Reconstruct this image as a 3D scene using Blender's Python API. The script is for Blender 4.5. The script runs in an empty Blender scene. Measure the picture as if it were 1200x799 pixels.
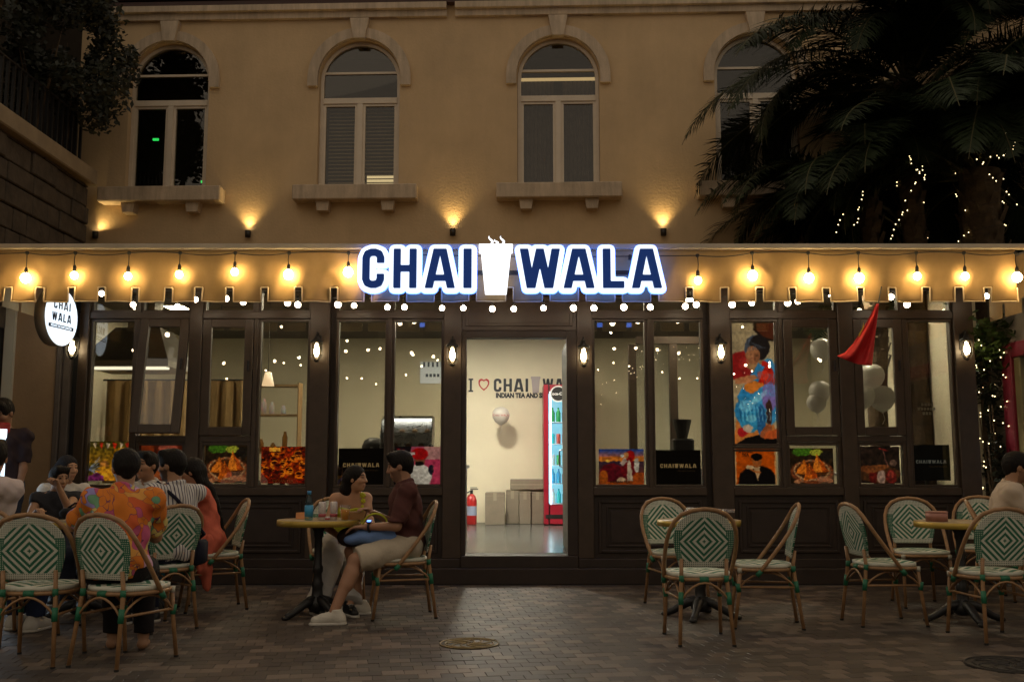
import bpy, bmesh, math, random
import numpy as np
from mathutils import Vector, Matrix, Euler

random.seed(7)
rng = np.random.default_rng(7)
R = math.radians
scene = bpy.context.scene
COL = scene.collection

# ---------------------------------------------------------------- camera
FPX = 1166.0                      # focal length in photo pixels (1200 wide)
PITCH = math.atan(145 / FPX)
CAMH = 1.18
cam_data = bpy.data.cameras.new('camera')
cam_data.sensor_fit = 'HORIZONTAL'
cam_data.sensor_width = 36.0
cam_data.lens = 36.0 * FPX / 1200.0
cam_data.clip_end = 400.0
cam_data.clip_start = 0.05
cam = bpy.data.objects.new('camera', cam_data)
COL.objects.link(cam)
cam.location = (0, 0, CAMH)
cam.rotation_euler = (R(90) + PITCH, 0, 0)
scene.camera = cam

# ---------------------------------------------------------------- world: night sky with the warm glow of the street
world = bpy.data.worlds.new('World')
scene.world = world
world.use_nodes = True
wn = world.node_tree.nodes
wl = world.node_tree.links
wn.clear()
wout = wn.new('ShaderNodeOutputWorld')
wbg = wn.new('ShaderNodeBackground')
sky = wn.new('ShaderNodeTexSky')
sky.sky_type = 'NISHITA'
sky.sun_disc = False
sky.sun_elevation = R(2.0)
sky.sun_rotation = R(200)
tint = wn.new('ShaderNodeMix')
tint.data_type = 'RGBA'
tint.blend_type = 'MIX'
tint.inputs[0].default_value = 0.95
tint.inputs[7].default_value = (2.42, 2.02, 1.58, 1)
wl.new(sky.outputs[0], tint.inputs[6])
wl.new(tint.outputs[2], wbg.inputs[0])
wbg.inputs[1].default_value = 0.15
wl.new(wbg.outputs[0], wout.inputs[0])

sun_data = bpy.data.lights.new('night_glow_sun', 'SUN')
sun_data.energy = 0.05
sun_data.angle = R(40)
sun_data.color = (1.0, 0.80, 0.58)
sun = bpy.data.objects.new('night_glow_sun', sun_data)
COL.objects.link(sun)
sun.rotation_euler = (R(50), 0, R(-20))

scene.view_settings.view_transform = 'Standard'
scene.view_settings.look = 'None'
scene.view_settings.exposure = 0.22
scene.view_settings.gamma = 1.0
scene.view_settings.use_curve_mapping = False
scene.render.engine = 'CYCLES'
cy = scene.cycles
cy.use_denoising = True
try:
    cy.denoiser = 'OPENIMAGEDENOISE'
    cy.denoising_input_passes = 'RGB_ALBEDO_NORMAL'
    cy.denoising_prefilter = 'ACCURATE'
except Exception:
    pass
cy.max_bounces = 8
cy.diffuse_bounces = 3
cy.glossy_bounces = 4
cy.transmission_bounces = 6
cy.transparent_max_bounces = 16
cy.sample_clamp_indirect = 4.0
cy.caustics_reflective = False
cy.caustics_refractive = False
try:
    cy.use_light_tree = True
except Exception:
    pass

# ---------------------------------------------------------------- pixel rays
_c, _s = math.cos(PITCH), math.sin(PITCH)
def ray(px, py):
    u = (px - 600.0) / FPX
    v = (399.5 - py) / FPX
    return u, _c - v * _s, _s + v * _c
def at(px, py, Y):
    u, y, z = ray(px, py)
    t = Y / y
    return u * t, CAMH + z * t
def P3(px, py, Y):
    x, z = at(px, py, Y)
    return Vector((x, Y, z))
def gr(px, py, z0=0.0):
    u, y, z = ray(px, py)
    t = (z0 - CAMH) / z
    return u * t, y * t

# ---------------------------------------------------------------- mesh helpers
class MB:
    def __init__(self):
        self.v = []
        self.f = []
        self.m = []
        self.cur = 0
    def add(self, vs, fs):
        o = len(self.v)
        self.v.extend([tuple(p) for p in vs])
        for f in fs:
            self.f.append([i + o for i in f])
            self.m.append(self.cur)
    def box(self, x0, x1, y0, y1, z0, z1):
        vs = [(x0, y0, z0), (x1, y0, z0), (x1, y1, z0), (x0, y1, z0), (x0, y0, z1), (x1, y0, z1), (x1, y1, z1), (x0, y1, z1)]
        self.add(vs, [[0, 3, 2, 1], [4, 5, 6, 7], [0, 1, 5, 4], [1, 2, 6, 5], [2, 3, 7, 6], [3, 0, 4, 7]])
        return self
    def cbox(self, x0, x1, y0, y1, z0, z1, c=0.004):
        """box with chamfered edges (all 12)"""
        xs, ys, zs = (x0, x1), (y0, y1), (z0, z1)
        c = min(c, (x1 - x0) * .45, (y1 - y0) * .45, (z1 - z0) * .45)
        vs = []
        idx = {}
        for i in (0, 1):
            for j in (0, 1):
                for k in (0, 1):
                    sx, sy, sz = (1 if i == 0 else -1), (1 if j == 0 else -1), (1 if k == 0 else -1)
                    idx[(i, j, k, 'x')] = len(vs); vs.append((xs[i], ys[j] + sy * c, zs[k] + sz * c))
                    idx[(i, j, k, 'y')] = len(vs); vs.append((xs[i] + sx * c, ys[j], zs[k] + sz * c))
                    idx[(i, j, k, 'z')] = len(vs); vs.append((xs[i] + sx * c, ys[j] + sy * c, zs[k]))
        fs = []
        for i in (0, 1):
            q = [idx[(i, 0, 0, 'x')], idx[(i, 1, 0, 'x')], idx[(i, 1, 1, 'x')], idx[(i, 0, 1, 'x')]]
            fs.append(q if i == 1 else q[::-1])
            q = [idx[(0, i, 0, 'y')], idx[(1, i, 0, 'y')], idx[(1, i, 1, 'y')], idx[(0, i, 1, 'y')]]
            fs.append(q if i == 0 else q[::-1])
            q = [idx[(0, 0, i, 'z')], idx[(1, 0, i, 'z')], idx[(1, 1, i, 'z')], idx[(0, 1, i, 'z')]]
            fs.append(q if i == 1 else q[::-1])
        for a in (0, 1):
            for b in (0, 1):
                q = [idx[(0, a, b, 'y')], idx[(1, a, b, 'y')], idx[(1, a, b, 'z')], idx[(0, a, b, 'z')]]
                fs.append(q if (a ^ b) else q[::-1])
                q = [idx[(a, 0, b, 'x')], idx[(a, 1, b, 'x')], idx[(a, 1, b, 'z')], idx[(a, 0, b, 'z')]]
                fs.append(q[::-1] if (a ^ b) else q)
                q = [idx[(a, b, 0, 'x')], idx[(a, b, 1, 'x')], idx[(a, b, 1, 'y')], idx[(a, b, 0, 'y')]]
                fs.append(q if (a ^ b) else q[::-1])
        for i in (0, 1):
            for j in (0, 1):
                for k in (0, 1):
                    q = [idx[(i, j, k, 'x')], idx[(i, j, k, 'y')], idx[(i, j, k, 'z')]]
                    fs.append(q if (i ^ j ^ k) else q[::-1])
        self.add(vs, fs)
        return self
    def ring(self, x0, x1, z0, z1, w, y0, y1, wb=None, c=0.0):
        """rectangular frame in the xz plane made of four butted bars"""
        wb = w if wb is None else wb
        B = (lambda *a: self.cbox(*a, c)) if c else self.box
        B(x0, x0 + w, y0, y1, z0, z1)
        B(x1 - w, x1, y0, y1, z0, z1)
        B(x0 + w, x1 - w, y0, y1, z1 - w, z1)
        B(x0 + w, x1 - w, y0, y1, z0, z0 + wb)
        return self
    def tube(self, pts, r, n=8, closed=False, caps=True):
        pts = [Vector(p) for p in pts]
        m = len(pts)
        rs = r if hasattr(r, '__len__') else [r] * m
        up = Vector((0, 0, 1))
        prev = None
        rings = []
        for i, p in enumerate(pts):
            if closed:
                t = pts[(i + 1) % m] - pts[i - 1]
            else:
                t = pts[min(i + 1, m - 1)] - pts[max(i - 1, 0)]
            if t.length < 1e-9:
                t = Vector((0, 0, 1))
            t.normalize()
            if prev is None:
                a = up if abs(t.dot(up)) < 0.9 else Vector((1, 0, 0))
                nrm = (a - t * a.dot(t)).normalized()
            else:
                nrm = prev - t * prev.dot(t)
                if nrm.length < 1e-6:
                    nrm = t.orthogonal()
                nrm.normalize()
            prev = nrm
            b = t.cross(nrm)
            rings.append([p + (nrm * math.cos(2 * math.pi * k / n) + b * math.sin(2 * math.pi * k / n)) * rs[i] for k in range(n)])
        vs = [q for rg in rings for q in rg]
        fs = []
        for i in range(m if closed else m - 1):
            j = (i + 1) % m
            for k in range(n):
                l = (k + 1) % n
                fs.append([i * n + k, i * n + l, j * n + l, j * n + k])
        if caps and not closed:
            fs.append(list(range(n))[::-1])
            fs.append([(m - 1) * n + k for k in range(n)])
        self.add(vs, fs)
        return self
    def lathe(self, prof, cx=0, cy=0, cz=0, n=20, axis='z'):
        vs = []
        for (r, h) in prof:
            for k in range(n):
                a = 2 * math.pi * k / n
                x, y = r * math.cos(a), r * math.sin(a)
                if axis == 'z':
                    vs.append((cx + x, cy + y, cz + h))
                elif axis == 'y':
                    vs.append((cx + x, cy - h, cz + y))
                else:
                    vs.append((cx + h, cy + x, cz + y))
        fs = []
        for i in range(len(prof) - 1):
            for k in range(n):
                l = (k + 1) % n
                fs.append([i * n + k, i * n + l, (i + 1) * n + l, (i + 1) * n + k])
        if prof[0][0] > 1e-6:
            fs.append(list(range(n))[::-1])
        if prof[-1][0] > 1e-6:
            fs.append([(len(prof) - 1) * n + k for k in range(n)])
        self.add(vs, fs)
        return self
    def sphere(self, c, r, n=12, m=8):
        rx, ry, rz = r if hasattr(r, '__len__') else (r, r, r)
        vs = [(c[0], c[1], c[2] - rz)]
        for i in range(1, m):
            a = -math.pi / 2 + math.pi * i / m
            for k in range(n):
                b = 2 * math.pi * k / n
                vs.append((c[0] + rx * math.cos(a) * math.cos(b), c[1] + ry * math.cos(a) * math.sin(b), c[2] + rz * math.sin(a)))
        vs.append((c[0], c[1], c[2] + rz))
        fs = []
        for k in range(n):
            fs.append([0, 1 + (k + 1) % n, 1 + k])
        for i in range(m - 2):
            for k in range(n):
                l = (k + 1) % n
                fs.append([1 + i * n + k, 1 + i * n + l, 1 + (i + 1) * n + l, 1 + (i + 1) * n + k])
        t = len(vs) - 1
        for k in range(n):
            fs.append([t, 1 + (m - 2) * n + k, 1 + (m - 2) * n + (k + 1) % n])
        self.add(vs, fs)
        return self
    def prism(self, poly, y0, y1):
        """polygon of (x,z) points extruded along y (y0 front)"""
        n = len(poly)
        vs = [(x, y0, z) for x, z in poly] + [(x, y1, z) for x, z in poly]
        fs = [list(range(n)), [n + i for i in range(n)][::-1]]
        for i in range(n):
            j = (i + 1) % n
            fs.append([i, n + i, n + j, j])
        self.add(vs, fs)
        return self
    def prismz(self, poly, z0, z1):
        n = len(poly)
        vs = [(x, y, z0) for x, y in poly] + [(x, y, z1) for x, y in poly]
        fs = [list(range(n))[::-1], [n + i for i in range(n)]]
        for i in range(n):
            j = (i + 1) % n
            fs.append([i, j, n + j, n + i])
        self.add(vs, fs)
        return self
    def mesh(self, name, mats, smooth=False):
        me = bpy.data.meshes.new(name)
        me.from_pydata(self.v, [], self.f)
        for m in (mats if isinstance(mats, (list, tuple)) else [mats]):
            me.materials.append(m)
        if any(self.m):
            me.polygons.foreach_set('material_index', self.m)
        if smooth:
            me.polygons.foreach_set('use_smooth', [True] * len(me.polygons))
        me.update()
        return me
    def build(self, name, mats, parent=None, smooth=False, world=False):
        if world and parent is not None:
            L = wloc(parent)
            self.v = [(a - L[0], b - L[1], c - L[2]) for a, b, c in self.v]
        me = self.mesh(name, mats, smooth)
        return link(name, me, parent)

def wloc(o):
    L = Vector((0, 0, 0))
    while o is not None:
        L = L + o.location
        o = o.parent
    return L
def link(name, data, parent=None, loc=None):
    o = bpy.data.objects.new(name, data)
    COL.objects.link(o)
    if parent is not None:
        o.parent = parent
    if loc is not None:
        o.location = loc
    return o
def tag(o, label=None, cat=None, group=None, kind=None):
    if label: o['label'] = label
    if cat: o['category'] = cat
    if group: o['group'] = group
    if kind: o['kind'] = kind
    return o
def thing(name, label, cat, loc=(0, 0, 0), rotz=0.0, group=None):
    o = bpy.data.objects.new(name, None)
    o.empty_display_size = 0.1
    COL.objects.link(o)
    o.location = loc
    o.rotation_euler = (0, 0, rotz)
    return tag(o, label, cat, group)
def struct(o):
    o['kind'] = 'structure'
    return o
def copy_tree(o, parent=None):
    c = o.copy()
    COL.objects.link(c)
    c.parent = parent
    for ch in list(o.children):
        copy_tree(ch, c)
    return c

# ---------------------------------------------------------------- materials
MATS = {}
def pm(name, col, rough=0.6, metal=0.0, spec=0.5, var=0.0, vscale=6.0, bump=0.0, bscale=40.0, emit=None, estr=0.0, coat=0.0, col2=None, detail=5.0):
    if name in MATS:
        return MATS[name]
    m = bpy.data.materials.new(name)
    m.use_nodes = True
    nt = m.node_tree
    b = nt.nodes['Principled BSDF']
    b.inputs['Base Color'].default_value = (*col, 1)
    b.inputs['Roughness'].default_value = rough
    b.inputs['Metallic'].default_value = metal
    b.inputs['Specular IOR Level'].default_value = spec
    if coat:
        b.inputs['Coat Weight'].default_value = coat
    if emit is not None:
        b.inputs['Emission Color'].default_value = (*emit, 1)
        b.inputs['Emission Strength'].default_value = estr
    if var > 0 or col2 is not None or bump > 0:
        tc = nt.nodes.new('ShaderNodeTexCoord')
    if var > 0 or col2 is not None:
        nz = nt.nodes.new('ShaderNodeTexNoise')
        nz.inputs['Scale'].default_value = vscale
        nz.inputs['Detail'].default_value = detail
        nz.inputs['Roughness'].default_value = 0.62
        nt.links.new(tc.outputs['Object'], nz.inputs['Vector'])
        rp = nt.nodes.new('ShaderNodeValToRGB')
        rp.color_ramp.elements[0].position = 0.32
        rp.color_ramp.elements[1].position = 0.68
        c2 = col2 if col2 is not None else tuple(min(1, c * (1 + var)) for c in col)
        c1 = col if col2 is not None else tuple(c * (1 - var) for c in col)
        rp.color_ramp.elements[0].color = (*c1, 1)
        rp.color_ramp.elements[1].color = (*c2, 1)
        nt.links.new(nz.outputs[0], rp.inputs[0])
        nt.links.new(rp.outputs[0], b.inputs['Base Color'])
        # roughness wear
        mr = nt.nodes.new('ShaderNodeMapRange')
        mr.inputs[3].default_value = max(0.02, rough - 0.1)
        mr.inputs[4].default_value = min(1, rough + 0.1)
        nt.links.new(nz.outputs[0], mr.inputs[0])
        nt.links.new(mr.outputs[0], b.inputs['Roughness'])
    if bump > 0:
        n2 = nt.nodes.new('ShaderNodeTexNoise')
        n2.inputs['Scale'].default_value = bscale
        n2.inputs['Detail'].default_value = 6
        nt.links.new(tc.outputs['Object'], n2.inputs['Vector'])
        bp = nt.nodes.new('ShaderNodeBump')
        bp.inputs['Strength'].default_value = bump
        bp.inputs['Distance'].default_value = 0.02
        nt.links.new(n2.outputs[0], bp.inputs['Height'])
        nt.links.new(bp.outputs[0], b.inputs['Normal'])
    MATS[name] = m
    return m
def emat(name, col, strength):
    if name in MATS:
        return MATS[name]
    m = bpy.data.materials.new(name)
    m.use_nodes = True
    nt = m.node_tree
    b = nt.nodes['Principled BSDF']
    b.inputs['Base Color'].default_value = (0.8, 0.8, 0.8, 1)
    b.inputs['Emission Color'].default_value = (*col, 1)
    b.inputs['Emission Strength'].default_value = strength
    b.inputs['Roughness'].default_value = 0.4
    MATS[name] = m
    return m
def glass(name, tintc=(0.8, 0.8, 0.78), ior=1.45, rough=0.0, gain=1.6):
    if name in MATS:
        return MATS[name]
    m = bpy.data.materials.new(name)
    m.use_nodes = True
    nt = m.node_tree
    nt.nodes.clear()
    out = nt.nodes.new('ShaderNodeOutputMaterial')
    mix = nt.nodes.new('ShaderNodeMixShader')
    tr = nt.nodes.new('ShaderNodeBsdfTransparent')
    tr.inputs[0].default_value = (*tintc, 1)
    gl = nt.nodes.new('ShaderNodeBsdfGlossy')
    gl.inputs['Roughness'].default_value = rough
    gl.inputs['Color'].default_value = (1, 1, 1, 1)
    lw = nt.nodes.new('ShaderNodeLayerWeight')      # same reflectance seen from either side of a thin sheet
    lw.inputs[0].default_value = 0.5
    pw = nt.nodes.new('ShaderNodeMath')
    pw.operation = 'POWER'
    pw.inputs[1].default_value = 5.0
    nt.links.new(lw.outputs['Facing'], pw.inputs[0])
    f0 = ((ior - 1) / (ior + 1)) ** 2 * gain
    mu = nt.nodes.new('ShaderNodeMath')
    mu.operation = 'MULTIPLY_ADD'
    mu.use_clamp = True
    mu.inputs[1].default_value = 1 - f0
    mu.inputs[2].default_value = f0
    nt.links.new(pw.outputs[0], mu.inputs[0])
    nt.links.new(mu.outputs[0], mix.inputs[0])
    nt.links.new(tr.outputs[0], mix.inputs[1])
    nt.links.new(gl.outputs[0], mix.inputs[2])
    nt.links.new(mix.outputs[0], out.inputs[0])
    MATS[name] = m
    return m
def vcol_mat(name, rough=0.5, transl=0.0, attr='Col', spec=0.4, bump=0.0, bscale=200, emit=0.0):
    if name in MATS:
        return MATS[name]
    m = bpy.data.materials.new(name)
    m.use_nodes = True
    nt = m.node_tree
    b = nt.nodes['Principled BSDF']
    b.inputs['Roughness'].default_value = rough
    b.inputs['Specular IOR Level'].default_value = spec
    a = nt.nodes.new('ShaderNodeAttribute')
    a.attribute_name = attr
    nt.links.new(a.outputs['Color'], b.inputs['Base Color'])
    if emit:
        nt.links.new(a.outputs['Color'], b.inputs['Emission Color'])
        b.inputs['Emission Strength'].default_value = emit
    if bump:
        tc = nt.nodes.new('ShaderNodeTexCoord')
        nz = nt.nodes.new('ShaderNodeTexNoise'); nz.inputs['Scale'].default_value = bscale
        nt.links.new(tc.outputs['Object'], nz.inputs['Vector'])
        bp = nt.nodes.new('ShaderNodeBump'); bp.inputs['Strength'].default_value = bump; bp.inputs['Distance'].default_value = .004
        nt.links.new(nz.outputs[0], bp.inputs['Height']); nt.links.new(bp.outputs[0], b.inputs['Normal'])
    if transl > 0:
        out = nt.nodes['Material Output']
        mix = nt.nodes.new('ShaderNodeMixShader')
        mix.inputs[0].default_value = transl
        t = nt.nodes.new('ShaderNodeBsdfTranslucent')
        nt.links.new(a.outputs['Color'], t.inputs[0])
        nt.links.new(b.outputs[0], mix.inputs[1])
        nt.links.new(t.outputs[0], mix.inputs[2])
        nt.links.new(mix.outputs[0], out.inputs[0])
    MATS[name] = m
    return m

def s2l(c):
    c = np.asarray(c, dtype=float)
    return np.where(c <= 0.04045, c / 12.92, ((c + 0.055) / 1.055) ** 2.4)

def streaks(m, lo=.72, hi=1.08, scale=(5, 5, .35), sc=1.0):
    """multiplies a material's colour by vertical weathering runs"""
    nt = m.node_tree
    b = nt.nodes['Principled BSDF']
    src = b.inputs['Base Color'].links[0].from_socket
    tc = nt.nodes.new('ShaderNodeTexCoord')
    mp = nt.nodes.new('ShaderNodeMapping')
    mp.inputs['Scale'].default_value = scale
    nt.links.new(tc.outputs['Object'], mp.inputs[0])
    nz = nt.nodes.new('ShaderNodeTexNoise')
    nz.inputs['Scale'].default_value = sc
    nz.inputs['Detail'].default_value = 9
    nz.inputs['Roughness'].default_value = .72
    nt.links.new(mp.outputs[0], nz.inputs['Vector'])
    mr = nt.nodes.new('ShaderNodeMapRange')
    mr.inputs[1].default_value = .34; mr.inputs[2].default_value = .62
    mr.inputs[3].default_value = lo; mr.inputs[4].default_value = hi
    nt.links.new(nz.outputs[0], mr.inputs[0])
    mx = nt.nodes.new('ShaderNodeMix'); mx.data_type = 'RGBA'; mx.blend_type = 'MULTIPLY'; mx.inputs[0].default_value = 1
    nt.links.new(src, mx.inputs[6]); nt.links.new(mr.outputs[0], mx.inputs[7])
    nt.links.new(mx.outputs[2], b.inputs['Base Color'])
    return m
# ---------------------------------------------------------------- flat plates from 2-D distance fields (lettering, logo shapes)
def plate(fn, x0, x1, z0, z1, res, depth, yf, mb=None):
    """fills fn(X,Z)<0 as a plate with its front at y=yf and depth behind it"""
    nx = max(3, int((x1 - x0) / res) + 2)
    nz = max(3, int((z1 - z0) / res) + 2)
    xs = np.linspace(x0, x1, nx)
    zs = np.linspace(z0, z1, nz)
    X, Z = np.meshgrid(xs, zs, indexing='ij')
    F = fn(X, Z)
    F[np.abs(F) < 1e-9] = 1e-9
    mb = mb or MB()
    V = {}
    vs = []
    def vid(key, p):
        if key not in V:
            V[key] = len(vs)
            vs.append(p)
        return V[key]
    polys = []
    for i in range(nx - 1):
        for j in range(nz - 1):
            cs = [(i, j), (i + 1, j), (i + 1, j + 1), (i, j + 1)]
            fv = [F[a] for a in cs]
            if min(fv) > 0:
                continue
            poly = []
            for a in range(4):
                p, q = cs[a], cs[(a + 1) % 4]
                fp, fq = fv[a], fv[(a + 1) % 4]
                if fp < 0:
                    poly.append(vid(('c', p), (xs[p[0]], zs[p[1]])))
                if (fp < 0) != (fq < 0):
                    t = fp / (fp - fq)
                    poly.append(vid(('e', min(p, q), max(p, q)), (xs[p[0]] + (xs[q[0]] - xs[p[0]]) * t, zs[p[1]] + (zs[q[1]] - zs[p[1]]) * t)))
            if len(poly) >= 3:
                polys.append(poly)
    edges = {}
    for p in polys:
        for a in range(len(p)):
            e = (p[a], p[(a + 1) % len(p)])
            if (e[1], e[0]) in edges:
                del edges[(e[1], e[0])]
            else:
                edges[e] = 1
    n = len(vs)
    allv = [(x, yf, z) for x, z in vs] + [(x, yf + depth, z) for x, z in vs]
    fs = [p for p in polys] + [[n + i for i in p][::-1] for p in polys]
    for a, b in edges:
        fs.append([a, n + a, n + b, b])
    mb.add(allv, fs)
    return mb

def sd_seg(X, Z, a, b, r):
    ax, az = a
    bx, bz = b
    dx, dz = bx - ax, bz - az
    L = dx * dx + dz * dz + 1e-12
    h = np.clip(((X - ax) * dx + (Z - az) * dz) / L, 0, 1)
    return np.hypot(X - ax - dx * h, Z - az - dz * h) - r
def sd_bar(X, Z, a, b, r):
    ax, az = a
    bx, bz = b
    L = math.hypot(bx - ax, bz - az)
    ux, uz = (bx - ax) / L, (bz - az) / L
    p = (X - ax) * ux + (Z - az) * uz - L / 2
    q = -(X - ax) * uz + (Z - az) * ux
    qx, qy = np.abs(p) - L / 2, np.abs(q) - r
    return np.hypot(np.maximum(qx, 0), np.maximum(qy, 0)) + np.minimum(np.maximum(qx, qy), 0)
def clip_h(d, Z, lo=0.0, hi=1.0):
    return np.maximum(d, np.maximum(lo - Z, Z - hi))
W2 = 0.092
def g_C(X, Z):
    pts = [(.46, .66), (.46, .77), (.42, .87), (.33, .908), (.23, .908), (.14, .87), (.1, .77), (.1, .23), (.14, .13), (.23, .092), (.33, .092), (.42, .13), (.46, .23), (.46, .34)]
    d = 9.0
    for a, b in zip(pts[:-1], pts[1:]):
        d = np.minimum(d, sd_seg(X, Z, a, b, W2))
    cut = np.maximum(X - .6, np.maximum(.36 - X, np.abs(Z - .5) - .14))
    return np.maximum(d, -cut)
def g_H(X, Z):
    return np.minimum(np.minimum(sd_bar(X, Z, (W2, 0), (W2, 1), W2), sd_bar(X, Z, (.5, 0), (.5, 1), W2)), sd_bar(X, Z, (.1, .5), (.5, .5), W2 * .9))
def g_A(X, Z):
    d = np.minimum(sd_bar(X, Z, (.04, -.2), (.30, 1.1), W2), sd_bar(X, Z, (.64, -.2), (.38, 1.1), W2))
    d = np.minimum(d, sd_bar(X, Z, (.17, .26), (.51, .26), W2 * .85))
    return clip_h(d, Z)
def g_I(X, Z):
    return sd_bar(X, Z, (W2, 0), (W2, 1), W2)
def g_W(X, Z):
    d = np.minimum(sd_bar(X, Z, (.055, 1.2), (.25, -.1), W2), sd_bar(X, Z, (.45, 1.1), (.22, -.15), W2 * .92))
    d = np.minimum(d, np.minimum(sd_bar(X, Z, (.41, 1.1), (.64, -.15), W2 * .92), sd_bar(X, Z, (.805, 1.2), (.61, -.1), W2)))
    return clip_h(d, Z)
def g_L(X, Z):
    return np.minimum(sd_bar(X, Z, (W2, 0), (W2, 1), W2), sd_bar(X, Z, (0, W2 * .95), (.5, W2 * .95), W2 * .95))
def g_cup(X, Z):
    # tapered paper cup with a rolled rim, unit height
    w = .24 + .12 * np.clip(Z, 0, 1)
    d = np.maximum(np.abs(X - .36) - w, np.maximum(-Z, Z - .93))
    rim = np.maximum(np.abs(X - .36) - .39, np.maximum(.86 - Z, Z - 1.0)) - .0
    return np.minimum(d, rim)
GLY = {'C': (g_C, .56), 'H': (g_H, .59), 'A': (g_A, .68), 'I': (g_I, .19), 'W': (g_W, .86), 'L': (g_L, .5), '#': (g_cup, .72)}
def glyph_run(text, gap=.12, special=None):
    """list of (char, fn, x offset, width), total width, in cap heights"""
    out, x = [], 0.0
    for ch in text:
        if ch == ' ':
            x += .3
            continue
        fn, w = GLY[ch]
        out.append((ch, fn, x, w))
        x += w + gap
    return out, x - gap
def logo_text(text, x0, z0, h, y, depth, res=None, gap=.12, width=None):
    """one mesh builder with the block letters, left end x0, baseline z0, cap height h"""
    run, tot = glyph_run(text, gap)
    sx = h if width is None else width / tot
    mb = MB()
    for ch, fn, ox, w in run:
        plate(lambda X, Z: fn((X - x0) / sx - ox, (Z - z0) / h), x0 + (ox - .06) * sx, x0 + (ox + w + .06) * sx, z0 - .05 * h, z0 + 1.05 * h, res or h / 22, depth, y, mb)
    return mb
def text_mesh(name, body, size, mat, parent, loc, rot=(R(90), 0, 0), offset=0.0, extrude=0.0008, align='CENTER', sx=1.0):
    cu = bpy.data.curves.new(name, 'FONT')
    cu.body = body
    cu.size = size
    cu.extrude = extrude
    cu.offset = offset
    cu.align_x = align
    cu.align_y = 'CENTER'
    cu.resolution_u = 3
    tmp = bpy.data.objects.new('tmp_text', cu)
    COL.objects.link(tmp)
    dg = bpy.context.evaluated_depsgraph_get()
    me = bpy.data.meshes.new_from_object(tmp.evaluated_get(dg))
    bpy.data.objects.remove(tmp)
    bpy.data.curves.remove(cu)
    me.name = name
    me.materials.clear()
    me.materials.append(mat)
    o = link(name, me, parent, loc)
    o.rotation_euler = rot
    o.scale = (sx, 1, 1)
    return o

# ---------------------------------------------------------------- printed sheets: a fine grid with painted vertex colours
class Canvas:
    def __init__(self, w, h, bg):
        self.w, self.h = w, h
        self.a = np.zeros((h, w, 3)) + np.array(bg, dtype=float)
        self.Y, self.X = np.meshgrid((np.arange(h) + .5) / h, (np.arange(w) + .5) / w, indexing='ij')   # 0..1, y down
    def _p(self, m, col, soft=1.0):
        m = np.clip(m, 0, 1)[..., None] * soft
        self.a = self.a * (1 - m) + np.array(col, dtype=float) * m
        return self
    def ell(self, cx, cy, rx, ry, col, rot=0, soft=1.0, edge=14):
        c, s = math.cos(rot), math.sin(rot)
        x, y = self.X - cx, self.Y - cy
        u, v = (x * c + y * s) / rx, (-x * s + y * c) / ry
        return self._p((1 - np.hypot(u, v)) * edge + .5, col, soft)
    def rect(self, x0, y0, x1, y1, col, soft=1.0):
        return self._p(((self.X >= x0) & (self.X <= x1) & (self.Y >= y0) & (self.Y <= y1)).astype(float), col, soft)
    def poly(self, pts, col, soft=1.0):
        inside = np.zeros_like(self.X, dtype=bool)
        n = len(pts)
        for i in range(n):
            x1, y1 = pts[i]
            x2, y2 = pts[(i + 1) % n]
            if abs(y2 - y1) < 1e-9:
                continue
            c = ((y1 > self.Y) != (y2 > self.Y)) & (self.X < (x2 - x1) * (self.Y - y1) / (y2 - y1) + x1)
            inside ^= c
        return self._p(inside.astype(float), col, soft)
    def line(self, pts, r, col, soft=1.0):
        asp = self.h / self.w
        for (x1, y1), (x2, y2) in zip(pts[:-1], pts[1:]):
            d = sd_seg(self.X, self.Y * asp, (x1, y1 * asp), (x2, y2 * asp), r)
            self._p(-d / r * 2 + .0, col, soft)
        return self
    def grad(self, top, bot, y0=0, y1=1):
        t = np.clip((self.Y - y0) / (y1 - y0), 0, 1)[..., None]
        m = ((self.Y >= y0) & (self.Y <= y1))[..., None]
        g = np.array(top) * (1 - t) + np.array(bot) * t
        self.a = np.where(m, g, self.a)
        return self
    def noise(self, amp, seed=0, cell=6):
        r = np.random.default_rng(seed)
        gh, gw = self.h // cell + 2, self.w // cell + 2
        g = r.random((gh, gw)) - .5
        yi, xi = (np.arange(self.h) / cell), (np.arange(self.w) / cell)
        y0, x0 = yi.astype(int), xi.astype(int)
        fy, fx = (yi - y0)[:, None], (xi - x0)[None, :]
        n = g[y0][:, x0] * (1 - fy) * (1 - fx) + g[y0 + 1][:, x0] * fy * (1 - fx) + g[y0][:, x0 + 1] * (1 - fy) * fx + g[y0 + 1][:, x0 + 1] * fy * fx
        self.a = self.a * (1 + amp * 2 * n[..., None])
        return self
def _warp(self, amp, seed=0, cell=5):
    r = np.random.default_rng(seed)
    def field():
        gh, gw = self.h // cell + 3, self.w // cell + 3
        g = r.random((gh, gw)) - .5
        yi, xi = np.arange(self.h) / cell, np.arange(self.w) / cell
        y0, x0 = yi.astype(int), xi.astype(int)
        fy, fx = (yi - y0)[:, None], (xi - x0)[None, :]
        return g[y0][:, x0] * (1 - fy) * (1 - fx) + g[y0 + 1][:, x0] * fy * (1 - fx) + g[y0][:, x0 + 1] * (1 - fy) * fx + g[y0 + 1][:, x0 + 1] * fy * fx
    iy = np.clip((np.arange(self.h)[:, None] + field() * 2 * amp), 0, self.h - 1).round().astype(int)
    ix = np.clip((np.arange(self.w)[None, :] + field() * 2 * amp), 0, self.w - 1).round().astype(int)
    self.a = self.a[iy, ix]
    # soften
    b = self.a
    p = np.pad(b, ((1, 1), (1, 1), (0, 0)), mode='edge')
    self.a = .4 * b + .15 * (p[:-2, 1:-1] + p[2:, 1:-1] + p[1:-1, :-2] + p[1:-1, 2:])
    return self
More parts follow.
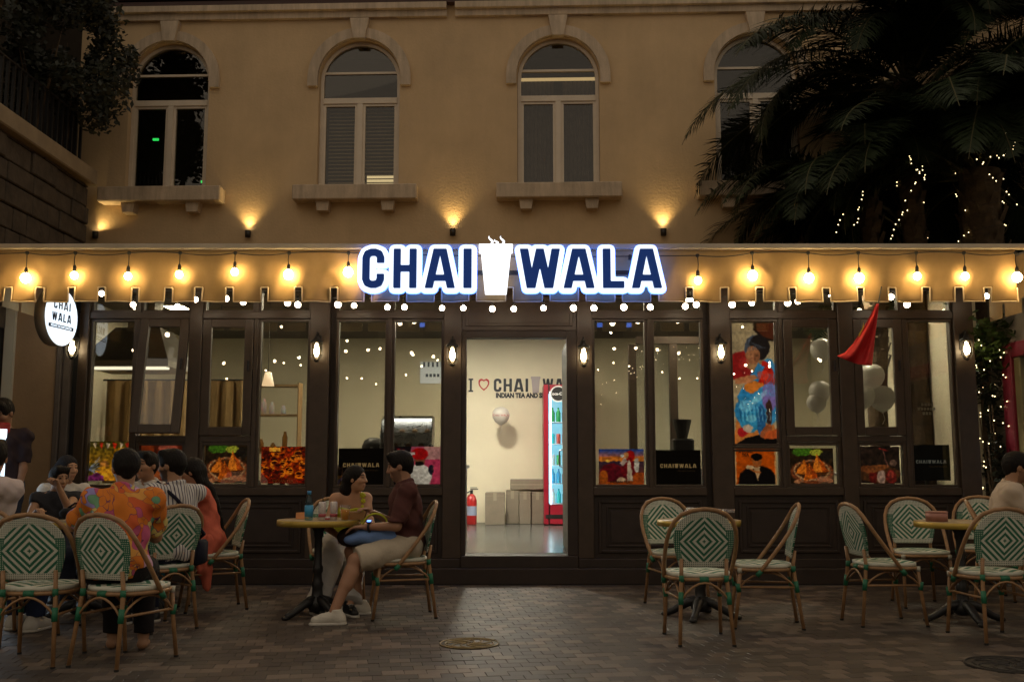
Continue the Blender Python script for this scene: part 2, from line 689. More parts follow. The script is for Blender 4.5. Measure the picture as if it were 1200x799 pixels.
Canvas.warp = _warp
def sheet(name, cv, x0, x1, z0, z1, y, mat, parent=None, thick=0.003):
    """printed sheet facing -y"""
    w, h = cv.w, cv.h
    xs = np.linspace(x0, x1, w + 1)
    zs = np.linspace(z1, z0, h + 1)
    vs = [(x, y, z) for z in zs for x in xs]
    fs, cols = [], []
    lin = s2l(np.clip(cv.a, 0, 1))
    for j in range(h):
        for i in range(w):
            a = j * (w + 1) + i
            fs.append((a, a + w + 1, a + w + 2, a + 1))
    colarr = np.ones((h * w, 4, 4))
    colarr[:, :, :3] = lin.reshape(-1, 1, 3)
    n = len(vs)
    vs += [(x0, y + thick, z0), (x1, y + thick, z0), (x1, y + thick, z1), (x0, y + thick, z1)]
    fs.append((n, n + 3, n + 2, n + 1))
    me = bpy.data.meshes.new(name)
    me.from_pydata(vs, [], fs)
    ca = me.color_attributes.new('Col', 'FLOAT_COLOR', 'CORNER')
    full = np.concatenate([colarr.reshape(-1, 4), np.tile(np.array([[.3, .3, .3, 1.]]), (4, 1))])
    ca.data.foreach_set('color', full.ravel().astype(np.float32))
    me.materials.append(mat)
    return link(name, me, parent)

# ---------------------------------------------------------------- smooth solids from distance fields (people, bags, shoes)
def V3(p):
    return np.array(p, dtype=float)
class SDF:
    def __init__(self):
        self.p = []
    def cone(self, a, b, ra, rb, k=.02, cuts=(), inf=0.0):
        self.p.append(('c', V3(a), V3(b), ra + inf, rb + inf, k, list(cuts)))
        return self
    def ell(self, c, r, axes=None, k=.02, cuts=(), inf=0.0):
        A = np.eye(3) if axes is None else np.array(axes, dtype=float)
        self.p.append(('e', V3(c), V3(r) + inf, A, None, k, list(cuts)))
        return self
    def sub(self, c, r, axes=None, k=.01):
        A = np.eye(3) if axes is None else np.array(axes, dtype=float)
        self.p.append(('s', V3(c), V3(r), A, None, k, []))
        return self
    def bbox(self):
        lo, hi = V3([1e9] * 3), V3([-1e9] * 3)
        for q in self.p:
            if q[0] == 'c':
                for e, r in ((q[1], q[3]), (q[2], q[4])):
                    lo = np.minimum(lo, e - r); hi = np.maximum(hi, e + r)
            elif q[0] == 'e':
                m = q[2].max()
                lo = np.minimum(lo, q[1] - m); hi = np.maximum(hi, q[1] + m)
        return lo - .03, hi + .03
    def mesh(self, res, warp=None):
        lo, hi = self.bbox()
        n = np.maximum(4, np.ceil((hi - lo) / res).astype(int) + 1)
        F = np.ones(tuple(n))
        gx = [lo[i] + res * np.arange(n[i]) for i in range(3)]
        for q in self.p:
            k = q[5]
            mg = k + .04
            if q[0] == 'c':
                l = np.minimum(q[1] - q[3], q[2] - q[4]) - mg
                h = np.maximum(q[1] + q[3], q[2] + q[4]) + mg
            else:
                m = q[2].max()
                l, h = q[1] - m - mg, q[1] + m + mg
            i0 = np.maximum(0, np.floor((l - lo) / res).astype(int))
            i1 = np.minimum(n, np.ceil((h - lo) / res).astype(int) + 1)
            if np.any(i1 <= i0):
                continue
            sl = tuple(slice(i0[i], i1[i]) for i in range(3))
            X = gx[0][sl[0]][:, None, None]; Y = gx[1][sl[1]][None, :, None]; Z = gx[2][sl[2]][None, None, :]
            if q[0] == 'c':
                a, b = q[1], q[2]
                ba = b - a
                L = ba.dot(ba) + 1e-12
                t = np.clip(((X - a[0]) * ba[0] + (Y - a[1]) * ba[1] + (Z - a[2]) * ba[2]) / L, 0, 1)
                d = np.sqrt((X - a[0] - ba[0] * t) ** 2 + (Y - a[1] - ba[1] * t) ** 2 + (Z - a[2] - ba[2] * t) ** 2) - (q[3] + (q[4] - q[3]) * t)
            else:
                x, y, z = X - q[1][0], Y - q[1][1], Z - q[1][2]
                A, r = q[3], q[2]
                u = (x * A[0][0] + y * A[0][1] + z * A[0][2]); v = (x * A[1][0] + y * A[1][1] + z * A[1][2]); w = (x * A[2][0] + y * A[2][1] + z * A[2][2])
                k0 = np.sqrt((u / r[0]) ** 2 + (v / r[1]) ** 2 + (w / r[2]) ** 2)
                k1 = np.sqrt((u / r[0] ** 2) ** 2 + (v / r[1] ** 2) ** 2 + (w / r[2] ** 2) ** 2) + 1e-9
                d = k0 * (k0 - 1) / k1
            for (pt, nm) in q[6]:
                d = np.maximum(d, (X - pt[0]) * nm[0] + (Y - pt[1]) * nm[1] + (Z - pt[2]) * nm[2])
            S = F[sl]
            if q[0] == 's':
                dd = -d
                hh = np.clip(.5 - .5 * (S - dd) / k, 0, 1) if k > 0 else (dd > S)
                F[sl] = S * (1 - hh) + dd * hh + k * hh * (1 - hh)
            elif k > 1e-4:
                hh = np.clip(.5 + .5 * (S - d) / k, 0, 1)
                F[sl] = S * (1 - hh) + d * hh - k * hh * (1 - hh)
            else:
                F[sl] = np.minimum(S, d)
        if warp is not None:
            F = F + warp(gx[0][:, None, None], gx[1][None, :, None], gx[2][None, None, :])
        F[0], F[-1], F[:, 0], F[:, -1], F[:, :, 0], F[:, :, -1] = 1, 1, 1, 1, 1, 1
        return surfnets(F, lo, res)
def surfnets(F, lo, res):
    ins = F < 0
    c = [ins[i:F.shape[0] - 1 + i, j:F.shape[1] - 1 + j, k:F.shape[2] - 1 + k] for i in (0, 1) for j in (0, 1) for k in (0, 1)]
    s = sum(x.astype(np.int8) for x in c)
    act = (s > 0) & (s < 8)
    I = np.argwhere(act)
    vid = -np.ones(act.shape, dtype=np.int64)
    vid[act] = np.arange(len(I))
    pos = np.zeros((len(I), 3)); cnt = np.zeros(len(I))
    corners = [(i, j, k) for i in (0, 1) for j in (0, 1) for k in (0, 1)]
    for a in corners:
        for ax in range(3):
            if a[ax] == 1:
                continue
            b = list(a); b[ax] = 1
            fa = F[I[:, 0] + a[0], I[:, 1] + a[1], I[:, 2] + a[2]]
            fb = F[I[:, 0] + b[0], I[:, 1] + b[1], I[:, 2] + b[2]]
            m = (fa < 0) != (fb < 0)
            t = np.where(m, fa / np.where(m, fa - fb, 1), 0)
            pt = np.array(a, dtype=float)[None, :].repeat(len(I), 0)
            pt[:, ax] = t
            pos[m] += pt[m]; cnt[m] += 1
    verts = lo + res * (I + pos / cnt[:, None])
    faces = []
    for ax in range(3):
        u, v = (ax + 1) % 3, (ax + 2) % 3
        sl0 = [slice(None)] * 3; sl1 = [slice(None)] * 3
        sl0[ax] = slice(0, -1); sl1[ax] = slice(1, None)
        A, B = ins[tuple(sl0)], ins[tuple(sl1)]
        E = np.argwhere(A != B)
        ok = (E[:, u] > 0) & (E[:, v] > 0) & (E[:, u] < F.shape[u] - 1) & (E[:, v] < F.shape[v] - 1)
        E = E[ok]
        fl = A[E[:, 0], E[:, 1], E[:, 2]]
        def cell(du, dv):
            Q = E.copy(); Q[:, u] += du; Q[:, v] += dv
            return vid[Q[:, 0], Q[:, 1], Q[:, 2]]
        q = np.stack([cell(-1, -1), cell(0, -1), cell(0, 0), cell(-1, 0)], 1)
        q[~fl] = q[~fl][:, ::-1]
        faces.append(q)
    return verts, np.concatenate(faces)
def np_mesh(name, verts, faces, mat, parent=None, origin=None, cols=None, smooth=True):
    o = V3((0, 0, 0)) if origin is None else V3(origin)
    vv = (verts - o)
    me = bpy.data.meshes.new(name)
    me.from_pydata(vv.tolist(), [], faces.tolist())
    me.materials.append(mat)
    if smooth:
        me.polygons.foreach_set('use_smooth', [True] * len(me.polygons))
    if cols is not None:
        ca = me.color_attributes.new('Col', 'FLOAT_COLOR', 'POINT')
        full = np.ones((len(verts), 4)); full[:, :3] = cols
        ca.data.foreach_set('color', full.ravel().astype(np.float32))
    me.update()
    return link(name, me, parent)
# ================================================================ materials used in the place
M_plaster = pm('cream_plaster', (0.58, 0.415, 0.235), .85, var=.10, vscale=1.3, bump=.22, bscale=30)
streaks(M_plaster, .93, 1.03, (2.5, 2.5, .5))
M_trim = pm('pale_stone_trim', (0.56, 0.44, 0.31), .75, var=.10, vscale=5, bump=.15, bscale=50)
streaks(M_trim, .70, 1.06, (9, 9, 1.2))
M_frame_w = pm('window_white_paint', (0.68, 0.58, 0.45), .5, var=.06)
M_brown = pm('dark_brown_paint', (0.060, 0.040, 0.026), .42, var=.16, vscale=9, bump=.05, bscale=90)
M_brown2 = pm('umber_panel_paint', (0.034, 0.022, 0.016), .5, var=.2, vscale=7, bump=.05, bscale=70)
M_black = pm('black_iron', (0.012, 0.012, 0.012), .45, var=.2, bump=.1, bscale=120)
M_glass = glass('shop_glass', (0.68, 0.66, 0.60), 1.5, 0.0, 1.9)
M_glass_up = glass('house_glass', (0.80, 0.78, 0.72), 1.5, 0.01, 1.2)
M_clear = glass('clear_glass', (0.93, 0.95, 0.95), 1.45, 0.0, 1.0)
M_canvas = None
M_bulb_warm = emat('warm_bulb_glow', (1.0, 0.68, 0.28), 54.0)
M_bulb_white = emat('white_bulb_glow', (1.0, 0.80, 0.56), 24.0)
M_lantern = emat('lantern_glow', (1.0, 0.80, 0.50), 22.0)
M_fairy = emat('fairy_glow', (1.0, 0.78, 0.38), 4.0)
M_lane = emat('lane_bulb_glow', (1.0, 0.80, 0.52), 46.0)
M_cable = pm('black_cable', (0.01, 0.01, 0.01), .6)

# ================================================================ ground
M_joint = pm('sett_joint_mortar', (0.050, 0.043, 0.038), .9, var=.3, vscale=20, bump=.3, bscale=90)
g = MB()
g.add([(-80, -60, 0), (80, -60, 0), (80, 90, 0), (-80, 90, 0)], [[0, 1, 2, 3]])
ground = struct(g.build('ground', M_joint))
def sett_mat(name, per_object):
    m = bpy.data.materials.new(name)
    m.use_nodes = True
    nt = m.node_tree
    b = nt.nodes['Principled BSDF']
    if per_object:
        src = nt.nodes.new('ShaderNodeObjectInfo').outputs['Random']
    else:
        src = nt.nodes.new('ShaderNodeNewGeometry').outputs['Random Per Island']
    rp = nt.nodes.new('ShaderNodeValToRGB')
    e = rp.color_ramp.elements
    e[0].position = 0.0; e[0].color = (.050, .037, .029, 1)
    e[1].position = 1.0; e[1].color = (.150, .122, .104, 1)
    for p, c in ((.35, (.064, .048, .037, 1)), (.62, (.080, .060, .046, 1)), (.74, (.130, .096, .072, 1))):
        k = e.new(p); k.color = c
    e[-1].color = (.165, .124, .096, 1)
    nt.links.new(src, rp.inputs[0])
    tc = nt.nodes.new('ShaderNodeNewGeometry')
    nz = nt.nodes.new('ShaderNodeTexNoise')
    nz.inputs['Scale'].default_value = 2.3
    nz.inputs['Detail'].default_value = 8
    nz.inputs['Roughness'].default_value = .7
    nt.links.new(tc.outputs['Position'], nz.inputs['Vector'])
    mr = nt.nodes.new('ShaderNodeMapRange')
    mr.inputs[1].default_value = .3; mr.inputs[2].default_value = .7
    mr.inputs[3].default_value = .55; mr.inputs[4].default_value = 1.2
    nt.links.new(nz.outputs[0], mr.inputs[0])
    mx = nt.nodes.new('ShaderNodeMix'); mx.data_type = 'RGBA'; mx.blend_type = 'MULTIPLY'; mx.inputs[0].default_value = 1
    nt.links.new(rp.outputs[0], mx.inputs[6]); nt.links.new(mr.outputs[0], mx.inputs[7])
    nt.links.new(mx.outputs[2], b.inputs['Base Color'])
    m2 = nt.nodes.new('ShaderNodeMapRange')
    m2.inputs[3].default_value = .42; m2.inputs[4].default_value = .75
    nt.links.new(nz.outputs[0], m2.inputs[0]); nt.links.new(m2.outputs[0], b.inputs['Roughness'])
    n3 = nt.nodes.new('ShaderNodeTexNoise'); n3.inputs['Scale'].default_value = 55; n3.inputs['Detail'].default_value = 6
    nt.links.new(tc.outputs['Position'], n3.inputs['Vector'])
    bp = nt.nodes.new('ShaderNodeBump'); bp.inputs['Strength'].default_value = .22; bp.inputs['Distance'].default_value = .005
    nt.links.new(n3.outputs[0], bp.inputs['Height']); nt.links.new(bp.outputs[0], b.inputs['Normal'])
    return m
M_sett_o = sett_mat('sett_stone', True)
M_sett_i = sett_mat('sett_stone_far', False)
PITCHX, PITCHY = .128, .118
SET_ROT = R(9)
covers = [gr(550, 755), gr(1185, 780)]
def sett_geo(mb, cx=0, cy=0, rot=0, h=.0, w=.1262, l=.1162):
    b = .003
    top = h + .004
    vs = []
    for (sx, sy, zz, ins) in [(-1, -1, -.012, 0), (1, -1, -.012, 0), (1, 1, -.012, 0), (-1, 1, -.012, 0), (-1, -1, top - .0025, 0), (1, -1, top - .0025, 0), (1, 1, top - .0025, 0), (-1, 1, top - .0025, 0), (-1, -1, top, b), (1, -1, top, b), (1, 1, top, b), (-1, 1, top, b)]:
        x, y = sx * (w / 2 - ins), sy * (l / 2 - ins)
        vs.append((cx + x * math.cos(rot) - y * math.sin(rot), cy + x * math.sin(rot) + y * math.cos(rot), zz))
    mb.add(vs, [[8, 9, 10, 11], [4, 5, 9, 8], [5, 6, 10, 9], [6, 7, 11, 10], [7, 4, 8, 11], [0, 1, 5, 4], [1, 2, 6, 5], [2, 3, 7, 6], [3, 0, 4, 7]])
spots = []
for j in range(-30, 130):
    for i in range(-110, 110):
        x0 = (i + .5 * (j % 2)) * PITCHX + .02 * math.sin(j * .45)
        y0 = j * PITCHY
        x = x0 * math.cos(SET_ROT) - y0 * math.sin(SET_ROT)
        y = x0 * math.sin(SET_ROT) + y0 * math.cos(SET_ROT)
        if y < 1.0 or y > 10.0 or abs(x) > 7.2:
            continue
        if any((x - c[0]) ** 2 + (y - c[1]) ** 2 < (.17 if k == 0 else .22) ** 2 for k, c in enumerate(covers)):
            continue
        spots.append((x, y))
def in_view(x, y):
    return y > 5.72 and abs(x) < y * .505
near = sorted([p for p in spots if in_view(*p)], key=lambda p: p[1])[:296]
nearset = set(near)
mbp = MB(); sett_geo(mbp)
paver_me = mbp.mesh('paver', M_sett_o)
for (x, y) in near:
    o = link('paver', paver_me, ground, (x, y, random.uniform(-.001, .0015)))
    o.rotation_euler = (random.uniform(-.006, .006), random.uniform(-.006, .006), SET_ROT + random.uniform(-.03, .03))
mb = MB()
for (x, y) in spots:
    if (x, y) in nearset:
        continue
    sett_geo(mb, x, y, SET_ROT + random.uniform(-.03, .03), random.uniform(-.001, .0015))
o = mb.build('paving_field', M_sett_i, ground)
o['kind'] = 'stuff'

# round drain covers
M_brass = pm('worn_brass', (0.26, 0.20, 0.10), .38, metal=.9, var=.3, vscale=20)
M_cast = pm('cast_iron_cover', (0.045, 0.040, 0.036), .5, metal=.5, var=.3, vscale=25, bump=.3, bscale=80)
def cover(loc, r, ringmat, label):
    t = thing('drain_cover', label, 'drain cover', (loc[0], loc[1], .008))
    MB().lathe([(0.0, .0), (r, .0), (r, -.02), (0.0, -.02)][::-1], n=40).build('plate', M_cast, t)
    for rr in (.97, .80):
        MB().tube([(r * rr * math.cos(a * math.pi / 24), r * rr * math.sin(a * math.pi / 24), .001) for a in range(48)], .006, 6, closed=True).build('raised_ring', ringmat, t)
    mb = MB()
    for k in range(9):
        a0 = k * 2 * math.pi / 9
        pts = []
        for q in range(7):
            rr = r * (.12 + .62 * q / 6)
            a = a0 + q * .18
            pts.append((rr * math.cos(a), rr * math.sin(a), .001))
        mb.tube(pts, .0065, 5)
    mb.build('raised_scroll', ringmat, t)
cover(covers[0], .20, M_brass, 'round drain cover with brass scrollwork set in the paving before the open doorway')
cover(covers[1], .26, M_cast, 'round dark iron drain cover in the paving near the table with the ashtray tin')

# ================================================================ the cream house above the cafe
W = 12.5
AL = R(-2)
def hl(px, py):
    u, y, z = ray(px, py)
    t = W * math.cos(AL) / (-u * math.sin(AL) + y * math.cos(AL))
    x, yy = u * t, y * t
    return x * math.cos(AL) + (yy - W) * math.sin(AL), CAMH + z * t
house = thing('cream_house', 'cream plastered house with arched upper windows rising behind the cafe canopy', 'house', (0, W, 0), AL)
wc = [hl(196, 160)[0], hl(420, 160)[0], hl(654.5, 160)[0], hl(888, 160)[0]]
ZS, ZT = 4.74, 6.22            # sill, spring line
WR = .535
HX0, HX1, HZ0, HZ1 = -5.75, 9.0, 3.24, 9.2
mb = MB()
def wq(a, b, c, d):
    mb.add([(a[0], 0, a[1]), (b[0], 0, b[1]), (c[0], 0, c[1]), (d[0], 0, d[1])], [[0, 1, 2, 3]])
xs = [HX0]
for c in wc:
    xs += [c - WR, c + WR]
xs.append(HX1)
for i in range(0, len(xs), 2):
    wq((xs[i], HZ0), (xs[i + 1], HZ0), (xs[i + 1], HZ1), (xs[i], HZ1))
NA = 20
DEP = .17
for c in wc:
    wq((c - WR, HZ0), (c + WR, HZ0), (c + WR, ZS), (c - WR, ZS))
    arch = [(c - WR * math.cos(math.pi * k / NA), ZT + WR * math.sin(math.pi * k / NA)) for k in range(NA + 1)]
    for k in range(NA):
        wq(arch[k], arch[k + 1], (arch[k + 1][0], HZ1), (arch[k][0], HZ1))
    path = [(c - WR, ZS)] + arch + [(c + WR, ZS)]
    for a, b in zip(path[:-1], path[1:]):
        mb.add([(a[0], 0, a[1]), (b[0], 0, b[1]), (b[0], DEP, b[1]), (a[0], DEP, a[1])], [[0, 1, 2, 3][::-1]])
    mb.add([(c - WR, 0, ZS), (c + WR, 0, ZS), (c + WR, DEP, ZS), (c - WR, DEP, ZS)], [[0, 1, 2, 3]])
mb.build('wall', M_plaster, house)
# cornice and eaves
M_eave = pm('dark_red_eaves', (0.050, 0.018, 0.012), .6, var=.2, bump=.1, bscale=40)
zc = hl(600, 14)[1]
mb = MB()
for (a, b) in ((HX0, hl(524, 10)[0]), (hl(534, 10)[0], HX1)):
    mb.box(a, b, -.06, .0, zc - .07, zc + .02)
    mb.box(a, b, -.12, .0, zc + .02, zc + .10)
mb.build('cornice', M_trim, house)
for k in range(7):
    MB().box(HX0, HX1, -.10 - .02 * k, .0, zc + .1 + .09 * k, zc + .165 + .09 * k).build('eave_board', M_eave, house)
M_darkroom = pm('dark_room', (.03, .026, .022), .9)
M_blind = pm('blind_slat', (.42, .36, .26), .6)
M_curtain = pm('curtain_cloth', (.11, .085, .075), .9, var=.25, vscale=10)
def arch_ring(mbx, c, ro, ri, y0, y1, drop=0.0, n=NA):
    """semicircular band with straight ends going down by drop"""
    po = [(c - ro, ZT - drop)] + [(c - ro * math.cos(math.pi * k / n), ZT + ro * math.sin(math.pi * k / n)) for k in range(n + 1)] + [(c + ro, ZT - drop)]
    pi = [(c - ri, ZT - drop)] + [(c - ri * math.cos(math.pi * k / n), ZT + ri * math.sin(math.pi * k / n)) for k in range(n + 1)] + [(c + ri, ZT - drop)]
    m = len(po)
    vs = [(x, y0, z) for x, z in po] + [(x, y0, z) for x, z in pi] + [(x, y1, z) for x, z in po] + [(x, y1, z) for x, z in pi]
    fs = []
    for k in range(m - 1):
        fs.append([k, m + k, m + k + 1, k + 1])
        fs.append([2 * m + k, 2 * m + k + 1, 3 * m + k + 1, 3 * m + k])
        fs.append([k, k + 1, 2 * m + k + 1, 2 * m + k])
        fs.append([m + k, 3 * m + k, 3 * m + k + 1, m + k + 1])
    fs.append([0, 2 * m, 3 * m, m]); fs.append([m - 1, 2 * m - 1, 4 * m - 1, 3 * m - 1])
    mbx.add(vs, fs)
for wi, c in enumerate(wc):
    e = .003
    mb = MB()
    y0, y1 = .09, .15
    fw = .048
    arch_ring(mb, c, WR - e, WR - fw, y0, y1, 0.0)
    mb.box(c - WR + e, c - WR + fw, y0, y1, ZS + e, ZT)
    mb.box(c + WR - fw, c + WR - e, y0, y1, ZS + e, ZT)
    mb.box(c - WR + fw, c + WR - fw, y0, y1, ZS + e, ZS + fw)
    zt = 5.91
    mb.box(c - WR + fw, c + WR - fw, y0 - .012, y1, zt, zt + .075)
    mb.box(c - .036, c + .036, y0 - .01, y1, ZS + fw, zt)
    mb.box(c - WR + fw, c + WR - fw, y0 + .01, y1 - .01, ZT + .10, ZT + .13)
    for sx in (-1, 1):     # casement stiles
        xa, xb = (c - WR + fw, c - .036) if sx < 0 else (c + .036, c + WR - fw)
        mb.ring(xa, xb, ZS + fw, zt, .034, y0 + .008, y1 - .008)
    win = mb.build('window', M_frame_w, house)
    for sx in (-1, 1):
        xa, xb = (c - WR + fw + .034, c - .070) if sx < 0 else (c + .070, c + WR - fw - .034)
        MB().box(xa, xb, y0 + .03, y0 + .036, ZS + fw + .034, zt - .034).build('pane', M_glass_up, win)
    MB().box(c - WR + fw, c + WR - fw, y0 + .03, y0 + .036, zt + .075, ZT + .10).build('pane', M_glass_up, win)
    rr = WR - fw
    pts = [(c - rr * math.cos(math.pi * k / NA), ZT + rr * math.sin(math.pi * k / NA)) for k in range(NA + 1)]
    pts = [(x, max(z, ZT + .13)) for x, z in pts]
    MB().prism(pts, y0 + .03, y0 + .036).build('pane', M_glass_up, win)
    # hood mould, keystone, ledge and brackets
    mb = MB(); arch_ring(mb, c, WR + .145, WR + .012, -.055, -.0, .11); mb.build('hood_mould', M_trim, win)
    zk = ZT + WR
    MB().prism([(c - .075, zk - .015), (c + .075, zk - .015), (c + .125, zk + .26), (c - .125, zk + .26)], -.10, .0).build('keystone', M_trim, win)
    MB().cbox(c - .80, c + .80, -.22, .0, ZS - .20, ZS - .005, .012).build('ledge', M_trim, win)
    for bx in (-.42, .42):
        MB().prism([(c + bx - .07, ZS - .33), (c + bx + .07, ZS - .33), (c + bx + .09, ZS - .2), (c + bx - .09, ZS - .2)], -.15, .0).build('bracket', M_trim, win)
    # room behind
    mb = MB()
    mb.add([(c - WR, .16, ZS), (c + WR, .16, ZS), (c + WR, .16, ZT + WR), (c - WR, .16, ZT + WR), (c - WR - .2, .9, ZS - .1), (c + WR + .2, .9, ZS - .1), (c + WR + .2, .9, ZT + WR + .1), (c - WR - .2, .9, ZT + WR + .1)],
           [[4, 5, 6, 7], [0, 4, 7, 3], [1, 2, 6, 5], [3, 7, 6, 2], [0, 1, 5, 4]])
    mb.build('room_recess', M_darkroom, win)
    if wi == 1:
        for k in range(22):
            z = ZS + .12 + k * .05
            MB().add([(c - WR + .1, .19, z), (c + WR - .1, .19, z), (c + WR - .1, .225, z + .018), (c - WR + .1, .225, z + .018)], [[0, 1, 2, 3]]) if False else None
            m2 = MB(); m2.box(c - WR + .1, c + WR - .1, .20, .222, z, z + .004); m2.v = [(x, y, z0 + (y - .20) * .8) for x, y, z0 in m2.v]
            m2.build('blind_slat', M_blind, win)
        m2 = MB(); m2.box(c + .02, c + .40, .55, .6, ZS + .08, ZS + .34); m2.build('lit_lamp', emat('dim_room_lamp', (1, .8, .45), .8), win)
    if wi == 2:
        for sx in (-1, 1):
            m2 = MB()
            xa, xb = (c - WR + .02, c - .06) if sx < 0 else (c + .06, c + WR - .02)
            n = 36
            vs, fs = [], []
            for k in range(n + 1):
                x = xa + (xb - xa) * k / n
                y = .26 + .03 * math.sin(k * 1.35)
                vs += [(x, y, ZS + .03), (x, y, ZT + .02)]
                if k: fs.append([2 * k - 2, 2 * k, 2 * k + 1, 2 * k - 1])
            m2.add(vs, fs); m2.build('curtain', M_curtain, win, smooth=True)
        MB().box(c - WR + .04, c + WR - .04, .2, .23, ZT + .02, ZT + .055).build('lit_pelmet', emat('pelmet_glow', (1, .72, .35), .55), win)
    if wi == 0:
        M_green = emat('green_reflection_glow', (.02, .9, .15), 1.2)  # green sign reflections in the glass, made as small glowing boxes
        for gx, gz in ((c - .36, 5.58), (c + .33, 4.98)):
            MB().box(gx - .04, gx + .04, .5, .52, gz, gz + .03).build('green_reflection', M_green, win)

# up-lights on the house wall
M_upl = pm('uplight_body', (.05, .045, .04), .4, metal=.6)
for k, (px, py) in enumerate(((292, 274), (531, 272), (777, 272), (114, 275))):
    x, z = hl(px, py)
    wpos = Matrix.Rotation(AL, 3, 'Z') @ Vector((x, 0, z)) + Vector((0, W, 0))
    lbl = ['brass wall uplight between the dark window and the one with blinds', 'wall uplight between the window with blinds and the curtained window', 'wall uplight between the curtained window and the palm fronds', 'small wall uplight beside the stone terrace wall'][k]
    t = thing('wall_uplight', lbl, 'uplight', wpos, AL)
    MB().lathe([(.0, -.06), (.035, -.06), (.04, .03), (.034, .03), (.03, .0), (.0, .0)], 0, -.055, 0, 16).build('housing', M_upl, t, smooth=True)
    MB().box(-.012, .012, -.02, -.003, -.04, -.015).build('wall_bracket', M_upl, t)
    MB().lathe([(.0, .012), (.03, .012), (.03, .016), (.0, .016)], 0, -.055, 0, 16).build('lens', emat('uplight_lens', (1, .78, .42), 14.0), t)
    ld = bpy.data.lights.new('uplight_lamp', 'SPOT')
    ld.energy = 17.0 if k < 3 else 8
    ld.color = (1.0, .70, .28)
    ld.spot_size = R(105); ld.spot_blend = 1.0
    ld.shadow_soft_size = .025
    lo = link('uplight_lamp', ld, t, (0, -.055, .03))
    if k == 3:
        lo.rotation_euler = (R(180), R(35), 0)
    else:
        lo.rotation_euler = (R(180 + 8), 0, 0)
# ================================================================ cafe storefront
F = 10.2
def X(px, py=470):
    return at(px, py, F)[0]
def Z(py):
    return at(600, py, F)[1]
shop = thing('cafe_storefront', 'dark brown panelled cafe front with tall glazing and a central doorway', 'storefront', (0, F, 0))
def wb(mb, name, mat, parent=shop, smooth=False):
    return mb.build(name, mat, parent, smooth, world=True)
FL = .281                                   # cafe floor level
PZ = Z(655)                                 # plinth top
# plinth and threshold
mb = MB(); mb.cbox(X(88), X(1146), F - .11, F + .2, 0, .16, .008); wb(mb, 'plinth', M_brown2)
mb = MB(); mb.cbox(X(90), X(541), F - .085, F + .15, .161, PZ + .012, .006); wb(mb, 'base_rail', M_brown2)
mb = MB(); mb.cbox(X(676), X(1144), F - .085, F + .15, .161, PZ + .012, .006); wb(mb, 'base_rail', M_brown2)
mb = MB(); mb.cbox(X(541) + .002, X(676) - .002, F - .09, F + .25, .161, FL - .002, .006); wb(mb, 'threshold', M_brown2)
ZTOP = 3.16
piers = [(92, 103), (221, 236), (363, 386), (520, 541), (676, 694), (832, 856), (983, 1000), (1119, 1142)]
for a, b in piers:
    mb = MB()
    mb.cbox(X(a), X(b), F - .07, F + .09, PZ + .013, ZTOP, .005)
    wb(mb, 'pier', M_brown)
for a, b in ((386, 393), (825, 832)):
    mb = MB(); mb.box(X(a) + .001, X(b) - .001, F + .02, F + .09, PZ + .013, ZTOP); wb(mb, 'recess_strip', M_brown2)
ZB0, ZB1 = Z(580), Z(571)                    # sill rail
ZTR0, ZTR1 = Z(374), Z(366.5)                # transom rail
ZU = Z(338)
bays = [(103, 221), (236, 363), (393, 520), (694, 825), (856, 983), (1000, 1119)]
split = [160, 299, 456.5, 761.5, 916, 1061]
for (a, b), s in zip(bays, split):
    xa, xb, xs_ = X(a) + .001, X(b) - .001, X(s)
    for z0, z1, nm in ((ZB0, ZB1, 'sill_rail'), (ZTR0, ZTR1, 'transom_rail'), (ZU, ZTOP, 'head_rail')):
        mb = MB(); mb.cbox(xa, xb, F - .055, F + .07, z0, z1, .004); wb(mb, nm, M_brown)
    mb = MB(); mb.cbox(xs_ - .022, xs_ + .022, F - .045, F + .065, ZB1 + .001, ZTR0 - .001, .004); wb(mb, 'mullion', M_brown)
    mb = MB(); mb.cbox(xs_ - .022, xs_ + .022, F - .045, F + .065, ZTR1 + .001, ZU - .001, .004); wb(mb, 'mullion', M_brown)
    # raised panel below the sill
    z0, z1 = PZ + .014, ZB0 - .001
    mb = MB()
    mb.box(xa, xb, F - .012, F + .06, z0, z1)
    pan = wb(mb, 'panel', M_brown2)
    mid = X(s)
    for (pa, pb) in ((xa, xb),):
        mb = MB(); mb.ring(pa + .05, pb - .05, z0 + .05, z1 - .05, .028, F - .030, F - .0125, c=.005); wb(mb, 'moulding', M_brown2, pan)
        mb = MB(); mb.ring(pa + .13, pb - .13, z0 + .11, z1 - .11, .018, F - .026, F - .0125, c=.004); wb(mb, 'moulding', M_brown2, pan)
        mb = MB(); mb.cbox(pa + .17, pb - .17, F - .022, F - .0125, z0 + .15, z1 - .15, .005); wb(mb, 'raised_field', M_brown2, pan)
def fixed(px0, px1, z0, z1, inset=.028, name='window', yoff=0.0):
    x0, x1 = px0, px1
    mb = MB(); mb.ring(x0, x1, z0, z1, inset, F - .03 + yoff, F + .05 + yoff, c=.003)
    w = wb(mb, name, M_brown)
    mb = MB(); mb.box(x0 + inset, x1 - inset, F + .018 + yoff, F + .024 + yoff, z0 + inset, z1 - inset)
    wb(mb, 'pane', M_glass, w)
    return w
cols = []
for (a, b), s in zip(bays, split):
    cols.append((X(a) + .002, X(s) - .023)); cols.append((X(s) + .023, X(b) - .002))
names = list('ABCDEFGHIJKL')
COLX = dict(zip(names, cols))
SASH = 'BCJK'
zs0, zs1 = Z(517.5), Z(511)
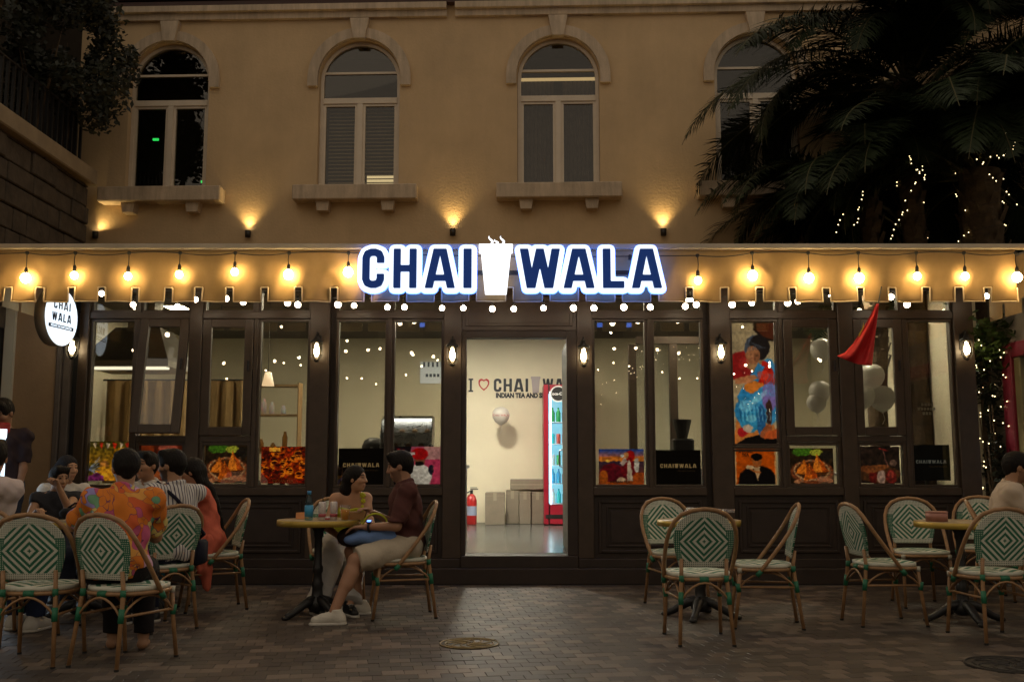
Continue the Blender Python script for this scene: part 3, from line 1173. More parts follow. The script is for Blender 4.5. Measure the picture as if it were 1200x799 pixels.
for nm in names:
    x0, x1 = COLX[nm]
    fixed(x0, x1, ZTR1 + .002, ZU - .002, .022, 'transom_window')
    if nm in SASH or nm == 'I':
        zr0, zr1 = (zs0, zs1) if nm != 'I' else (Z(526), Z(523))
        mb = MB(); mb.cbox(x0, x1, F - .04, F + .06, zr0, zr1, .003); wb(mb, 'mid_rail', M_brown)
        fixed(x0, x1, ZB1 + .002, zr0 - .002, .035 if nm != 'I' else .022)
        if nm == 'I':
            fixed(x0, x1, zr1 + .002, ZTR0 - .002, .026)
        else:
            # top-hung casement
            xo0, xo1, zo0, zo1 = x0 + .004, x1 - .004, zr1 + .006, ZTR0 - .006
            h = zo1 - zo0
            m1 = MB(); m1.ring(xo0, xo1, -h, 0, .088, -.035, .015, c=.005)
            w = m1.build('casement_window', M_brown, shop)
            w.location = (0, -.02, zo1)
            m1 = MB(); m1.box(xo0 + .088, xo1 - .088, -.012, -.006, -h + .088, -.088); m1.build('pane', M_glass, w)
            m1 = MB(); m1.cbox(xo1 - .05, xo1 - .03, -.055, -.036, -h * .45, -h * .45 + .11, .003); m1.build('handle', M_black, w)
            if nm == 'B':
                w.rotation_euler = (R(-9.5), 0, 0)
            m1 = MB(); m1.ring(x0, x1, zr1 + .001, ZTR0 - .001, .004, F + .0, F + .06); wb(m1, 'window', M_brown)
    else:
        fixed(x0, x1, ZB1 + .002, ZTR0 - .002, .026)
# over-door panel, door frame and the open door leaf
dx0, dx1 = X(541) + .001, X(676) - .001
mb = MB(); mb.cbox(dx0, dx1, F - .05, F + .07, Z(388), ZTOP, .004); pan = wb(mb, 'door_head_panel', M_brown)
mb = MB(); mb.ring(dx0 + .04, dx1 - .04, Z(383), Z(345), .03, F - .064, F - .0505, c=.004); wb(mb, 'moulding', M_brown, pan)
mb = MB()
xi0, xi1 = X(546.5), X(664)
zd = Z(396.5)
mb.cbox(dx0, xi0, F - .06, F + .10, FL, Z(388) - .002, .004)
mb.cbox(xi1, dx1, F - .06, F + .10, FL, Z(388) - .002, .004)
mb.cbox(xi0, xi1, F - .055, F + .10, zd, Z(388) - .002, .004)
wb(mb, 'door_frame', M_brown2)
mb = MB(); mb.cbox(xi1 + .004, xi1 + .05, F + .102, F + 1.0, FL + .01, zd - .02, .004)
leaf = wb(mb, 'door', M_black)
mb = MB(); mb.tube([(xi1 + .0, F + .88, 1.15), (xi1 - .035, F + .88, 1.17), (xi1 - .035, F + .88, 1.33), (xi1, F + .88, 1.35)], .009, 8); wb(mb, 'handle', pm('steel', (.5, .5, .5), .3, metal=1), leaf)

# ---------------------------------------------------------------- wall lanterns
M_lglass = glass('lantern_glass', (.92, .88, .78), 1.45, .05, 1.0)
def lantern(px, py, label, yb):
    x, z = at(px, py, yb - .10)
    t = thing('wall_lantern', label, 'lantern', (x, yb, z), 0, 'wall lanterns on the cafe piers')
    MB().cbox(-.03, .03, -.012, -.001, .0, .17, .004).build('back_plate', M_black, t)
    MB().tube([(0, -.01, .13), (0, -.05, .19), (0, -.09, .19), (0, -.10, .14)], .008, 8).build('arm', M_black, t, smooth=True)
    MB().lathe([(.0, .15), (.018, .15), (.028, .125), (.062, .10), (.066, .085), (.0, .085)], 0, -.10, 0, 18).build('cap', M_black, t, smooth=True)
    MB().lathe([(.047, .085), (.047, -.04), (.040, -.07), (.02, -.09)], 0, -.10, 0, 18).build('glass_jar', M_lglass, t, smooth=True)
    cg = MB()
    for k in range(6):
        a = k * math.pi / 3 + .3
        cg.tube([(.056 * math.cos(a), -.10 + .056 * math.sin(a), .085), (.056 * math.cos(a), -.10 + .056 * math.sin(a), -.05), (.03 * math.cos(a), -.10 + .03 * math.sin(a), -.10)], .0032, 5)
    for zz in (.02, -.045):
        cg.tube([(.056 * math.cos(q * math.pi / 10), -.10 + .056 * math.sin(q * math.pi / 10), zz) for q in range(20)], .0032, 5, closed=True)
    cg.lathe([(.0, -.098), (.03, -.098), (.012, -.115), (.0, -.12)][::-1], 0, -.10, 0, 12)
    cg.build('cage', M_black, t)
    MB().lathe([(.0, .078), (.014, .072), (.018, .05), (.029, .015), (.029, -.025), (.016, -.052), (.0, -.06)][::-1], 0, -.10, 0, 14).build('bulb', M_lantern, t, smooth=True)
lantern(84.5, 408, 'caged wall lantern just below the round hanging sign', F - .07)
lantern(371, 411, 'caged wall lantern on the pier beside the red collage poster', F - .07)
lantern(530, 416, 'caged wall lantern on the doorway pier nearer the coffee display case', F - .07)
lantern(684, 417, 'caged wall lantern on the doorway pier beside the drinks fridge', F - .07)
lantern(845, 413, 'caged wall lantern beside the painted portrait window', F - .07)
lantern(1133, 409, 'caged wall lantern next to the leafy vine with fairy lights', F - .07)

# ================================================================ canopy with its canvas valance
VY = 9.2
def canvas_mat():
    m = bpy.data.materials.new('awning_canvas')
    m.use_nodes = True
    nt = m.node_tree
    b = nt.nodes['Principled BSDF']
    b.inputs['Roughness'].default_value = .85
    b.inputs['Specular IOR Level'].default_value = .2
    tc = nt.nodes.new('ShaderNodeTexCoord')
    nz = nt.nodes.new('ShaderNodeTexNoise'); nz.inputs['Scale'].default_value = 3.0; nz.inputs['Detail'].default_value = 9; nz.inputs['Roughness'].default_value = .7
    nt.links.new(tc.outputs['Object'], nz.inputs['Vector'])
    rp = nt.nodes.new('ShaderNodeValToRGB')
    rp.color_ramp.elements[0].position = .3; rp.color_ramp.elements[0].color = (.36, .235, .105, 1)
    rp.color_ramp.elements[1].position = .7; rp.color_ramp.elements[1].color = (.47, .32, .155, 1)
    nt.links.new(nz.outputs[0], rp.inputs[0]); nt.links.new(rp.outputs[0], b.inputs['Base Color'])
    wv = nt.nodes.new('ShaderNodeTexNoise'); wv.inputs['Scale'].default_value = 260; nt.links.new(tc.outputs['Object'], wv.inputs['Vector'])
    bp = nt.nodes.new('ShaderNodeBump'); bp.inputs['Strength'].default_value = .12; bp.inputs['Distance'].default_value = .004
    nt.links.new(wv.outputs[0], bp.inputs['Height']); nt.links.new(bp.outputs[0], b.inputs['Normal'])
    t = nt.nodes.new('ShaderNodeBsdfTranslucent'); nt.links.new(rp.outputs[0], t.inputs[0])
    mx = nt.nodes.new('ShaderNodeMixShader'); mx.inputs[0].default_value = .12
    nt.links.new(b.outputs[0], mx.inputs[1]); nt.links.new(t.outputs[0], mx.inputs[2]); nt.links.new(mx.outputs[0], nt.nodes['Material Output'].inputs[0])
    return m
M_canvas = canvas_mat()
M_piping = pm('cream_piping', (.62, .50, .34), .8)
M_bar = pm('pale_bar_paint', (.42, .37, .30), .5, var=.15, vscale=3)
awn = thing('canopy', 'tan canvas canopy with a notched valance over the cafe front', 'canopy', (0, VY, 2.7))
zb, zt_ = at(600, 353.5, VY)[1], at(600, 293, VY)[1]
zn = at(600, 337, VY)[1]
slots = [10, 47, 84, 120, 158, 197, 233, 269, 310, 350, 391, 431, 472, 513, 554, 597, 640, 682, 725, 767, 808, 849, 890, 929, 969, 1008, 1046, 1085, 1123, 1158]
hw = .036
vx0, vx1 = at(-60, 345, VY)[0], at(1193, 345, VY)[0]
sx = [at(p, 345, VY)[0] for p in slots]
lean = [random.uniform(-.018, .018) for _ in slots]
def vwave(x, z):
    # soft folds of hanging canvas
    k = (zt_ - z) / (zt_ - zb)
    return k * (.016 * math.sin(x * 7.1 + .5) + .012 * math.sin(x * 17.3 + z * 9) + .008 * math.sin(x * 31 - z * 14)) + .006 * math.sin(x * 3 + z * 6) + .010 * math.exp(-((math.sin(x * 2.3 + .8)) / .12) ** 2) * math.sin(z * 34 + x * 20)
def valance(xa, xb, slots_x, name, parent, fy):
    mb = MB(); trim = MB()
    edges = [xa]
    for s_, l_ in zip(slots_x, lean):
        edges += [s_ - hw, s_ + hw]
    edges.append(xb)
    nz1, nz2 = 12, 5
    xsamp = []
    for a, b in zip(edges[:-1], edges[1:]):
        n = max(2, int((b - a) / .022))
        xsamp.append([a + (b - a) * k / n for k in range(n + 1)])
    def P(x, z, lx=0):
        return (x + lx, fy(x, z), z)
    idx = {}
    vs = []; fs = []
    def vid(x, z, lx=0):
        k = (round(x, 5), round(z, 5), round(lx, 5))
        if k not in idx:
            idx[k] = len(vs); vs.append(P(x, z, lx))
        return idx[k]
    zs_up = [zt_ + (zn - zt_) * k / nz1 for k in range(nz1 + 1)]
    zs_dn = [zn + (zb - zn) * k / nz2 for k in range(nz2 + 1)]
    for si, xx in enumerate(xsamp):
        for a, b in zip(xx[:-1], xx[1:]):
            for z1, z0 in zip(zs_up[:-1], zs_up[1:]):
                fs.append([vid(a, z0), vid(b, z0), vid(b, z1), vid(a, z1)])
            if si % 2 == 0:
                def lx(z): return 0.0
                for z1, z0 in zip(zs_dn[:-1], zs_dn[1:]):
                    fs.append([vid(a, z0), vid(b, z0), vid(b, z1), vid(a, z1)])
        if si % 2 == 0:
            pts = [(xx[0], z) for z in zs_dn] + [(x, zb) for x in xx[1:]] + [(xx[-1], z) for z in zs_dn[::-1][1:]]
        else:
            pts = [(x, zn) for x in xx]
        trim.tube([(x, fy(x, z) - .003, z) for x, z in pts], .007, 5)
    mb.add(vs, fs)
    v = mb.build(name, M_canvas, parent, True, world=True)
    sol = v.modifiers.new('thickness', 'SOLIDIFY'); sol.thickness = .004
    trim.build('piping', M_piping, v, True, world=True)
valance(vx0, vx1, sx, 'valance', awn, lambda x, z: VY + vwave(x, z))
mb = MB(); mb.cbox(vx0, vx1 + .1, VY - .03, VY + .03, zt_ + .006, zt_ + .056, .006); mb.build('top_bar', M_bar, awn, world=True)
mb = MB(); mb.add([(vx0, VY + .03, zt_ + .03), (vx1, VY + .03, zt_ + .03), (vx1 + .4, W - .16, 3.62), (vx0, W - .16, 3.62), (vx0, VY + .03, zt_ + .005), (vx1, VY + .03, zt_ + .005), (vx1 + .4, W - .16, 3.60), (vx0, W - .16, 3.60)], [[0, 1, 2, 3], [7, 6, 5, 4], [0, 4, 5, 1], [1, 5, 6, 2], [2, 6, 7, 3], [3, 7, 4, 0]])
mb.build('canopy_sheet', M_canvas, awn, world=True)
# side returns of the canopy
for sgn in (-1, 1):
    xr = 4.93 * sgn
    mb = MB(); tr = MB()
    ya, yb_ = 8.0, 10.15
    zl, zh = 2.64 if sgn > 0 else 2.70, 3.2
    ny = 40
    for k in range(ny):
        y0, y1 = ya + (yb_ - ya) * k / ny, ya + (yb_ - ya) * (k + 1) / ny
        low = zl if (k % 7) < 6 else zl + .14
        mb.add([(xr, y0, low), (xr, y1, low), (xr, y1, zh), (xr, y0, zh)], [[0, 1, 2, 3]])
    v = mb.build('side_valance', M_canvas, awn, world=True)
    sol = v.modifiers.new('thickness', 'SOLIDIFY'); sol.thickness = .004

# ---------------------------------------------------------------- lit letter sign
SY = VY - .16
sign = thing('letter_sign', 'large lit letters CHAI WALA with a steaming cup on the canopy front', 'sign', (0, SY, 2.9))
M_halo = emat('halo_acrylic', (.74, .86, 1.0), 1.3)
M_hback = emat('halo_back_glow', (.06, .20, 1.0), 3.2)
M_face = pm('blue_letter_face', (.004, .03, .16), .3, emit=(0.0, .05, .30), estr=.26)
M_cup = emat('cup_acrylic', (.90, .95, 1.0), 1.5)
M_ret = pm('letter_return', (.7, .72, .75), .4)
# (char, left px, right px) of the dark faces
lets = [('C', 424, 450.5), ('H', 461, 488), ('A', 498.5, 532.5), ('I', 543, 553), ('W', 609.5, 656), ('A', 661, 696), ('L', 706.5, 731.5), ('A', 741, 775)]
zl0, zl1 = at(600, 337.3, SY)[1], at(600, 291.3, SY)[1]
hh = zl1 - zl0
for ch, pa, pb in lets:
    fn, w = GLY[ch]
    xa, xb = at(pa, 314, SY)[0], at(pb, 314, SY)[0]
    kx = (xb - xa) / w
    ex = .05
    def fm(Xg, Zg, fn=fn, xa=xa, kx=kx):
        return fn((Xg - xa) / kx, (Zg - zl0) / hh) * min(kx, hh)
    # distances are only approximate away from the strokes, so dilate by sampling
    def halo(Xg, Zg, fm=fm):
        d = fm(Xg, Zg)
        r = .041
        for q in range(16):
            a = q * math.pi / 8
            d = np.minimum(d, fm(Xg + r * math.cos(a), Zg + r * math.sin(a)))
            d = np.minimum(d, fm(Xg + .5 * r * math.cos(a), Zg + .5 * r * math.sin(a)))
        return d
    off = .001 * (lets.index((ch, pa, pb)) % 2)
    mb = plate(halo, xa - .08, xb + .08, zl0 - .08, zl1 + .08,   .0075, .014, SY + .03 + off)
    L = mb.build('letter_' + ch.lower(), M_halo, sign, world=True)
    mb = plate(lambda a_, b_, halo=halo: halo(a_, b_) - .006, xa - .09, xb + .09, zl0 - .09, zl1 + .09, .0085, .03, SY + .048 + off)
    mb.build('letter_back', M_hback, L, world=True)
    mb = plate(fm, xa - .02, xb + .02, zl0 - .02, zl1 + .02, .0065, .028, SY)
    mb.build('letter_face', M_face, L, world=True)
xa, xb = at(562, 314, SY)[0], at(600, 314, SY)[0]
zc0, zc1 = at(600, 343, SY)[1], at(600, 286.5, SY)[1]
mb = plate(lambda Xg, Zg: g_cup((Xg - xa) / (xb - xa) * .78 - .03, (Zg - zc0) / (zc1 - zc0)) - .02, xa - .03, xb + .03, zc0 - .03, zc1 + .03, .007, .05, SY + .012)
cup = mb.build('cup', M_cup, sign, world=True)
for dxp in (574, 580.5, 587.5):
    q = []
    for k in range(9):
        t_ = k / 8
        px_ = dxp + 2.6 * math.sin(t_ * 5.2) + 1.5 * t_
        py_ = 286 - (10 if dxp != 580.5 else 6) * t_
        x, z = at(px_, py_, SY)
        q.append((x, SY + .03, z))
    MB().tube(q, [.004 + .006 * math.sin(math.pi * min(1, k / 8 + .1)) for k in range(9)], 6).build('steam', M_cup, cup, True, world=True)
for px in (450, 540, 640, 740):
    x = at(px, 314, SY)[0]
    MB().box(x - .012, x + .012, SY + .085, VY - .02, zt_ - .1, zt_ - .06).build('standoff', M_black, sign, world=True)
MB().box(at(430, 314, SY)[0], at(770, 314, SY)[0], SY + .087, SY + .11, zt_ - .25, zt_ - .21).build('mounting_rail', M_black, sign, world=True)

# ---------------------------------------------------------------- festoon bulbs in front of the valance
front = [(30, 325), (87, 322), (150, 323), (210, 321), (275, 318), (338, 321), (408, 318), (818, 328), (882, 322), (948, 325), (1007, 325), (1075, 323), (1131, 323), (1192, 324)]
big = {30, 338, 408, 882, 948, 1007, 1192}
FY = VY - .066
fest = thing('festoon_lights', 'string of warm hanging bulbs along the front of the canopy valance', 'string lights', (0, FY, 3.1))
cable = []
for i, (px, py) in enumerate(front):
    x, z = at(px, py, FY)
    zc_ = at(px, 296.5 + (3 if i == 7 else 0), FY)[1]
    if i:
        px0 = front[i - 1][0]
        for k in range(1, 6):
            xx = cable[-1][0] if False else None
        xa_, za_ = prevc
        for k in range(1, 6):
            t_ = k / 6
            cable.append((xa_ + (x - xa_) * t_, FY, za_ + (zc_ - za_) * t_ - .022 * math.sin(math.pi * t_) * (1 if i % 3 else -.5)))
    else:
        cable.append((at(-60, 300, FY)[0], FY, zc_ - .02))
    cable.append((x, FY, zc_))
    prevc = (x, zc_)
    zs_ = z + .07
    d = .008 * random.uniform(-1, 1)
    s_ = MB()
    s_.tube([(x, FY, zc_), (x + d, FY, (zc_ + zs_) / 2), (x, FY, zs_)], .004, 5)
    s_.lathe([(.0, .07), (.008, .068), (.016, .05), (.017, .0), (.0, .0)][::-1], x, FY, z + .026, 12)
    s_.lathe([(.012, .0), (.018, .012), (.018, .024), (.012, .03)], x, FY, zc_ - .015, 8)
    s_.build('lamp_holder', M_cable, fest, True, world=True)
    r = .045 if px in big else .034
    b_ = MB(); b_.lathe([(.0, -r * 1.15), (r * .6, -r * .95), (r * .95, -r * .4), (r, 0), (r * .8, r * .55), (.014, r * 1.0), (.013, r * 1.35)], x, FY, z - .004, 14)
    b_.build('bulb', M_bulb_warm, fest, True, world=True)
MB().tube(cable, .005, 5).build('cable', M_cable, fest, True, world=True)
# ---------------------------------------------------------------- white globe bulbs strung under the canopy
rear = [(12, 338), (119, 344), (156, 357), (208, 359), (229, 351), (265, 350), (285, 354), (337, 355), (349, 357), (396, 357), (415, 358), (454, 360), (474, 360), (518, 361), (543, 361), (577, 362), (602, 362), (637, 361), (672, 361), (696, 361), (731, 360), (762, 360), (803, 359), (816, 357), (858, 357), (881, 355), (923, 355), (935, 353), (1044, 348), (1063, 357), (1156, 347)]  # some close pairs are bulb reflections in the glass, built as bulbs
RY = 9.72
under = thing('globe_lights', 'string of small white globe bulbs hung beneath the canopy', 'string lights', (0, RY, 2.8))
cb = []
for i, (px, py) in enumerate(rear):
    yy = RY + .06 * math.sin(i * 2.1)
    x, z = at(px, py, yy)
    cb.append((x, yy, z + .085 + .02 * math.sin(i * 1.3)))
    s_ = MB(); s_.tube([(x, yy, z + .02), (x, yy, z + .09)], .009, 6); s_.build('lamp_holder', M_cable, under, True, world=True)
    b_ = MB(); b_.sphere((x, yy, z), .029 * random.uniform(.86, 1.12), 14, 9); b_.build('bulb', M_bulb_white, under, True, world=True)
MB().tube(cb, .004, 5).build('cable', M_cable, under, True, world=True)

# ---------------------------------------------------------------- round hanging sign
BY = 9.76
bx_, bz_ = at(66, 372, BY)
rs = thing('round_sign', 'round double-sided lit hanging sign lettered CHAI WALA at the end of the cafe front', 'sign', (bx_, BY, bz_), R(83))
M_disc = emat('round_sign_face', (.72, .86, 1.0), 1.15)
M_rim = pm('round_sign_rim', (.55, .50, .42), .35, metal=.4)
M_navy = pm('navy_print', (.008, .015, .05), .5)
rad, th_ = .285, .055
MB().lathe([(rad - .002, -th_), (rad, -th_), (rad, th_), (rad - .002, th_)], 0, 0, 0, 48, 'y').build('rim', M_rim, rs, True)
for sgn in (-1, 1):
    d = MB(); d.lathe([(.0, th_ - .002), (rad - .004, th_ - .002), (rad - .004, th_ + .002), (.0, th_ + .002)], 0, 0, 0, 48, 'y')
    face = d.build('face', M_disc, rs)
    if sgn > 0:
        face.rotation_euler = (0, 0, math.pi)
    mb = logo_text('CHAI', -.145, .075, .085, -th_ - .0045, .002, res=.004, gap=.2, width=.29); mb.build('lettering', M_navy, face)
    mb = logo_text('WALA', -.165, -.045, .085, -th_ - .0045, .002, res=.004, gap=.2, width=.33); mb.build('lettering', M_navy, face)
    mb = MB(); mb.box(-.215, .215, -th_ - .004, -th_ - .002, -.115, -.078); bd = mb.build('band', M_navy, face)
    text_mesh('band_text', 'INDIAN TEA AND SNACKS', .03, M_disc, face, (0, -th_ - .0045, -.097), offset=.0005, sx=1.0)
    bd.name = 'band'
MB().box(.285, .46, -.012, .012, .10, .124).build('bracket_arm', M_black, rs)
MB().box(.285, .46, -.012, .012, -.124, -.10).build('bracket_arm', M_black, rs)
# ================================================================ inside the cafe
M_inwall = pm('cafe_cream_wall', (.76, .70, .53), .8, var=.04, vscale=1.2, bump=.05, bscale=40)
M_infloor = pm('grey_vinyl_floor', (.085, .092, .088), .22, var=.04, vscale=1.0)
M_ceil = pm('cafe_ceiling', (.10, .09, .08), .9)
BY0 = 15.9
IX0, IX1 = -5.25, 4.8
def room(name, mat, fn):
    mb = MB(); fn(mb); return struct(mb.build(name, mat))
room('floor', M_infloor, lambda m: m.box(IX0, IX1, F + .26, BY0 + .1, .15, FL))
room('back_wall', M_inwall, lambda m: m.box(IX0 - .1, IX1 + .1, BY0, BY0 + .1, FL, 3.2))
room('side_wall', M_inwall, lambda m: m.box(IX0 - .1, IX0, F + .2, BY0 - .001, FL, 3.2))
room('side_wall', M_inwall, lambda m: m.box(IX1, IX1 + .1, F + .2, BY0 - .001, FL, 3.2))
room('ceiling', M_ceil, lambda m: m.box(IX0 - .1, IX1 + .1, F + .12, BY0 + .1, 3.201, 3.235))
# ceiling panels (lit)
def panel_light(x, y, s, w, lbl):
    t = thing('ceiling_light', lbl, 'light', (x, y, 3.2), 0, 'ceiling light panels inside the cafe')
    MB().box(-s - .02, s + .02, -s - .02, s + .02, -.02, -.001).build('tray', M_ceil, t)
    MB().box(-s, s, -s, s, -.026, -.0205).build('diffuser', emat('panel_glow_%d' % w, (1.0, .92, .74), w * 1.2), t)
for (x, y, s, w) in ((-2.2, 12.0, .12, 165), (-2.3, 13.4, .12, 165), (-.55, 13.6, .10, 560), (.7, 12.4, .12, 165), (2.2, 12.0, .12, 150), (2.4, 13.4, .12, 150), (3.9, 11.6, .12, 210), (-4.3, 12.6, .12, 60)):
    panel_light(x, y, s, w, 'square lit ceiling panel inside the cafe')
# lettering on the back wall
M_ink = pm('black_vinyl', (.012, .014, .02), .5)
M_redv = pm('red_vinyl', (.45, .02, .02), .5)
YB = BY0 - .012
wl_ = thing('wall_lettering', 'black wall lettering with a red heart reading I love CHAI WALA inside the cafe', 'lettering', (0, YB, 1.9))
za, zb2 = at(600, 459, YB)[1], at(600, 443.5, YB)[1]
def wx(px): return at(px, 450, YB)[0]
mb = MB(); mb.box(wx(550.5), wx(553), YB, YB + .008, za, zb2); mb.box(wx(549), wx(554.5), YB, YB + .008, za - .001, za + .025); mb.box(wx(549), wx(554.5), YB, YB + .008, zb2 - .025, zb2 + .001)
mb.build('letter_i', M_ink, wl_, world=True)
hx, hz = wx(567), (za + zb2) / 2
def heart(Xg, Zg):
    x, z = (Xg - hx) / .085, (Zg - hz + .005) / .095
    return (x * x + z * z - .8) ** 3 - x * x * z ** 3 * 1.1
hs = lambda Xg, Zg: np.maximum(np.sign(heart(Xg, Zg)) * np.abs(heart(Xg, Zg)) ** .34, -np.sign(heart((Xg - hx) / .72 + hx, (Zg - hz) / .72 + hz)) * np.abs(heart((Xg - hx) / .72 + hx, (Zg - hz) / .72 + hz)) ** .34)
plate(hs, hx - .13, hx + .13, hz - .15, hz + .15, .007, .008, YB).build('heart', M_redv, wl_, world=True)
logo_text('CHAI', wx(578.5), za, zb2 - za, YB, .008, width=wx(619) - wx(578.5), gap=.14).build('lettering', M_ink, wl_, world=True)
logo_text('#', wx(622.5), za - .02, (zb2 - za) * 1.25, YB - .002, .008, width=wx(633) - wx(622.5)).build('cup_mark', pm('pale_vinyl', (.42, .37, .38), .5), wl_, world=True)
logo_text('WALA', wx(636), za, zb2 - za, YB, .008, width=wx(681) - wx(636), gap=.14).build('lettering', M_ink, wl_, world=True)
text_mesh('subtitle', 'INDIAN TEA AND SNACKS', .105, M_ink, wl_, (wx(581) - 0, .0, at(600, 463.5, YB)[1] - 1.9), offset=.006, align='LEFT', sx=.80)

# balloon on the wall
M_ball = pm('balloon_white', (.85, .83, .78), .28)
_nt = M_ball.node_tree
_tr = _nt.nodes.new('ShaderNodeBsdfTranslucent'); _tr.inputs[0].default_value = (.85, .83, .78, 1)
_mx = _nt.nodes.new('ShaderNodeMixShader'); _mx.inputs[0].default_value = .5
_nt.links.new(_nt.nodes['Principled BSDF'].outputs[0], _mx.inputs[1]); _nt.links.new(_tr.outputs[0], _mx.inputs[2]); _nt.links.new(_mx.outputs[0], _nt.nodes['Material Output'].inputs[0])
def balloon(p, r, label, group=None, mat=None, txt=False):
    t = thing('balloon', label, 'balloon', p, 0, group)
    MB().lathe([(.0, -1.16 * r), (.10 * r, -1.16 * r), (.05 * r, -1.08 * r), (.32 * r, -.95 * r), (.70 * r, -.68 * r), (.94 * r, -.25 * r), (r, .12 * r), (.92 * r, .48 * r), (.70 * r, .78 * r), (.36 * r, .97 * r), (.0, 1.03 * r)], n=24).build('skin', mat or M_ball, t, True)
    MB().tube([(0, 0, -1.15 * r), (.02, 0, -1.6 * r), (-.01, 0, -2.0 * r)], .003, 5).build('string', M_ball, t)
    if txt:
        text_mesh('print', 'CHAI WALA', .045, M_redv, t, (0, -r * .99, .0), extrude=.002)
    return t
balloon(P3(587, 487, 15.45), .135, 'white printed balloon floating before the cream wall under the lettering', txt=True)
# fire extinguisher
M_red = pm('extinguisher_red', (.42, .02, .02), .3, coat=.4)
fx, fz = at(552.5, 608, 15.3)
t = thing('fire_extinguisher', 'red fire extinguisher on the cafe floor by the doorway', 'extinguisher', (at(552.5, 600, 15.3)[0], 15.3, FL))
MB().lathe([(.0, .0), (.075, .0), (.08, .02), (.08, .36), (.06, .43), (.03, .46), (.0, .46)][::-1][::-1], n=20).build('cylinder', M_red, t, True)
MB().lathe([(.081, .14), (.081, .28)], n=20).build('label_band', pm('paper_label', (.3, .35, .5), .5), t)
m = MB(); m.lathe([(.0, .46), (.022, .46), (.022, .52), (.0, .52)], n=10); m.box(-.02, .10, -.012, .012, .525, .54); m.box(-.02, .085, -.012, .012, .55, .56); m.build('valve', M_black, t)
MB().tube([(-.02, 0, .5), (-.09, 0, .47), (-.115, 0, .3), (-.105, 0, .12)], .012, 8).build('hose', M_black, t, True)
# cardboard boxes
M_card = pm('grey_cardboard', (.24, .20, .15), .9, var=.12, vscale=8, bump=.1, bscale=60)
M_tape = pm('packing_tape', (.36, .31, .22), .35)
for (pa, pb, pt, yy, dp, lbl) in ((568.5, 591.5, 577, 15.25, .35, 'short taped carton on the floor beside the fire extinguisher'), (593, 608, 574.5, 15.5, .3, 'narrow upright carton leaning among the packed boxes'), (608.5, 622, 575.5, 15.45, .3, 'upright carton between two others under the flat one'), (622.5, 637.5, 576, 15.5, .3, 'upright carton standing against the drinks fridge')):
    xa, xb = at(pa, 600, yy)[0], at(pb, 600, yy)[0]
    zt2 = at(600, pt, yy)[1]
    t = thing('carton', lbl, 'box', ((xa + xb) / 2, yy, FL))
    hw2 = (xb - xa) / 2
    MB().cbox(-hw2, hw2, 0, dp, .001, zt2 - FL, .006).build('body', M_card, t)
    MB().box(-.025, .025, -.002, -.0005, (zt2 - FL) * .75, zt2 - FL).build('tape', M_tape, t)
    MB().box(-hw2 + .004, hw2 - .004, -.004, -.0006, zt2 - FL - .05, zt2 - FL - .045).build('flap', M_tape, t)
xa, xb = at(598, 570, 15.48)[0], at(637, 570, 15.48)[0]
z0_, z1_ = at(600, 574, 15.48)[1] + .005, at(600, 561.5, 15.48)[1]
t = thing('carton', 'long flat carton lying across the tops of the upright ones', 'box', ((xa + xb) / 2, 15.5, z0_))
MB().cbox(-(xb - xa) / 2, (xb - xa) / 2, .0, .3, .001, z1_ - z0_, .006).build('body', M_card, t)
MB().box(-(xb - xa) / 2 + .01, (xb - xa) / 2 - .01, -.003, -.0005, (z1_ - z0_) * .45, (z1_ - z0_) * .55).build('tape', M_tape, t)
# drinks fridge
FY0 = 15.15
xf = at(637.5, 560, FY0)[0]
fw_ = .72
zf = at(600, 450.5, FY0)[1] - FL
t = thing('drinks_fridge', 'red glass-door drinks fridge lit blue-white inside the cafe doorway', 'fridge', (xf + fw_ / 2, FY0, FL))
M_fred = pm('fridge_red', (.33, .012, .03), .3, coat=.3)
M_flit = emat('fridge_light', (.25, .72, .90), .75)
m = MB()
hw3 = fw_ / 2
m.box(-hw3, -hw3 + .07, 0, .62, .02, zf); m.box(hw3 - .09, hw3, 0, .62, .02, zf)
m.box(-hw3 + .09, hw3 - .09, 0, .62, .02, .30); m.box(-hw3 + .09, hw3 - .09, 0, .62, zf - .10, zf); m.box(-hw3 + .09, hw3 - .09, .58, .62, .30, zf - .10)
m.build('cabinet', M_fred, t)
MB().box(-hw3 + .09, hw3 - .09, .56, .578, .301, zf - .101).build('light_panel', M_flit, t)
MB().box(-hw3 + .091, -hw3 + .115, .02, .05, .31, zf - .11).build('light_tube', emat('fridge_tube', (.62, .92, 1), 5), t)
shz = [.32, .62, .90, 1.22, 1.55]
bott0 = [pm('bottle_teal', (.05, .55, .62), .2), pm('bottle_blue', (.08, .42, .70), .2), pm('can_white', (.75, .75, .78), .3), pm('carton_red', (.55, .10, .08), .4), pm('bottle_green', (.04, .35, .10), .2)]
bott = []
for b_ in bott0:
    b_.node_tree.nodes['Principled BSDF'].inputs['Transmission Weight'].default_value = .0
    b_.node_tree.nodes['Principled BSDF'].inputs['Subsurface Weight'].default_value = .5
    bott.append(b_)
for k, z in enumerate(shz):
    MB().box(-hw3 + .092, hw3 - .092, .06, .55, z - .012, z).build('shelf', pm('shelf_white', (.7, .75, .8), .4), t)
    for q in range(6):
        x = -hw3 + .14 + q * .088
        h = .22 if k in (0, 1, 4) else .15
        b = MB(); 
        if k in (0, 1, 4):
            b.lathe([(.0, .0), (.033, .0), (.035, .02), (.035, h * .62), (.014, h * .86), (.014, h), (.0, h)], x, .14, z, 12)
        else:
            b.lathe([(.0, .0), (.031, .0), (.033, .01), (.033, h - .01), (.028, h), (.0, h)], x, .14, z, 12)
        b.build('drink', bott[[0, 1, 2, 3, 4][k] if (q + k) % 3 else (k + 2) % 5], t, True)
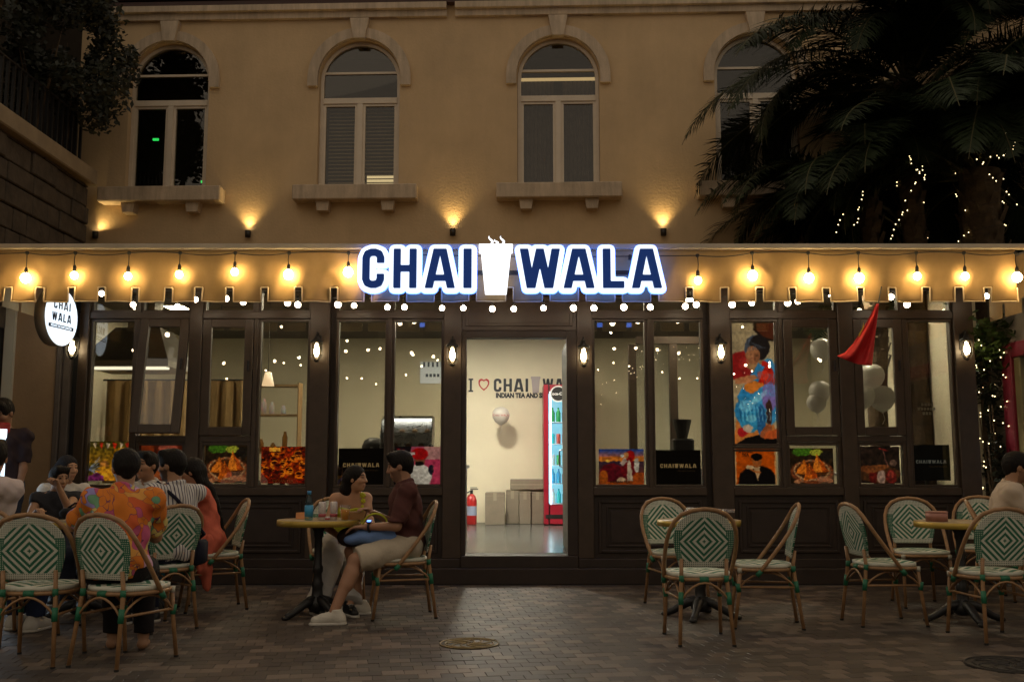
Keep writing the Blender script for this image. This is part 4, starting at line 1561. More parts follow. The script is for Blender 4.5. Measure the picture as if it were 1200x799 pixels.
MB().box(-hw3 + .09, hw3 - .09, .006, .012, .301, zf - .101).build('glass_door', M_clear, t)
rx, rz = at(654, 461.5, FY0)[0] - (xf + fw_ / 2), at(600, 461.5, FY0)[1] - FL
d = MB(); d.lathe([(.0, .0), (.125, .0), (.125, .012), (.0, .012)], rx, -.012, rz, 28, 'y'); dsk = d.build('logo_disc', pm('logo_white', (.8, .8, .8), .4), t)
d = MB(); d.lathe([(.0, .0), (.105, .0), (.105, .004), (.0, .004)], rx, -.0245, rz, 28, 'y'); d.build('logo_field', M_black, dsk)
text_mesh('logo_text', 'Coca-Cola', .062, MATS['logo_white'], dsk, (rx, -.031, rz), offset=.002)
d = MB(); d.box(-hw3 + .02, hw3 - .02, -.006, -.0005, .10, .16); d.build('kick_grille', M_black, t)

# counter with coffee display case, seen over the dark plates
M_steel = pm('brushed_steel', (.55, .55, .54), .28, metal=1.0, var=.1, vscale=12)
M_count = pm('counter_front', (.10, .075, .055), .5, var=.1)
t = thing('counter', 'long dark cafe counter with a pale top behind the window plates', 'counter', (-1.55, 12.0, FL))
MB().box(-1.05, 1.0, -.28, .30, 0, .86).build('body', M_count, t)
MB().cbox(-1.08, 1.03, -.31, .33, .861, .90, .006).build('worktop', pm('worktop', (.35, .32, .27), .3), t)
dx_, dz_ = at(478, 526, 11.95)[0], FL + .902
t = thing('display_case', 'steel and glass cake display case standing on the cafe counter', 'display case', (dx_, 11.95, dz_))
wd, hd = .30, at(600, 489, 11.95)[1] - dz_
MB().box(-wd, wd, -.2, .22, 0, .05).build('base', M_steel, t)
MB().box(-wd, wd, .19, .22, .051, hd).build('back_panel', M_steel, t)
for s in (-1, 1):
    MB().prism([(-.2, .051), (.19, .051), (.19, hd - .02), (-.06, hd - .02), (-.2, hd * .55)], 0, .012).build('side_cheek', M_steel, t)
    o = t.children[-1]; o.rotation_euler = (0, 0, R(90)); o.location = (s * wd - (0 if s < 0 else .0), 0, 0)
MB().box(-wd, wd, -.08, .22, hd - .019, hd + .012).build('top', M_steel, t)
for z in (hd * .35, hd * .65):
    MB().box(-wd + .014, wd - .014, -.14, .188, z, z + .012).build('shelf', M_steel, t)
m = MB(); m.add([(-wd, -.205, .051), (wd, -.205, .051), (wd, -.205, hd * .55), (-wd, -.205, hd * .55), (-wd, -.085, hd - .02), (wd, -.085, hd - .02)], [[0, 1, 2, 3], [3, 2, 5, 4]]); m.build('curved_glass', M_clear, t)
MB().box(-wd + .02, wd - .02, -.06, -.03, hd - .04, hd - .0195).build('strip_light', emat('case_strip', (.95, .97, 1), 14), t)
for k in range(7):
    m = MB(); m.sphere((-wd + .08 + k * .075, .0, (hd * .35 if k % 2 else hd * .65) + .035), (.035, .04, .025), 10, 6); m.build('pastry', pm('pastry_brown', (.30, .16, .06), .6), t, True)
ex, ez = at(437, 526, 11.95)[0], FL + .902
t = thing('coffee_machine', 'rounded black coffee machine on the counter next to the display case', 'coffee machine', (ex, 12.0, ez))
MB().lathe([(.0, .0), (.13, .0), (.14, .03), (.14, .22), (.11, .29), (.05, .32), (.0, .32)], n=20).build('body', M_black, t, True)
MB().cbox(-.06, .06, -.18, -.13, .02, .06, .006).build('drip_tray', M_steel, t)
MB().tube([(0, -.13, .2), (0, -.17, .2), (0, -.17, .14)], .016, 8).build('spout', M_steel, t)
ex = at(507, 526, 11.95)[0]
t = thing('card_terminal', 'tilted black payment screen on an arm at the counter end', 'terminal', (ex, 11.85, ez))
MB().lathe([(.0, .0), (.05, .0), (.05, .012), (.012, .02), (.012, .12), (.0, .12)], n=14).build('stand', M_black, t)
m = MB(); m.cbox(-.02, .02, -.07, .07, -.09, .09, .006); o = m.build('screen', M_black, t); o.location = (.03, 0, .16); o.rotation_euler = (0, R(-35), 0)
# glowing wall panel that stands in for a sign mirrored in the pane
sx0, sx1 = at(492.5, 436, 15.86)[0], at(520, 436, 15.86)[0]
sz0, sz1 = at(600, 449, 15.86)[1], at(600, 424, 15.86)[1]
t = thing('reflection_panel', 'pale blue glowing panel standing in for a mirrored sign high on the cream back wall', 'screen', ((sx0 + sx1) / 2, 15.86, sz0))
MB().box(-(sx1 - sx0) / 2, (sx1 - sx0) / 2, -.01, .03, 0, sz1 - sz0).build('panel', emat('reflection_glow', (.50, .66, .80), .45), t)
m = MB()
for k in range(5):
    m.box(-.14 + k * .07, -.11 + k * .07, -.014, -.0105, .26, .34)
for k in range(4):
    m.box(-.1 + k * .06, -.06 + k * .06, -.014, -.0105, .10, .15)
m.build('print', pm('reflection_print', (.1, .12, .15), .6), t)

# kitchen corner: lit hood, hanging cloths, shelf, lamp
M_hood = pm('hood_steel', (.50, .48, .42), .35, metal=.7, var=.1)
HY = 11.75
xa, xb = at(112, 430, HY)[0], at(214, 430, HY)[0]
t = thing('extractor_hood', 'pale steel kitchen extractor hood with a lit underside', 'hood', ((xa + xb) / 2, HY, 2.2))
zz0, zz1 = at(600, 434, HY)[1] - 2.2, at(600, 420, HY)[1] - 2.2
w_ = (xb - xa) / 2
m = MB(); m.add([(-w_, -.5, zz0), (w_, -.5, zz0), (w_, .5, zz0), (-w_, .5, zz0), (-w_, -.5, zz0 + .07), (w_, -.5, zz0 + .07), (w_, .5, zz0 + .07), (-w_, .5, zz0 + .07), (-w_ * .5, -.1, zz0 + .5), (w_ * .5, -.1, zz0 + .5), (w_ * .5, .4, zz0 + .5), (-w_ * .5, .4, zz0 + .5)],
              [[3, 2, 1, 0], [0, 1, 5, 4], [1, 2, 6, 5], [2, 3, 7, 6], [3, 0, 4, 7], [4, 5, 9, 8], [5, 6, 10, 9], [6, 7, 11, 10], [7, 4, 8, 11], [8, 9, 10, 11]])
m.build('canopy', M_hood, t)
m = MB(); m.box(-w_ * .9, w_ * .9, -.45, -.30, zz0 - .02, zz0 - .001); m.build('light_strip', emat('hood_light', (1, .95, .8), 2.2), t)
m = MB(); m.box(-w_ * .3, w_ * .3, .0, .3, zz0 + .5, 3.19 - 2.2); m.build('duct', M_hood, t)
M_cloth_b = pm('brown_curtain', (.42, .27, .11), .9, var=.18, vscale=4)
t = thing('kitchen_curtain', 'golden brown curtain hung across the kitchen behind the first window', 'curtain', (-4.0, 12.75, .9))
m = MB(); vs, fs = [], []
for k in range(90):
    x = -1.2 + 1.75 * k / 89; y = .05 * math.sin(k * .7) + .02 * math.sin(k * 1.9)
    vs += [(x, y, .05), (x, y * .6, 1.35)]
    if k: fs.append([2 * k - 2, 2 * k, 2 * k + 1, 2 * k - 1])
m.add(vs, fs); m.build('cloth', M_cloth_b, t, True)
MB().tube([(-1.25, 0, 1.36), (.6, 0, 1.36)], .012, 8).build('rod', M_black, t)
M_wood = pm('shelf_wood', (.28, .17, .07), .6, var=.2, vscale=10)
SHY = 13.4
t = thing('wall_shelf', 'small wooden shelf unit with jars behind the window above the collage poster', 'shelf', (at(322, 480, SHY)[0], SHY, FL))
for z in (.55, 1.05, 1.55, 1.95):
    MB().box(-.3, .3, 0, .25, z, z + .025).build('board', M_wood, t)
for x in (-.315, .302):
    MB().box(x, x + .014, 0, .25, 0, 2.0).build('upright', M_wood, t)
for k in range(9):
    z = (.575, 1.075, 1.575)[k % 3]
    m = MB(); h = .12 + .05 * (k % 4); m.lathe([(.0, .0), (.035, .0), (.037, h * .7), (.02, h * .9), (.02, h), (.0, h)], -.22 + .15 * (k // 3) + .02 * k % .05, .12, z + .001, 12)
    m.build('jar', [M_black, pm('jar_amber', (.3, .14, .03), .2), MATS['can_white']][k % 3], t, True)
t = thing('hanging_lamp', 'small lit cone lamp hanging inside above the shelf of jars', 'lamp', P3(314, 452, 12.0))
MB().lathe([(.075, .0), (.04, .16), (.012, .17)], n=16).build('lamp_shade', emat('cone_lamp', (1, .72, .45), 1.6), t, True)
MB().tube([(0, 0, .17), (0, 0, 3.19 - t.location.z)], .004, 5).build('cord', M_cable, t)

# balloons and party table behind the far casements
gname = 'party balloons behind the casement windows'
trio = ' of the trio behind the casement half hidden by the flag'
for (px, py, r, lb) in ((963, 410, .13, 'single high white balloon behind the casement beside the painted portrait'), (961, 459, .125, 'upper of two touching white balloons behind the casement beside the painted portrait'), (957, 472, .11, 'lower of two touching white balloons behind the casement beside the painted portrait'),
                        (1022, 441, .14, 'top white balloon' + trio), (1014, 465, .12, 'smallest white balloon' + trio), (1034, 467, .145, 'largest white balloon' + trio)):
    balloon(P3(px, py, 11.3), r, lb, gname)
M_gold = pm('gold_foil', (.75, .50, .10), .22, metal=1.0)
t = thing('party_table', 'narrow table with a pale cloth and gold fringe behind the casement windows', 'table', (at(1000, 520, 11.5)[0], 11.5, FL))
MB().cbox(-.8, .8, -.25, .25, .78, .81, .006).build('table_top', pm('pale_cloth', (.6, .6, .6), .7), t)
for sx_ in (-.74, .74):
    for sy_ in (-.2, .2):
        MB().box(sx_ - .02, sx_ + .02, sy_ - .02, sy_ + .02, 0, .779).build('leg', M_black, t)
m = MB()
for k in range(60):
    x = -.1 + .5 * k / 59
    h = random.uniform(.12, .24)
    m.add([(x - .006, -.2 + random.uniform(-.03, .03), .812), (x + .006, -.2, .812), (x + .006 + random.uniform(-.02, .02), -.21, .812 + h), (x - .006, -.2, .812 + h)], [[0, 1, 2, 3]])
m.build('gold_fringe', M_gold, t)
m = MB()
for k in range(12):
    m.sphere((-.7 + 1.3 * k / 11, -.255, .83 + .01 * math.sin(k)), .008, 6, 4)
m.build('fairy_bulbs', M_fairy, t)
# pale pot plant and grinder behind the plate by the doorway bay
t = thing('coffee_grinder', 'dark coffee grinder on a steel bench behind the plate window', 'grinder', (at(800, 520, 11.6)[0], 11.6, FL))
MB().box(-.35, .45, -.2, .25, 0, .85).build('bench', M_steel, t)
MB().cbox(-.12, .12, -.1, .14, .851, 1.2, .02).build('body', M_black, t)
MB().lathe([(.0, .0), (.06, .0), (.11, .2), (.11, .22), (.0, .22)], 0, .02, 1.201, 16).build('hopper', M_black, t)

t = thing('partition_frame', 'dark inner door frame standing behind the plate window beside the doorway', 'door frame', (at(790, 500, 12.6)[0], 12.6, FL))
for x_ in (-.52, .0):
    MB().cbox(x_ - .05, x_ + .05, -.05, .05, 0, 2.42, .006).build('post', M_brown, t)
MB().cbox(-.47, .9, -.05, .05, 2.421, 2.52, .006).build('head', M_brown, t)
MB().box(-.47, -.05, .0, .006, .05, 2.42).build('pane', M_clear, t)
t = thing('paper_cup_stack', 'stack of white paper cups on the counter by the coffee machine', 'cups', (at(455, 520, 11.9)[0], 11.85, FL + .902))
for k in range(7):
    MB().lathe([(.028, .0), (.038, .09), (.040, .092), (.036, .092)], 0, 0, k * .018, 14).build('cup', MATS['can_white'], t, True)
# ================================================================ prints in the panes
M_print = vcol_mat('self_glowing_film', .7, transl=.35, spec=.05, emit=1.1)  # emission put into the print colours stands in for light from behind
M_printd = vcol_mat('plate_film', .75, transl=.0, spec=.04)
PY = F + .034
def prect(nm, px0, py0, px1, py1, ins=.03):
    a, b = COLX[nm]
    return max(X(px0, (py0 + py1) / 2), a + ins), min(X(px1, (py0 + py1) / 2), b - ins), max(Z(py1), ZB1 + .03), Z(py0)
SC = 1.6
def poster(nm, rect, cv, label, mat=None, texts=(), cat='poster'):
    x0, x1, z0, z1 = prect(nm, *rect)
    t = thing('window_poster' if cat == 'poster' else 'window_plate', label, cat, ((x0 + x1) / 2, PY, z0))
    w, h = x1 - x0, z1 - z0
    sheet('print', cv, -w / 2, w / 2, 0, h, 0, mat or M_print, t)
    for (txt, u, v, size, m_, ex_) in texts:
        text_mesh('lettering', txt, size * h, m_, t, (-w / 2 + u * w, -.0016, h * (1 - v)), offset=.0012, extrude=.0004, sx=ex_)
    return t
def samosa():
    c = Canvas(96, 84, (.16, .11, .06)).noise(.5, 3, 5)
    c.ell(.3, .1, .25, .12, (.25, .42, .10)); c.ell(.62, .12, .16, .1, (.60, .62, .20)); c.ell(.85, .2, .14, .14, (.12, .10, .08))
    c.ell(.5, .66, .50, .34, (.42, .20, .10)); c.ell(.5, .62, .43, .29, (.70, .52, .36)); c.ell(.5, .62, .38, .25, (.30, .16, .07))
    c.poly([(.12, .72), (.32, .30), (.50, .74)], (.86, .46, .12)); c.poly([(.50, .68), (.62, .16), (.90, .66)], (.90, .50, .14))
    c.poly([(.30, .90), (.44, .42), (.66, .84)], (.84, .40, .09)); c.poly([(.44, .42), (.66, .84), (.52, .86)], (.66, .26, .06))
    c.poly([(.62, .16), (.90, .66), (.74, .68)], (.70, .30, .07)); c.poly([(.32, .30), (.50, .74), (.40, .75)], (.68, .30, .08))
    c.ell(.78, .88, .2, .07, (.62, .38, .26), .2); c.ell(.2, .92, .12, .06, (.66, .44, .3), -.3)
    for k in range(20):
        c.ell(.5 + .46 * math.cos(k * .32), .66 + .30 * math.sin(k * .32), .03, .025, (.55, .30, .16))
    return c.warp(1.6, 3, 6).noise(.35, 9, 3)
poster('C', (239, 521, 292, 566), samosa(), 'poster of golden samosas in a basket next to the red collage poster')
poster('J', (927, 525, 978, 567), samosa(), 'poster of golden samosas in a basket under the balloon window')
c = Canvas(84, 78, (.36, .30, .07)).noise(.6, 4, 8)
c.grad((.26, .24, .08), (.62, .44, .10), 0, .55); c.ell(.80, .50, .30, .36, (.72, .50, .08), soft=.8); c.ell(.80, .44, .10, .12, (.70, .48, .30)); c.ell(.80, .62, .17, .20, (.75, .50, .10))
c.ell(.38, .62, .12, .13, (.80, .52, .22)); c.ell(.40, .86, .28, .22, (.80, .55, .12))
for k in range(7): c.line([(.0, .72), (.26, .38 + .09 * k)], .012, (.55, .62, .85), .8)
c.poly([(0, .86), (.25, .80), (.45, 1), (0, 1)], (.48, .16, .40))
for k in range(6): c.poly([(.08 + k * .16, .04), (.18 + k * .16, .05), (.13 + k * .16, .20)], (.75, .16, .08) if k % 2 else (.8, .7, .6))
c.ell(.55, .95, .2, .08, (.75, .50, .10))
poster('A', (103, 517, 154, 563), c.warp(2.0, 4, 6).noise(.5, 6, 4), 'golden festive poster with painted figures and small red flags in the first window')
c = Canvas(60, 50, (.38, .13, .05)).noise(.4, 5, 8)
c.rect(0, 0, .3, 1, (.48, .18, .06)); c.ell(.62, .12, .22, .10, (.70, .34, .26)); c.line([(.62, .1), (.60, .7)], .012, (.72, .45, .36)); c.ell(.6, .72, .16, .2, (.60, .30, .2)); c.ell(.86, .6, .12, .25, (.52, .22, .12)); c.rect(.34, .5, .46, .95, (.55, .28, .14))
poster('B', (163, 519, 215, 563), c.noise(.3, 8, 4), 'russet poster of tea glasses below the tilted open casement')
c = Canvas(90, 80, (.50, .14, .02))
r_ = random.Random(5)
for k in range(60):
    x, y, s = r_.random(), r_.random() * .9, r_.uniform(.05, .11)
    c.ell(x, y, s, s * 1.2, r_.choice([(.82, .34, .04), (.60, .16, .02), (.92, .48, .10), (.40, .08, .02), (.88, .42, .06)]))
    c.ell(x, y - s * .5, s * .7, s * .45, (.22, .05, .02)); c.ell(x, y + s * .25, s * .45, s * .2, (.36, .09, .02))
c.rect(.18, .02, .42, .14, (.90, .60, .20)); c.rect(.0, .88, 1, 1, (.42, .08, .02))
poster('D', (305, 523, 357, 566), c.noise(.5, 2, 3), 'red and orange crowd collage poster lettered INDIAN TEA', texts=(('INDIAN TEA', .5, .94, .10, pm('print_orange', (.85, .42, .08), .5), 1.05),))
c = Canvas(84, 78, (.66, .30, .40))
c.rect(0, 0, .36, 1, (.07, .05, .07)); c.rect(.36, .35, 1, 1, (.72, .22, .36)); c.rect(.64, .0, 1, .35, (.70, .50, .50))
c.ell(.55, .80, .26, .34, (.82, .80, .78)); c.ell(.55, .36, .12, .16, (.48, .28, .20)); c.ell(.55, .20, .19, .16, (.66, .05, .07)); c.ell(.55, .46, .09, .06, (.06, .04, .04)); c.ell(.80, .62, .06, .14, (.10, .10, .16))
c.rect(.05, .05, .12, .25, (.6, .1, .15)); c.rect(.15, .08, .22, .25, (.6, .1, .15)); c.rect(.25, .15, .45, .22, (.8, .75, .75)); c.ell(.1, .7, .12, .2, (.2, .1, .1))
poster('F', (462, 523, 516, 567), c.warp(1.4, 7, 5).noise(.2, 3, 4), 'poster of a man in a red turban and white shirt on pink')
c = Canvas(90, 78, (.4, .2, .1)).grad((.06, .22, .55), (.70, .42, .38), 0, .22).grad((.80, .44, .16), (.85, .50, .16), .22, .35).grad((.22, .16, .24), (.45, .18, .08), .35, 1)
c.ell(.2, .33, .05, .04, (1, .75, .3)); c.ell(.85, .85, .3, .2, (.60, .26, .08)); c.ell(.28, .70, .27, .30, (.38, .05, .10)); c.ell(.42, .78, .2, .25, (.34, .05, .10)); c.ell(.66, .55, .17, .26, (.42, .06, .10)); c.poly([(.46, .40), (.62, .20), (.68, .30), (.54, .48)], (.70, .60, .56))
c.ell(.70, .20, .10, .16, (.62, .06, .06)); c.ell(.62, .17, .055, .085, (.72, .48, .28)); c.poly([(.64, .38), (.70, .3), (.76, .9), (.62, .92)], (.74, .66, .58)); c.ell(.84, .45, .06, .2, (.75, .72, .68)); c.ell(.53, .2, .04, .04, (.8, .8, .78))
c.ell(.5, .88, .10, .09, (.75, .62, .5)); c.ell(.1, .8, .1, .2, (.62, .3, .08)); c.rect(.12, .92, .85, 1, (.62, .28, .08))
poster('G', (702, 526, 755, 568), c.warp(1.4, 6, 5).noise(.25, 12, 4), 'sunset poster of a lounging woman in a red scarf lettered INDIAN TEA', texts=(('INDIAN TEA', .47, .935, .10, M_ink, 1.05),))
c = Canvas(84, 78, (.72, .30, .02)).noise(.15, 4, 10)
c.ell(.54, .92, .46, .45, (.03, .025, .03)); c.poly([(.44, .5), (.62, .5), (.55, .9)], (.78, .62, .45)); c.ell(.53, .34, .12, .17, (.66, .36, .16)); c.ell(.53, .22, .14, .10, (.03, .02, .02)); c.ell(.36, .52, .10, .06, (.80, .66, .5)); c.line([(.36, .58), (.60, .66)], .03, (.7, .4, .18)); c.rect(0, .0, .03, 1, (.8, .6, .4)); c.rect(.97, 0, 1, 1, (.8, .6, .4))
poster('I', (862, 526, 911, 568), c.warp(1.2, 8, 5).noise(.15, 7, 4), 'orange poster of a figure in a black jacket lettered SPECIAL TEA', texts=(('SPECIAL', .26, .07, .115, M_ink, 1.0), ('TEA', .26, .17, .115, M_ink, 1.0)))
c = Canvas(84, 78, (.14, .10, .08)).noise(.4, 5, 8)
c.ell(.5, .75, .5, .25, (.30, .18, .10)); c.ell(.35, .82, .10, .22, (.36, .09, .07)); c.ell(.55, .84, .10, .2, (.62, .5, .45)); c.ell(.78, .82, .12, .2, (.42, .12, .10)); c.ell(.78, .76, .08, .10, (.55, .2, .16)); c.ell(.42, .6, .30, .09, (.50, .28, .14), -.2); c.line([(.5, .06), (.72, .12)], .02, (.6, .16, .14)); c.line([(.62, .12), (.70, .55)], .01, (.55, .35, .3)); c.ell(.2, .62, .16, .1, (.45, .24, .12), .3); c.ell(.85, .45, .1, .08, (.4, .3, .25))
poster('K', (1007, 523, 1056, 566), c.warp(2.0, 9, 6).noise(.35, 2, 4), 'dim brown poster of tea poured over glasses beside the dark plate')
# painted portrait filling the tall pane
c = Canvas(72, 190, (.60, .53, .40)).grad((.55, .49, .38), (.66, .58, .46), 0, 1).noise(.12, 8, 12)
c.ell(.98, .02, .46, .13, (.08, .05, .04)); c.ell(1.0, .02, .40, .11, (.28, .12, .06))
c.poly([(0, .95), (.1, .72), (.9, .70), (1, .95), (1, 1), (0, 1)], (.70, .42, .20))
c.poly([(0, 1), (.25, .94), (.75, .90), (1, .95), (1, 1)], (.05, .04, .04))
c.ell(.86, .56, .26, .27, (.20, .48, .66)); c.ell(.24, .36, .34, .13, (.50, .10, .10)); c.ell(.74, .45, .26, .14, (.66, .10, .06), .1)
c.ell(.52, .30, .19, .10, (.56, .42, .28)); c.ell(.56, .21, .26, .105, (.24, .27, .32)); c.ell(.66, .20, .24, .10, (.08, .07, .08)); c.ell(.50, .265, .17, .075, (.55, .36, .24)); c.ell(.44, .26, .03, .005, (.22, .13, .09)); c.ell(.58, .262, .03, .005, (.2, .12, .08)); c.line([(.42, .292), (.56, .294)], .012, (.35, .12, .10)); c.ell(.48, .275, .03, .012, (.62, .42, .3))
c.poly([(.10, .60), (.62, .33), (.78, .36), (.42, .64), (.2, .72)], (.16, .46, .66)); c.poly([(.06, .46), (.50, .42), (.62, .46), (.3, .50), (.05, .50)], (.64, .42, .28)); c.ell(.52, .53, .25, .05, (.72, .42, .16))
c.ell(.34, .72, .30, .12, (.15, .44, .62)); c.ell(.62, .64, .34, .10, (.22, .52, .70), -.25); c.ell(.86, .60, .18, .12, (.45, .38, .62)); c.ell(.40, .80, .26, .09, (.18, .50, .66)); c.ell(.66, .80, .10, .13, (.14, .34, .52)); c.ell(.84, .73, .08, .10, (.22, .14, .12)); c.ell(.76, .88, .14, .04, (.55, .30, .18), -.3)
c.ell(.20, .89, .12, .035, (.60, .10, .12)); c.ell(.34, .86, .12, .03, (.70, .62, .55)); c.poly([(.72, .90), (1, .86), (1, .95), (.7, .95)], (.66, .30, .14))
for k in range(16):
    c.line([(.12 + .05 * k, .63 + .006 * k), (.20 + .045 * k, .80)], .010, (.50, .76, .86) if k % 2 else (.05, .20, .36), .7)
for k in range(6):
    c.line([(.72 + .05 * k, .42), (.80 + .04 * k, .60)], .012, (.30, .60, .76), .6)
c.ell(.47, .255, .10, .05, (.62, .42, .29), soft=.5); c.ell(.58, .285, .07, .04, (.40, .24, .16), soft=.5)
for k in range(26):
    c.line([(.40 + .012 * k, .14 + .002 * k), (.36 + .018 * k, .235 - .0012 * k)], .006, (.42, .46, .52) if k % 3 else (.14, .15, .18), .5)
for k in range(14):
    c.line([(.60 + .025 * k, .40 + .004 * k), (.66 + .02 * k, .50)], .008, (.42, .05, .04) if k % 2 else (.78, .2, .12), .45)
c.ell(.30, .68, .16, .05, (.55, .80, .90), soft=.45); c.ell(.62, .61, .2, .03, (.62, .84, .92), -.25, soft=.5); c.ell(.42, .78, .12, .03, (.60, .85, .92), soft=.4); c.ell(.28, .33, .12, .05, (.66, .2, .18), soft=.5); c.ell(.72, .43, .14, .04, (.85, .25, .16), soft=.5)
c.a = np.clip(c.a * 1.22, 0, 1)
c.warp(1.5, 5, 5)
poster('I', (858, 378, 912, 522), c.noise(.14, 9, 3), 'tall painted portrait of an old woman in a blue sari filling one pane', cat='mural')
# lettered plates
M_goldp = pm('gold_print', (.72, .52, .26), .45, emit=(.72, .50, .24), estr=.34)  # emission added to brighten the gold print, which has no lamp behind it
M_dimp = pm('dim_print', (.22, .15, .07), .5)
def cplate(nm, rect, label, bg=(.085, .07, .065), ink=M_goldp, cx=.5):
    cv = Canvas(12, 10, bg).noise(.15, 3, 3)
    t = poster(nm, rect, cv, label, M_printd, cat='plate')
    x0, x1, z0, z1 = prect(nm, *rect)
    w, h = x1 - x0, z1 - z0
    lw = w * .80
    logo_text('CHAI#WALA', -lw / 2 + (cx - .5) * w, h * .48, lw * .112, -.0035, .002, res=.0042, gap=.20, width=lw).build('lettering', ink, t)
    text_mesh('subtitle', 'TEA AND SNACKS', .022, M_dimp, t, (lw * .22, -.0016, h * .39), offset=.0005, extrude=.0004)
cplate('E', (396, 525, 450, 568), 'dark window plate lettered CHAI WALA in the window before the display case')
cplate('H', (769, 527, 822, 568), 'dark window plate lettered CHAI WALA beside the sunset poster')
cplate('L', (1069, 521, 1115, 563), 'dark window plate lettered CHAI WALA in the last window with a blue-grey reflection painted in', (.16, .21, .25), pm('pale_print', (.5, .5, .48), .5, emit=(.5, .55, .55), estr=.15))  # paler blue-grey ground and glowing print paint in a reflection on this pane
# small white sticker in the last window
t = thing('window_sticker', 'small white three-line sticker on the last window pane', 'sticker', (X(1089), PY, Z(488)))
m = MB()
for k, (w, z) in enumerate(((.07, .11), (.11, .065), (.06, .02))):
    for q in range(int(w / .016)):
        m.box(-w + q * .032, -w + q * .032 + .024, -.002, 0, z, z + .03)
m.build('print', pm('sticker_white', (.8, .78, .72), .5), t)
# ================================================================ bistro chairs
M_rattan = pm('brown_rattan_tube', (.33, .185, .085), .42, var=.25, vscale=14, bump=.12, bscale=60)
M_bindg = pm('green_binding', (.015, .15, .075), .5, bump=.2, bscale=200)
M_bindw = pm('white_binding', (.55, .52, .42), .5, bump=.2, bscale=200)
def weave_mat(name, mode):
    """woven strips: stepped diamonds in green and white, speckled border"""
    m = bpy.data.materials.new(name)
    m.use_nodes = True
    nt = m.node_tree
    N = nt.nodes.new; Lk = nt.links.new
    b = nt.nodes['Principled BSDF']
    b.inputs['Roughness'].default_value = .5
    b.inputs['Specular IOR Level'].default_value = .35
    def math_(op, a, c=None, d=None):
        n = N('ShaderNodeMath'); n.operation = op
        for i, v in enumerate((a, c, d)):
            if v is None: continue
            if isinstance(v, (int, float)): n.inputs[i].default_value = v
            else: Lk(v, n.inputs[i])
        return n.outputs[0]
    uv = N('ShaderNodeAttribute'); uv.attribute_name = 'pat'
    sep = N('ShaderNodeSeparateXYZ'); Lk(uv.outputs['Vector'], sep.inputs[0])
    x, z, e = sep.outputs[0], sep.outputs[1], sep.outputs[2]
    # snap to the weave cell so that diagonal edges step like woven strips
    cell = .0075
    xs = math_('MULTIPLY', math_('ROUND', math_('DIVIDE', x, cell)), cell)
    zs = math_('MULTIPLY', math_('ROUND', math_('DIVIDE', z, cell)), cell)
    d = math_('ADD', math_('ABSOLUTE', xs), math_('ABSOLUTE', zs))
    st = math_('GREATER_THAN', math_('FRACT', math_('ADD', math_('DIVIDE', d, .044 if mode == 'back' else .080), .28)), .5)
    # speckled border
    sp = math_('MULTIPLY', math_('SINE', math_('MULTIPLY', math_('ADD', x, z), 250.0)), math_('SINE', math_('MULTIPLY', math_('SUBTRACT', x, z), 250.0)))
    dots = math_('GREATER_THAN', sp, .42)
    green = (.020, .165, .090, 1); white = (.74, .75, .64, 1)
    def mix(f, a, c):
        n = N('ShaderNodeMix'); n.data_type = 'RGBA'
        Lk(f, n.inputs[0])
        for i, v in ((6, a), (7, c)):
            if isinstance(v, tuple): n.inputs[i].default_value = v
            else: Lk(v, n.inputs[i])
        return n.outputs[2]
    main = mix(st, green, white)
    top = mix(dots, white, (.06, .13, .075, 1))
    side = mix(math_('GREATER_THAN', sp, .5), green, white)
    if mode == 'back':
        isside = math_('MULTIPLY', math_('GREATER_THAN', math_('ABSOLUTE', x), .125), math_('MULTIPLY', math_('LESS_THAN', z, .075), math_('GREATER_THAN', z, -.125)))
        bord = mix(isside, top, side)
        c = mix(math_('GREATER_THAN', e, .5), main, bord)
    else:
        c = mix(math_('GREATER_THAN', e, .5), main, white)
    # grime
    nz = N('ShaderNodeTexNoise'); nz.inputs['Scale'].default_value = 9; nz.inputs['Detail'].default_value = 6
    tc = N('ShaderNodeTexCoord'); Lk(tc.outputs['Object'], nz.inputs['Vector'])
    mr = N('ShaderNodeMapRange'); mr.inputs[3].default_value = .70; mr.inputs[4].default_value = 1.12; Lk(nz.outputs[0], mr.inputs[0])
    mu = N('ShaderNodeMix'); mu.data_type = 'RGBA'; mu.blend_type = 'MULTIPLY'; mu.inputs[0].default_value = 1
    oi = N('ShaderNodeObjectInfo'); vr = math_('MULTIPLY', mr.outputs[0], math_('ADD', math_('MULTIPLY', oi.outputs['Random'], .26), .86))
    Lk(c, mu.inputs[6]); Lk(vr, mu.inputs[7]); Lk(mu.outputs[2], b.inputs['Base Color'])
    # strip relief
    h = math_('MULTIPLY', math_('ABSOLUTE', math_('SINE', math_('MULTIPLY', x, 419.0))), math_('ABSOLUTE', math_('SINE', math_('MULTIPLY', z, 419.0))))
    bp = N('ShaderNodeBump'); bp.inputs['Strength'].default_value = .6; bp.inputs['Distance'].default_value = .0025
    Lk(h, bp.inputs['Height']); Lk(bp.outputs[0], b.inputs['Normal'])
    return m
M_wback = weave_mat('woven_back', 'back')
M_wseat = weave_mat('woven_seat', 'seat')
def pat_mesh(name, verts, faces, pats, mat):
    me = bpy.data.meshes.new(name)
    me.from_pydata(verts, [], faces)
    a = me.attributes.new('pat', 'FLOAT_VECTOR', 'POINT')
    a.data.foreach_set('vector', np.array(pats, dtype=np.float32).ravel())
    me.materials.append(mat)
    me.polygons.foreach_set('use_smooth', [True] * len(me.polygons))
    return me
ZB_, ZM_, ZTp = .505, .70, .872       # back panel bottom, widest, top
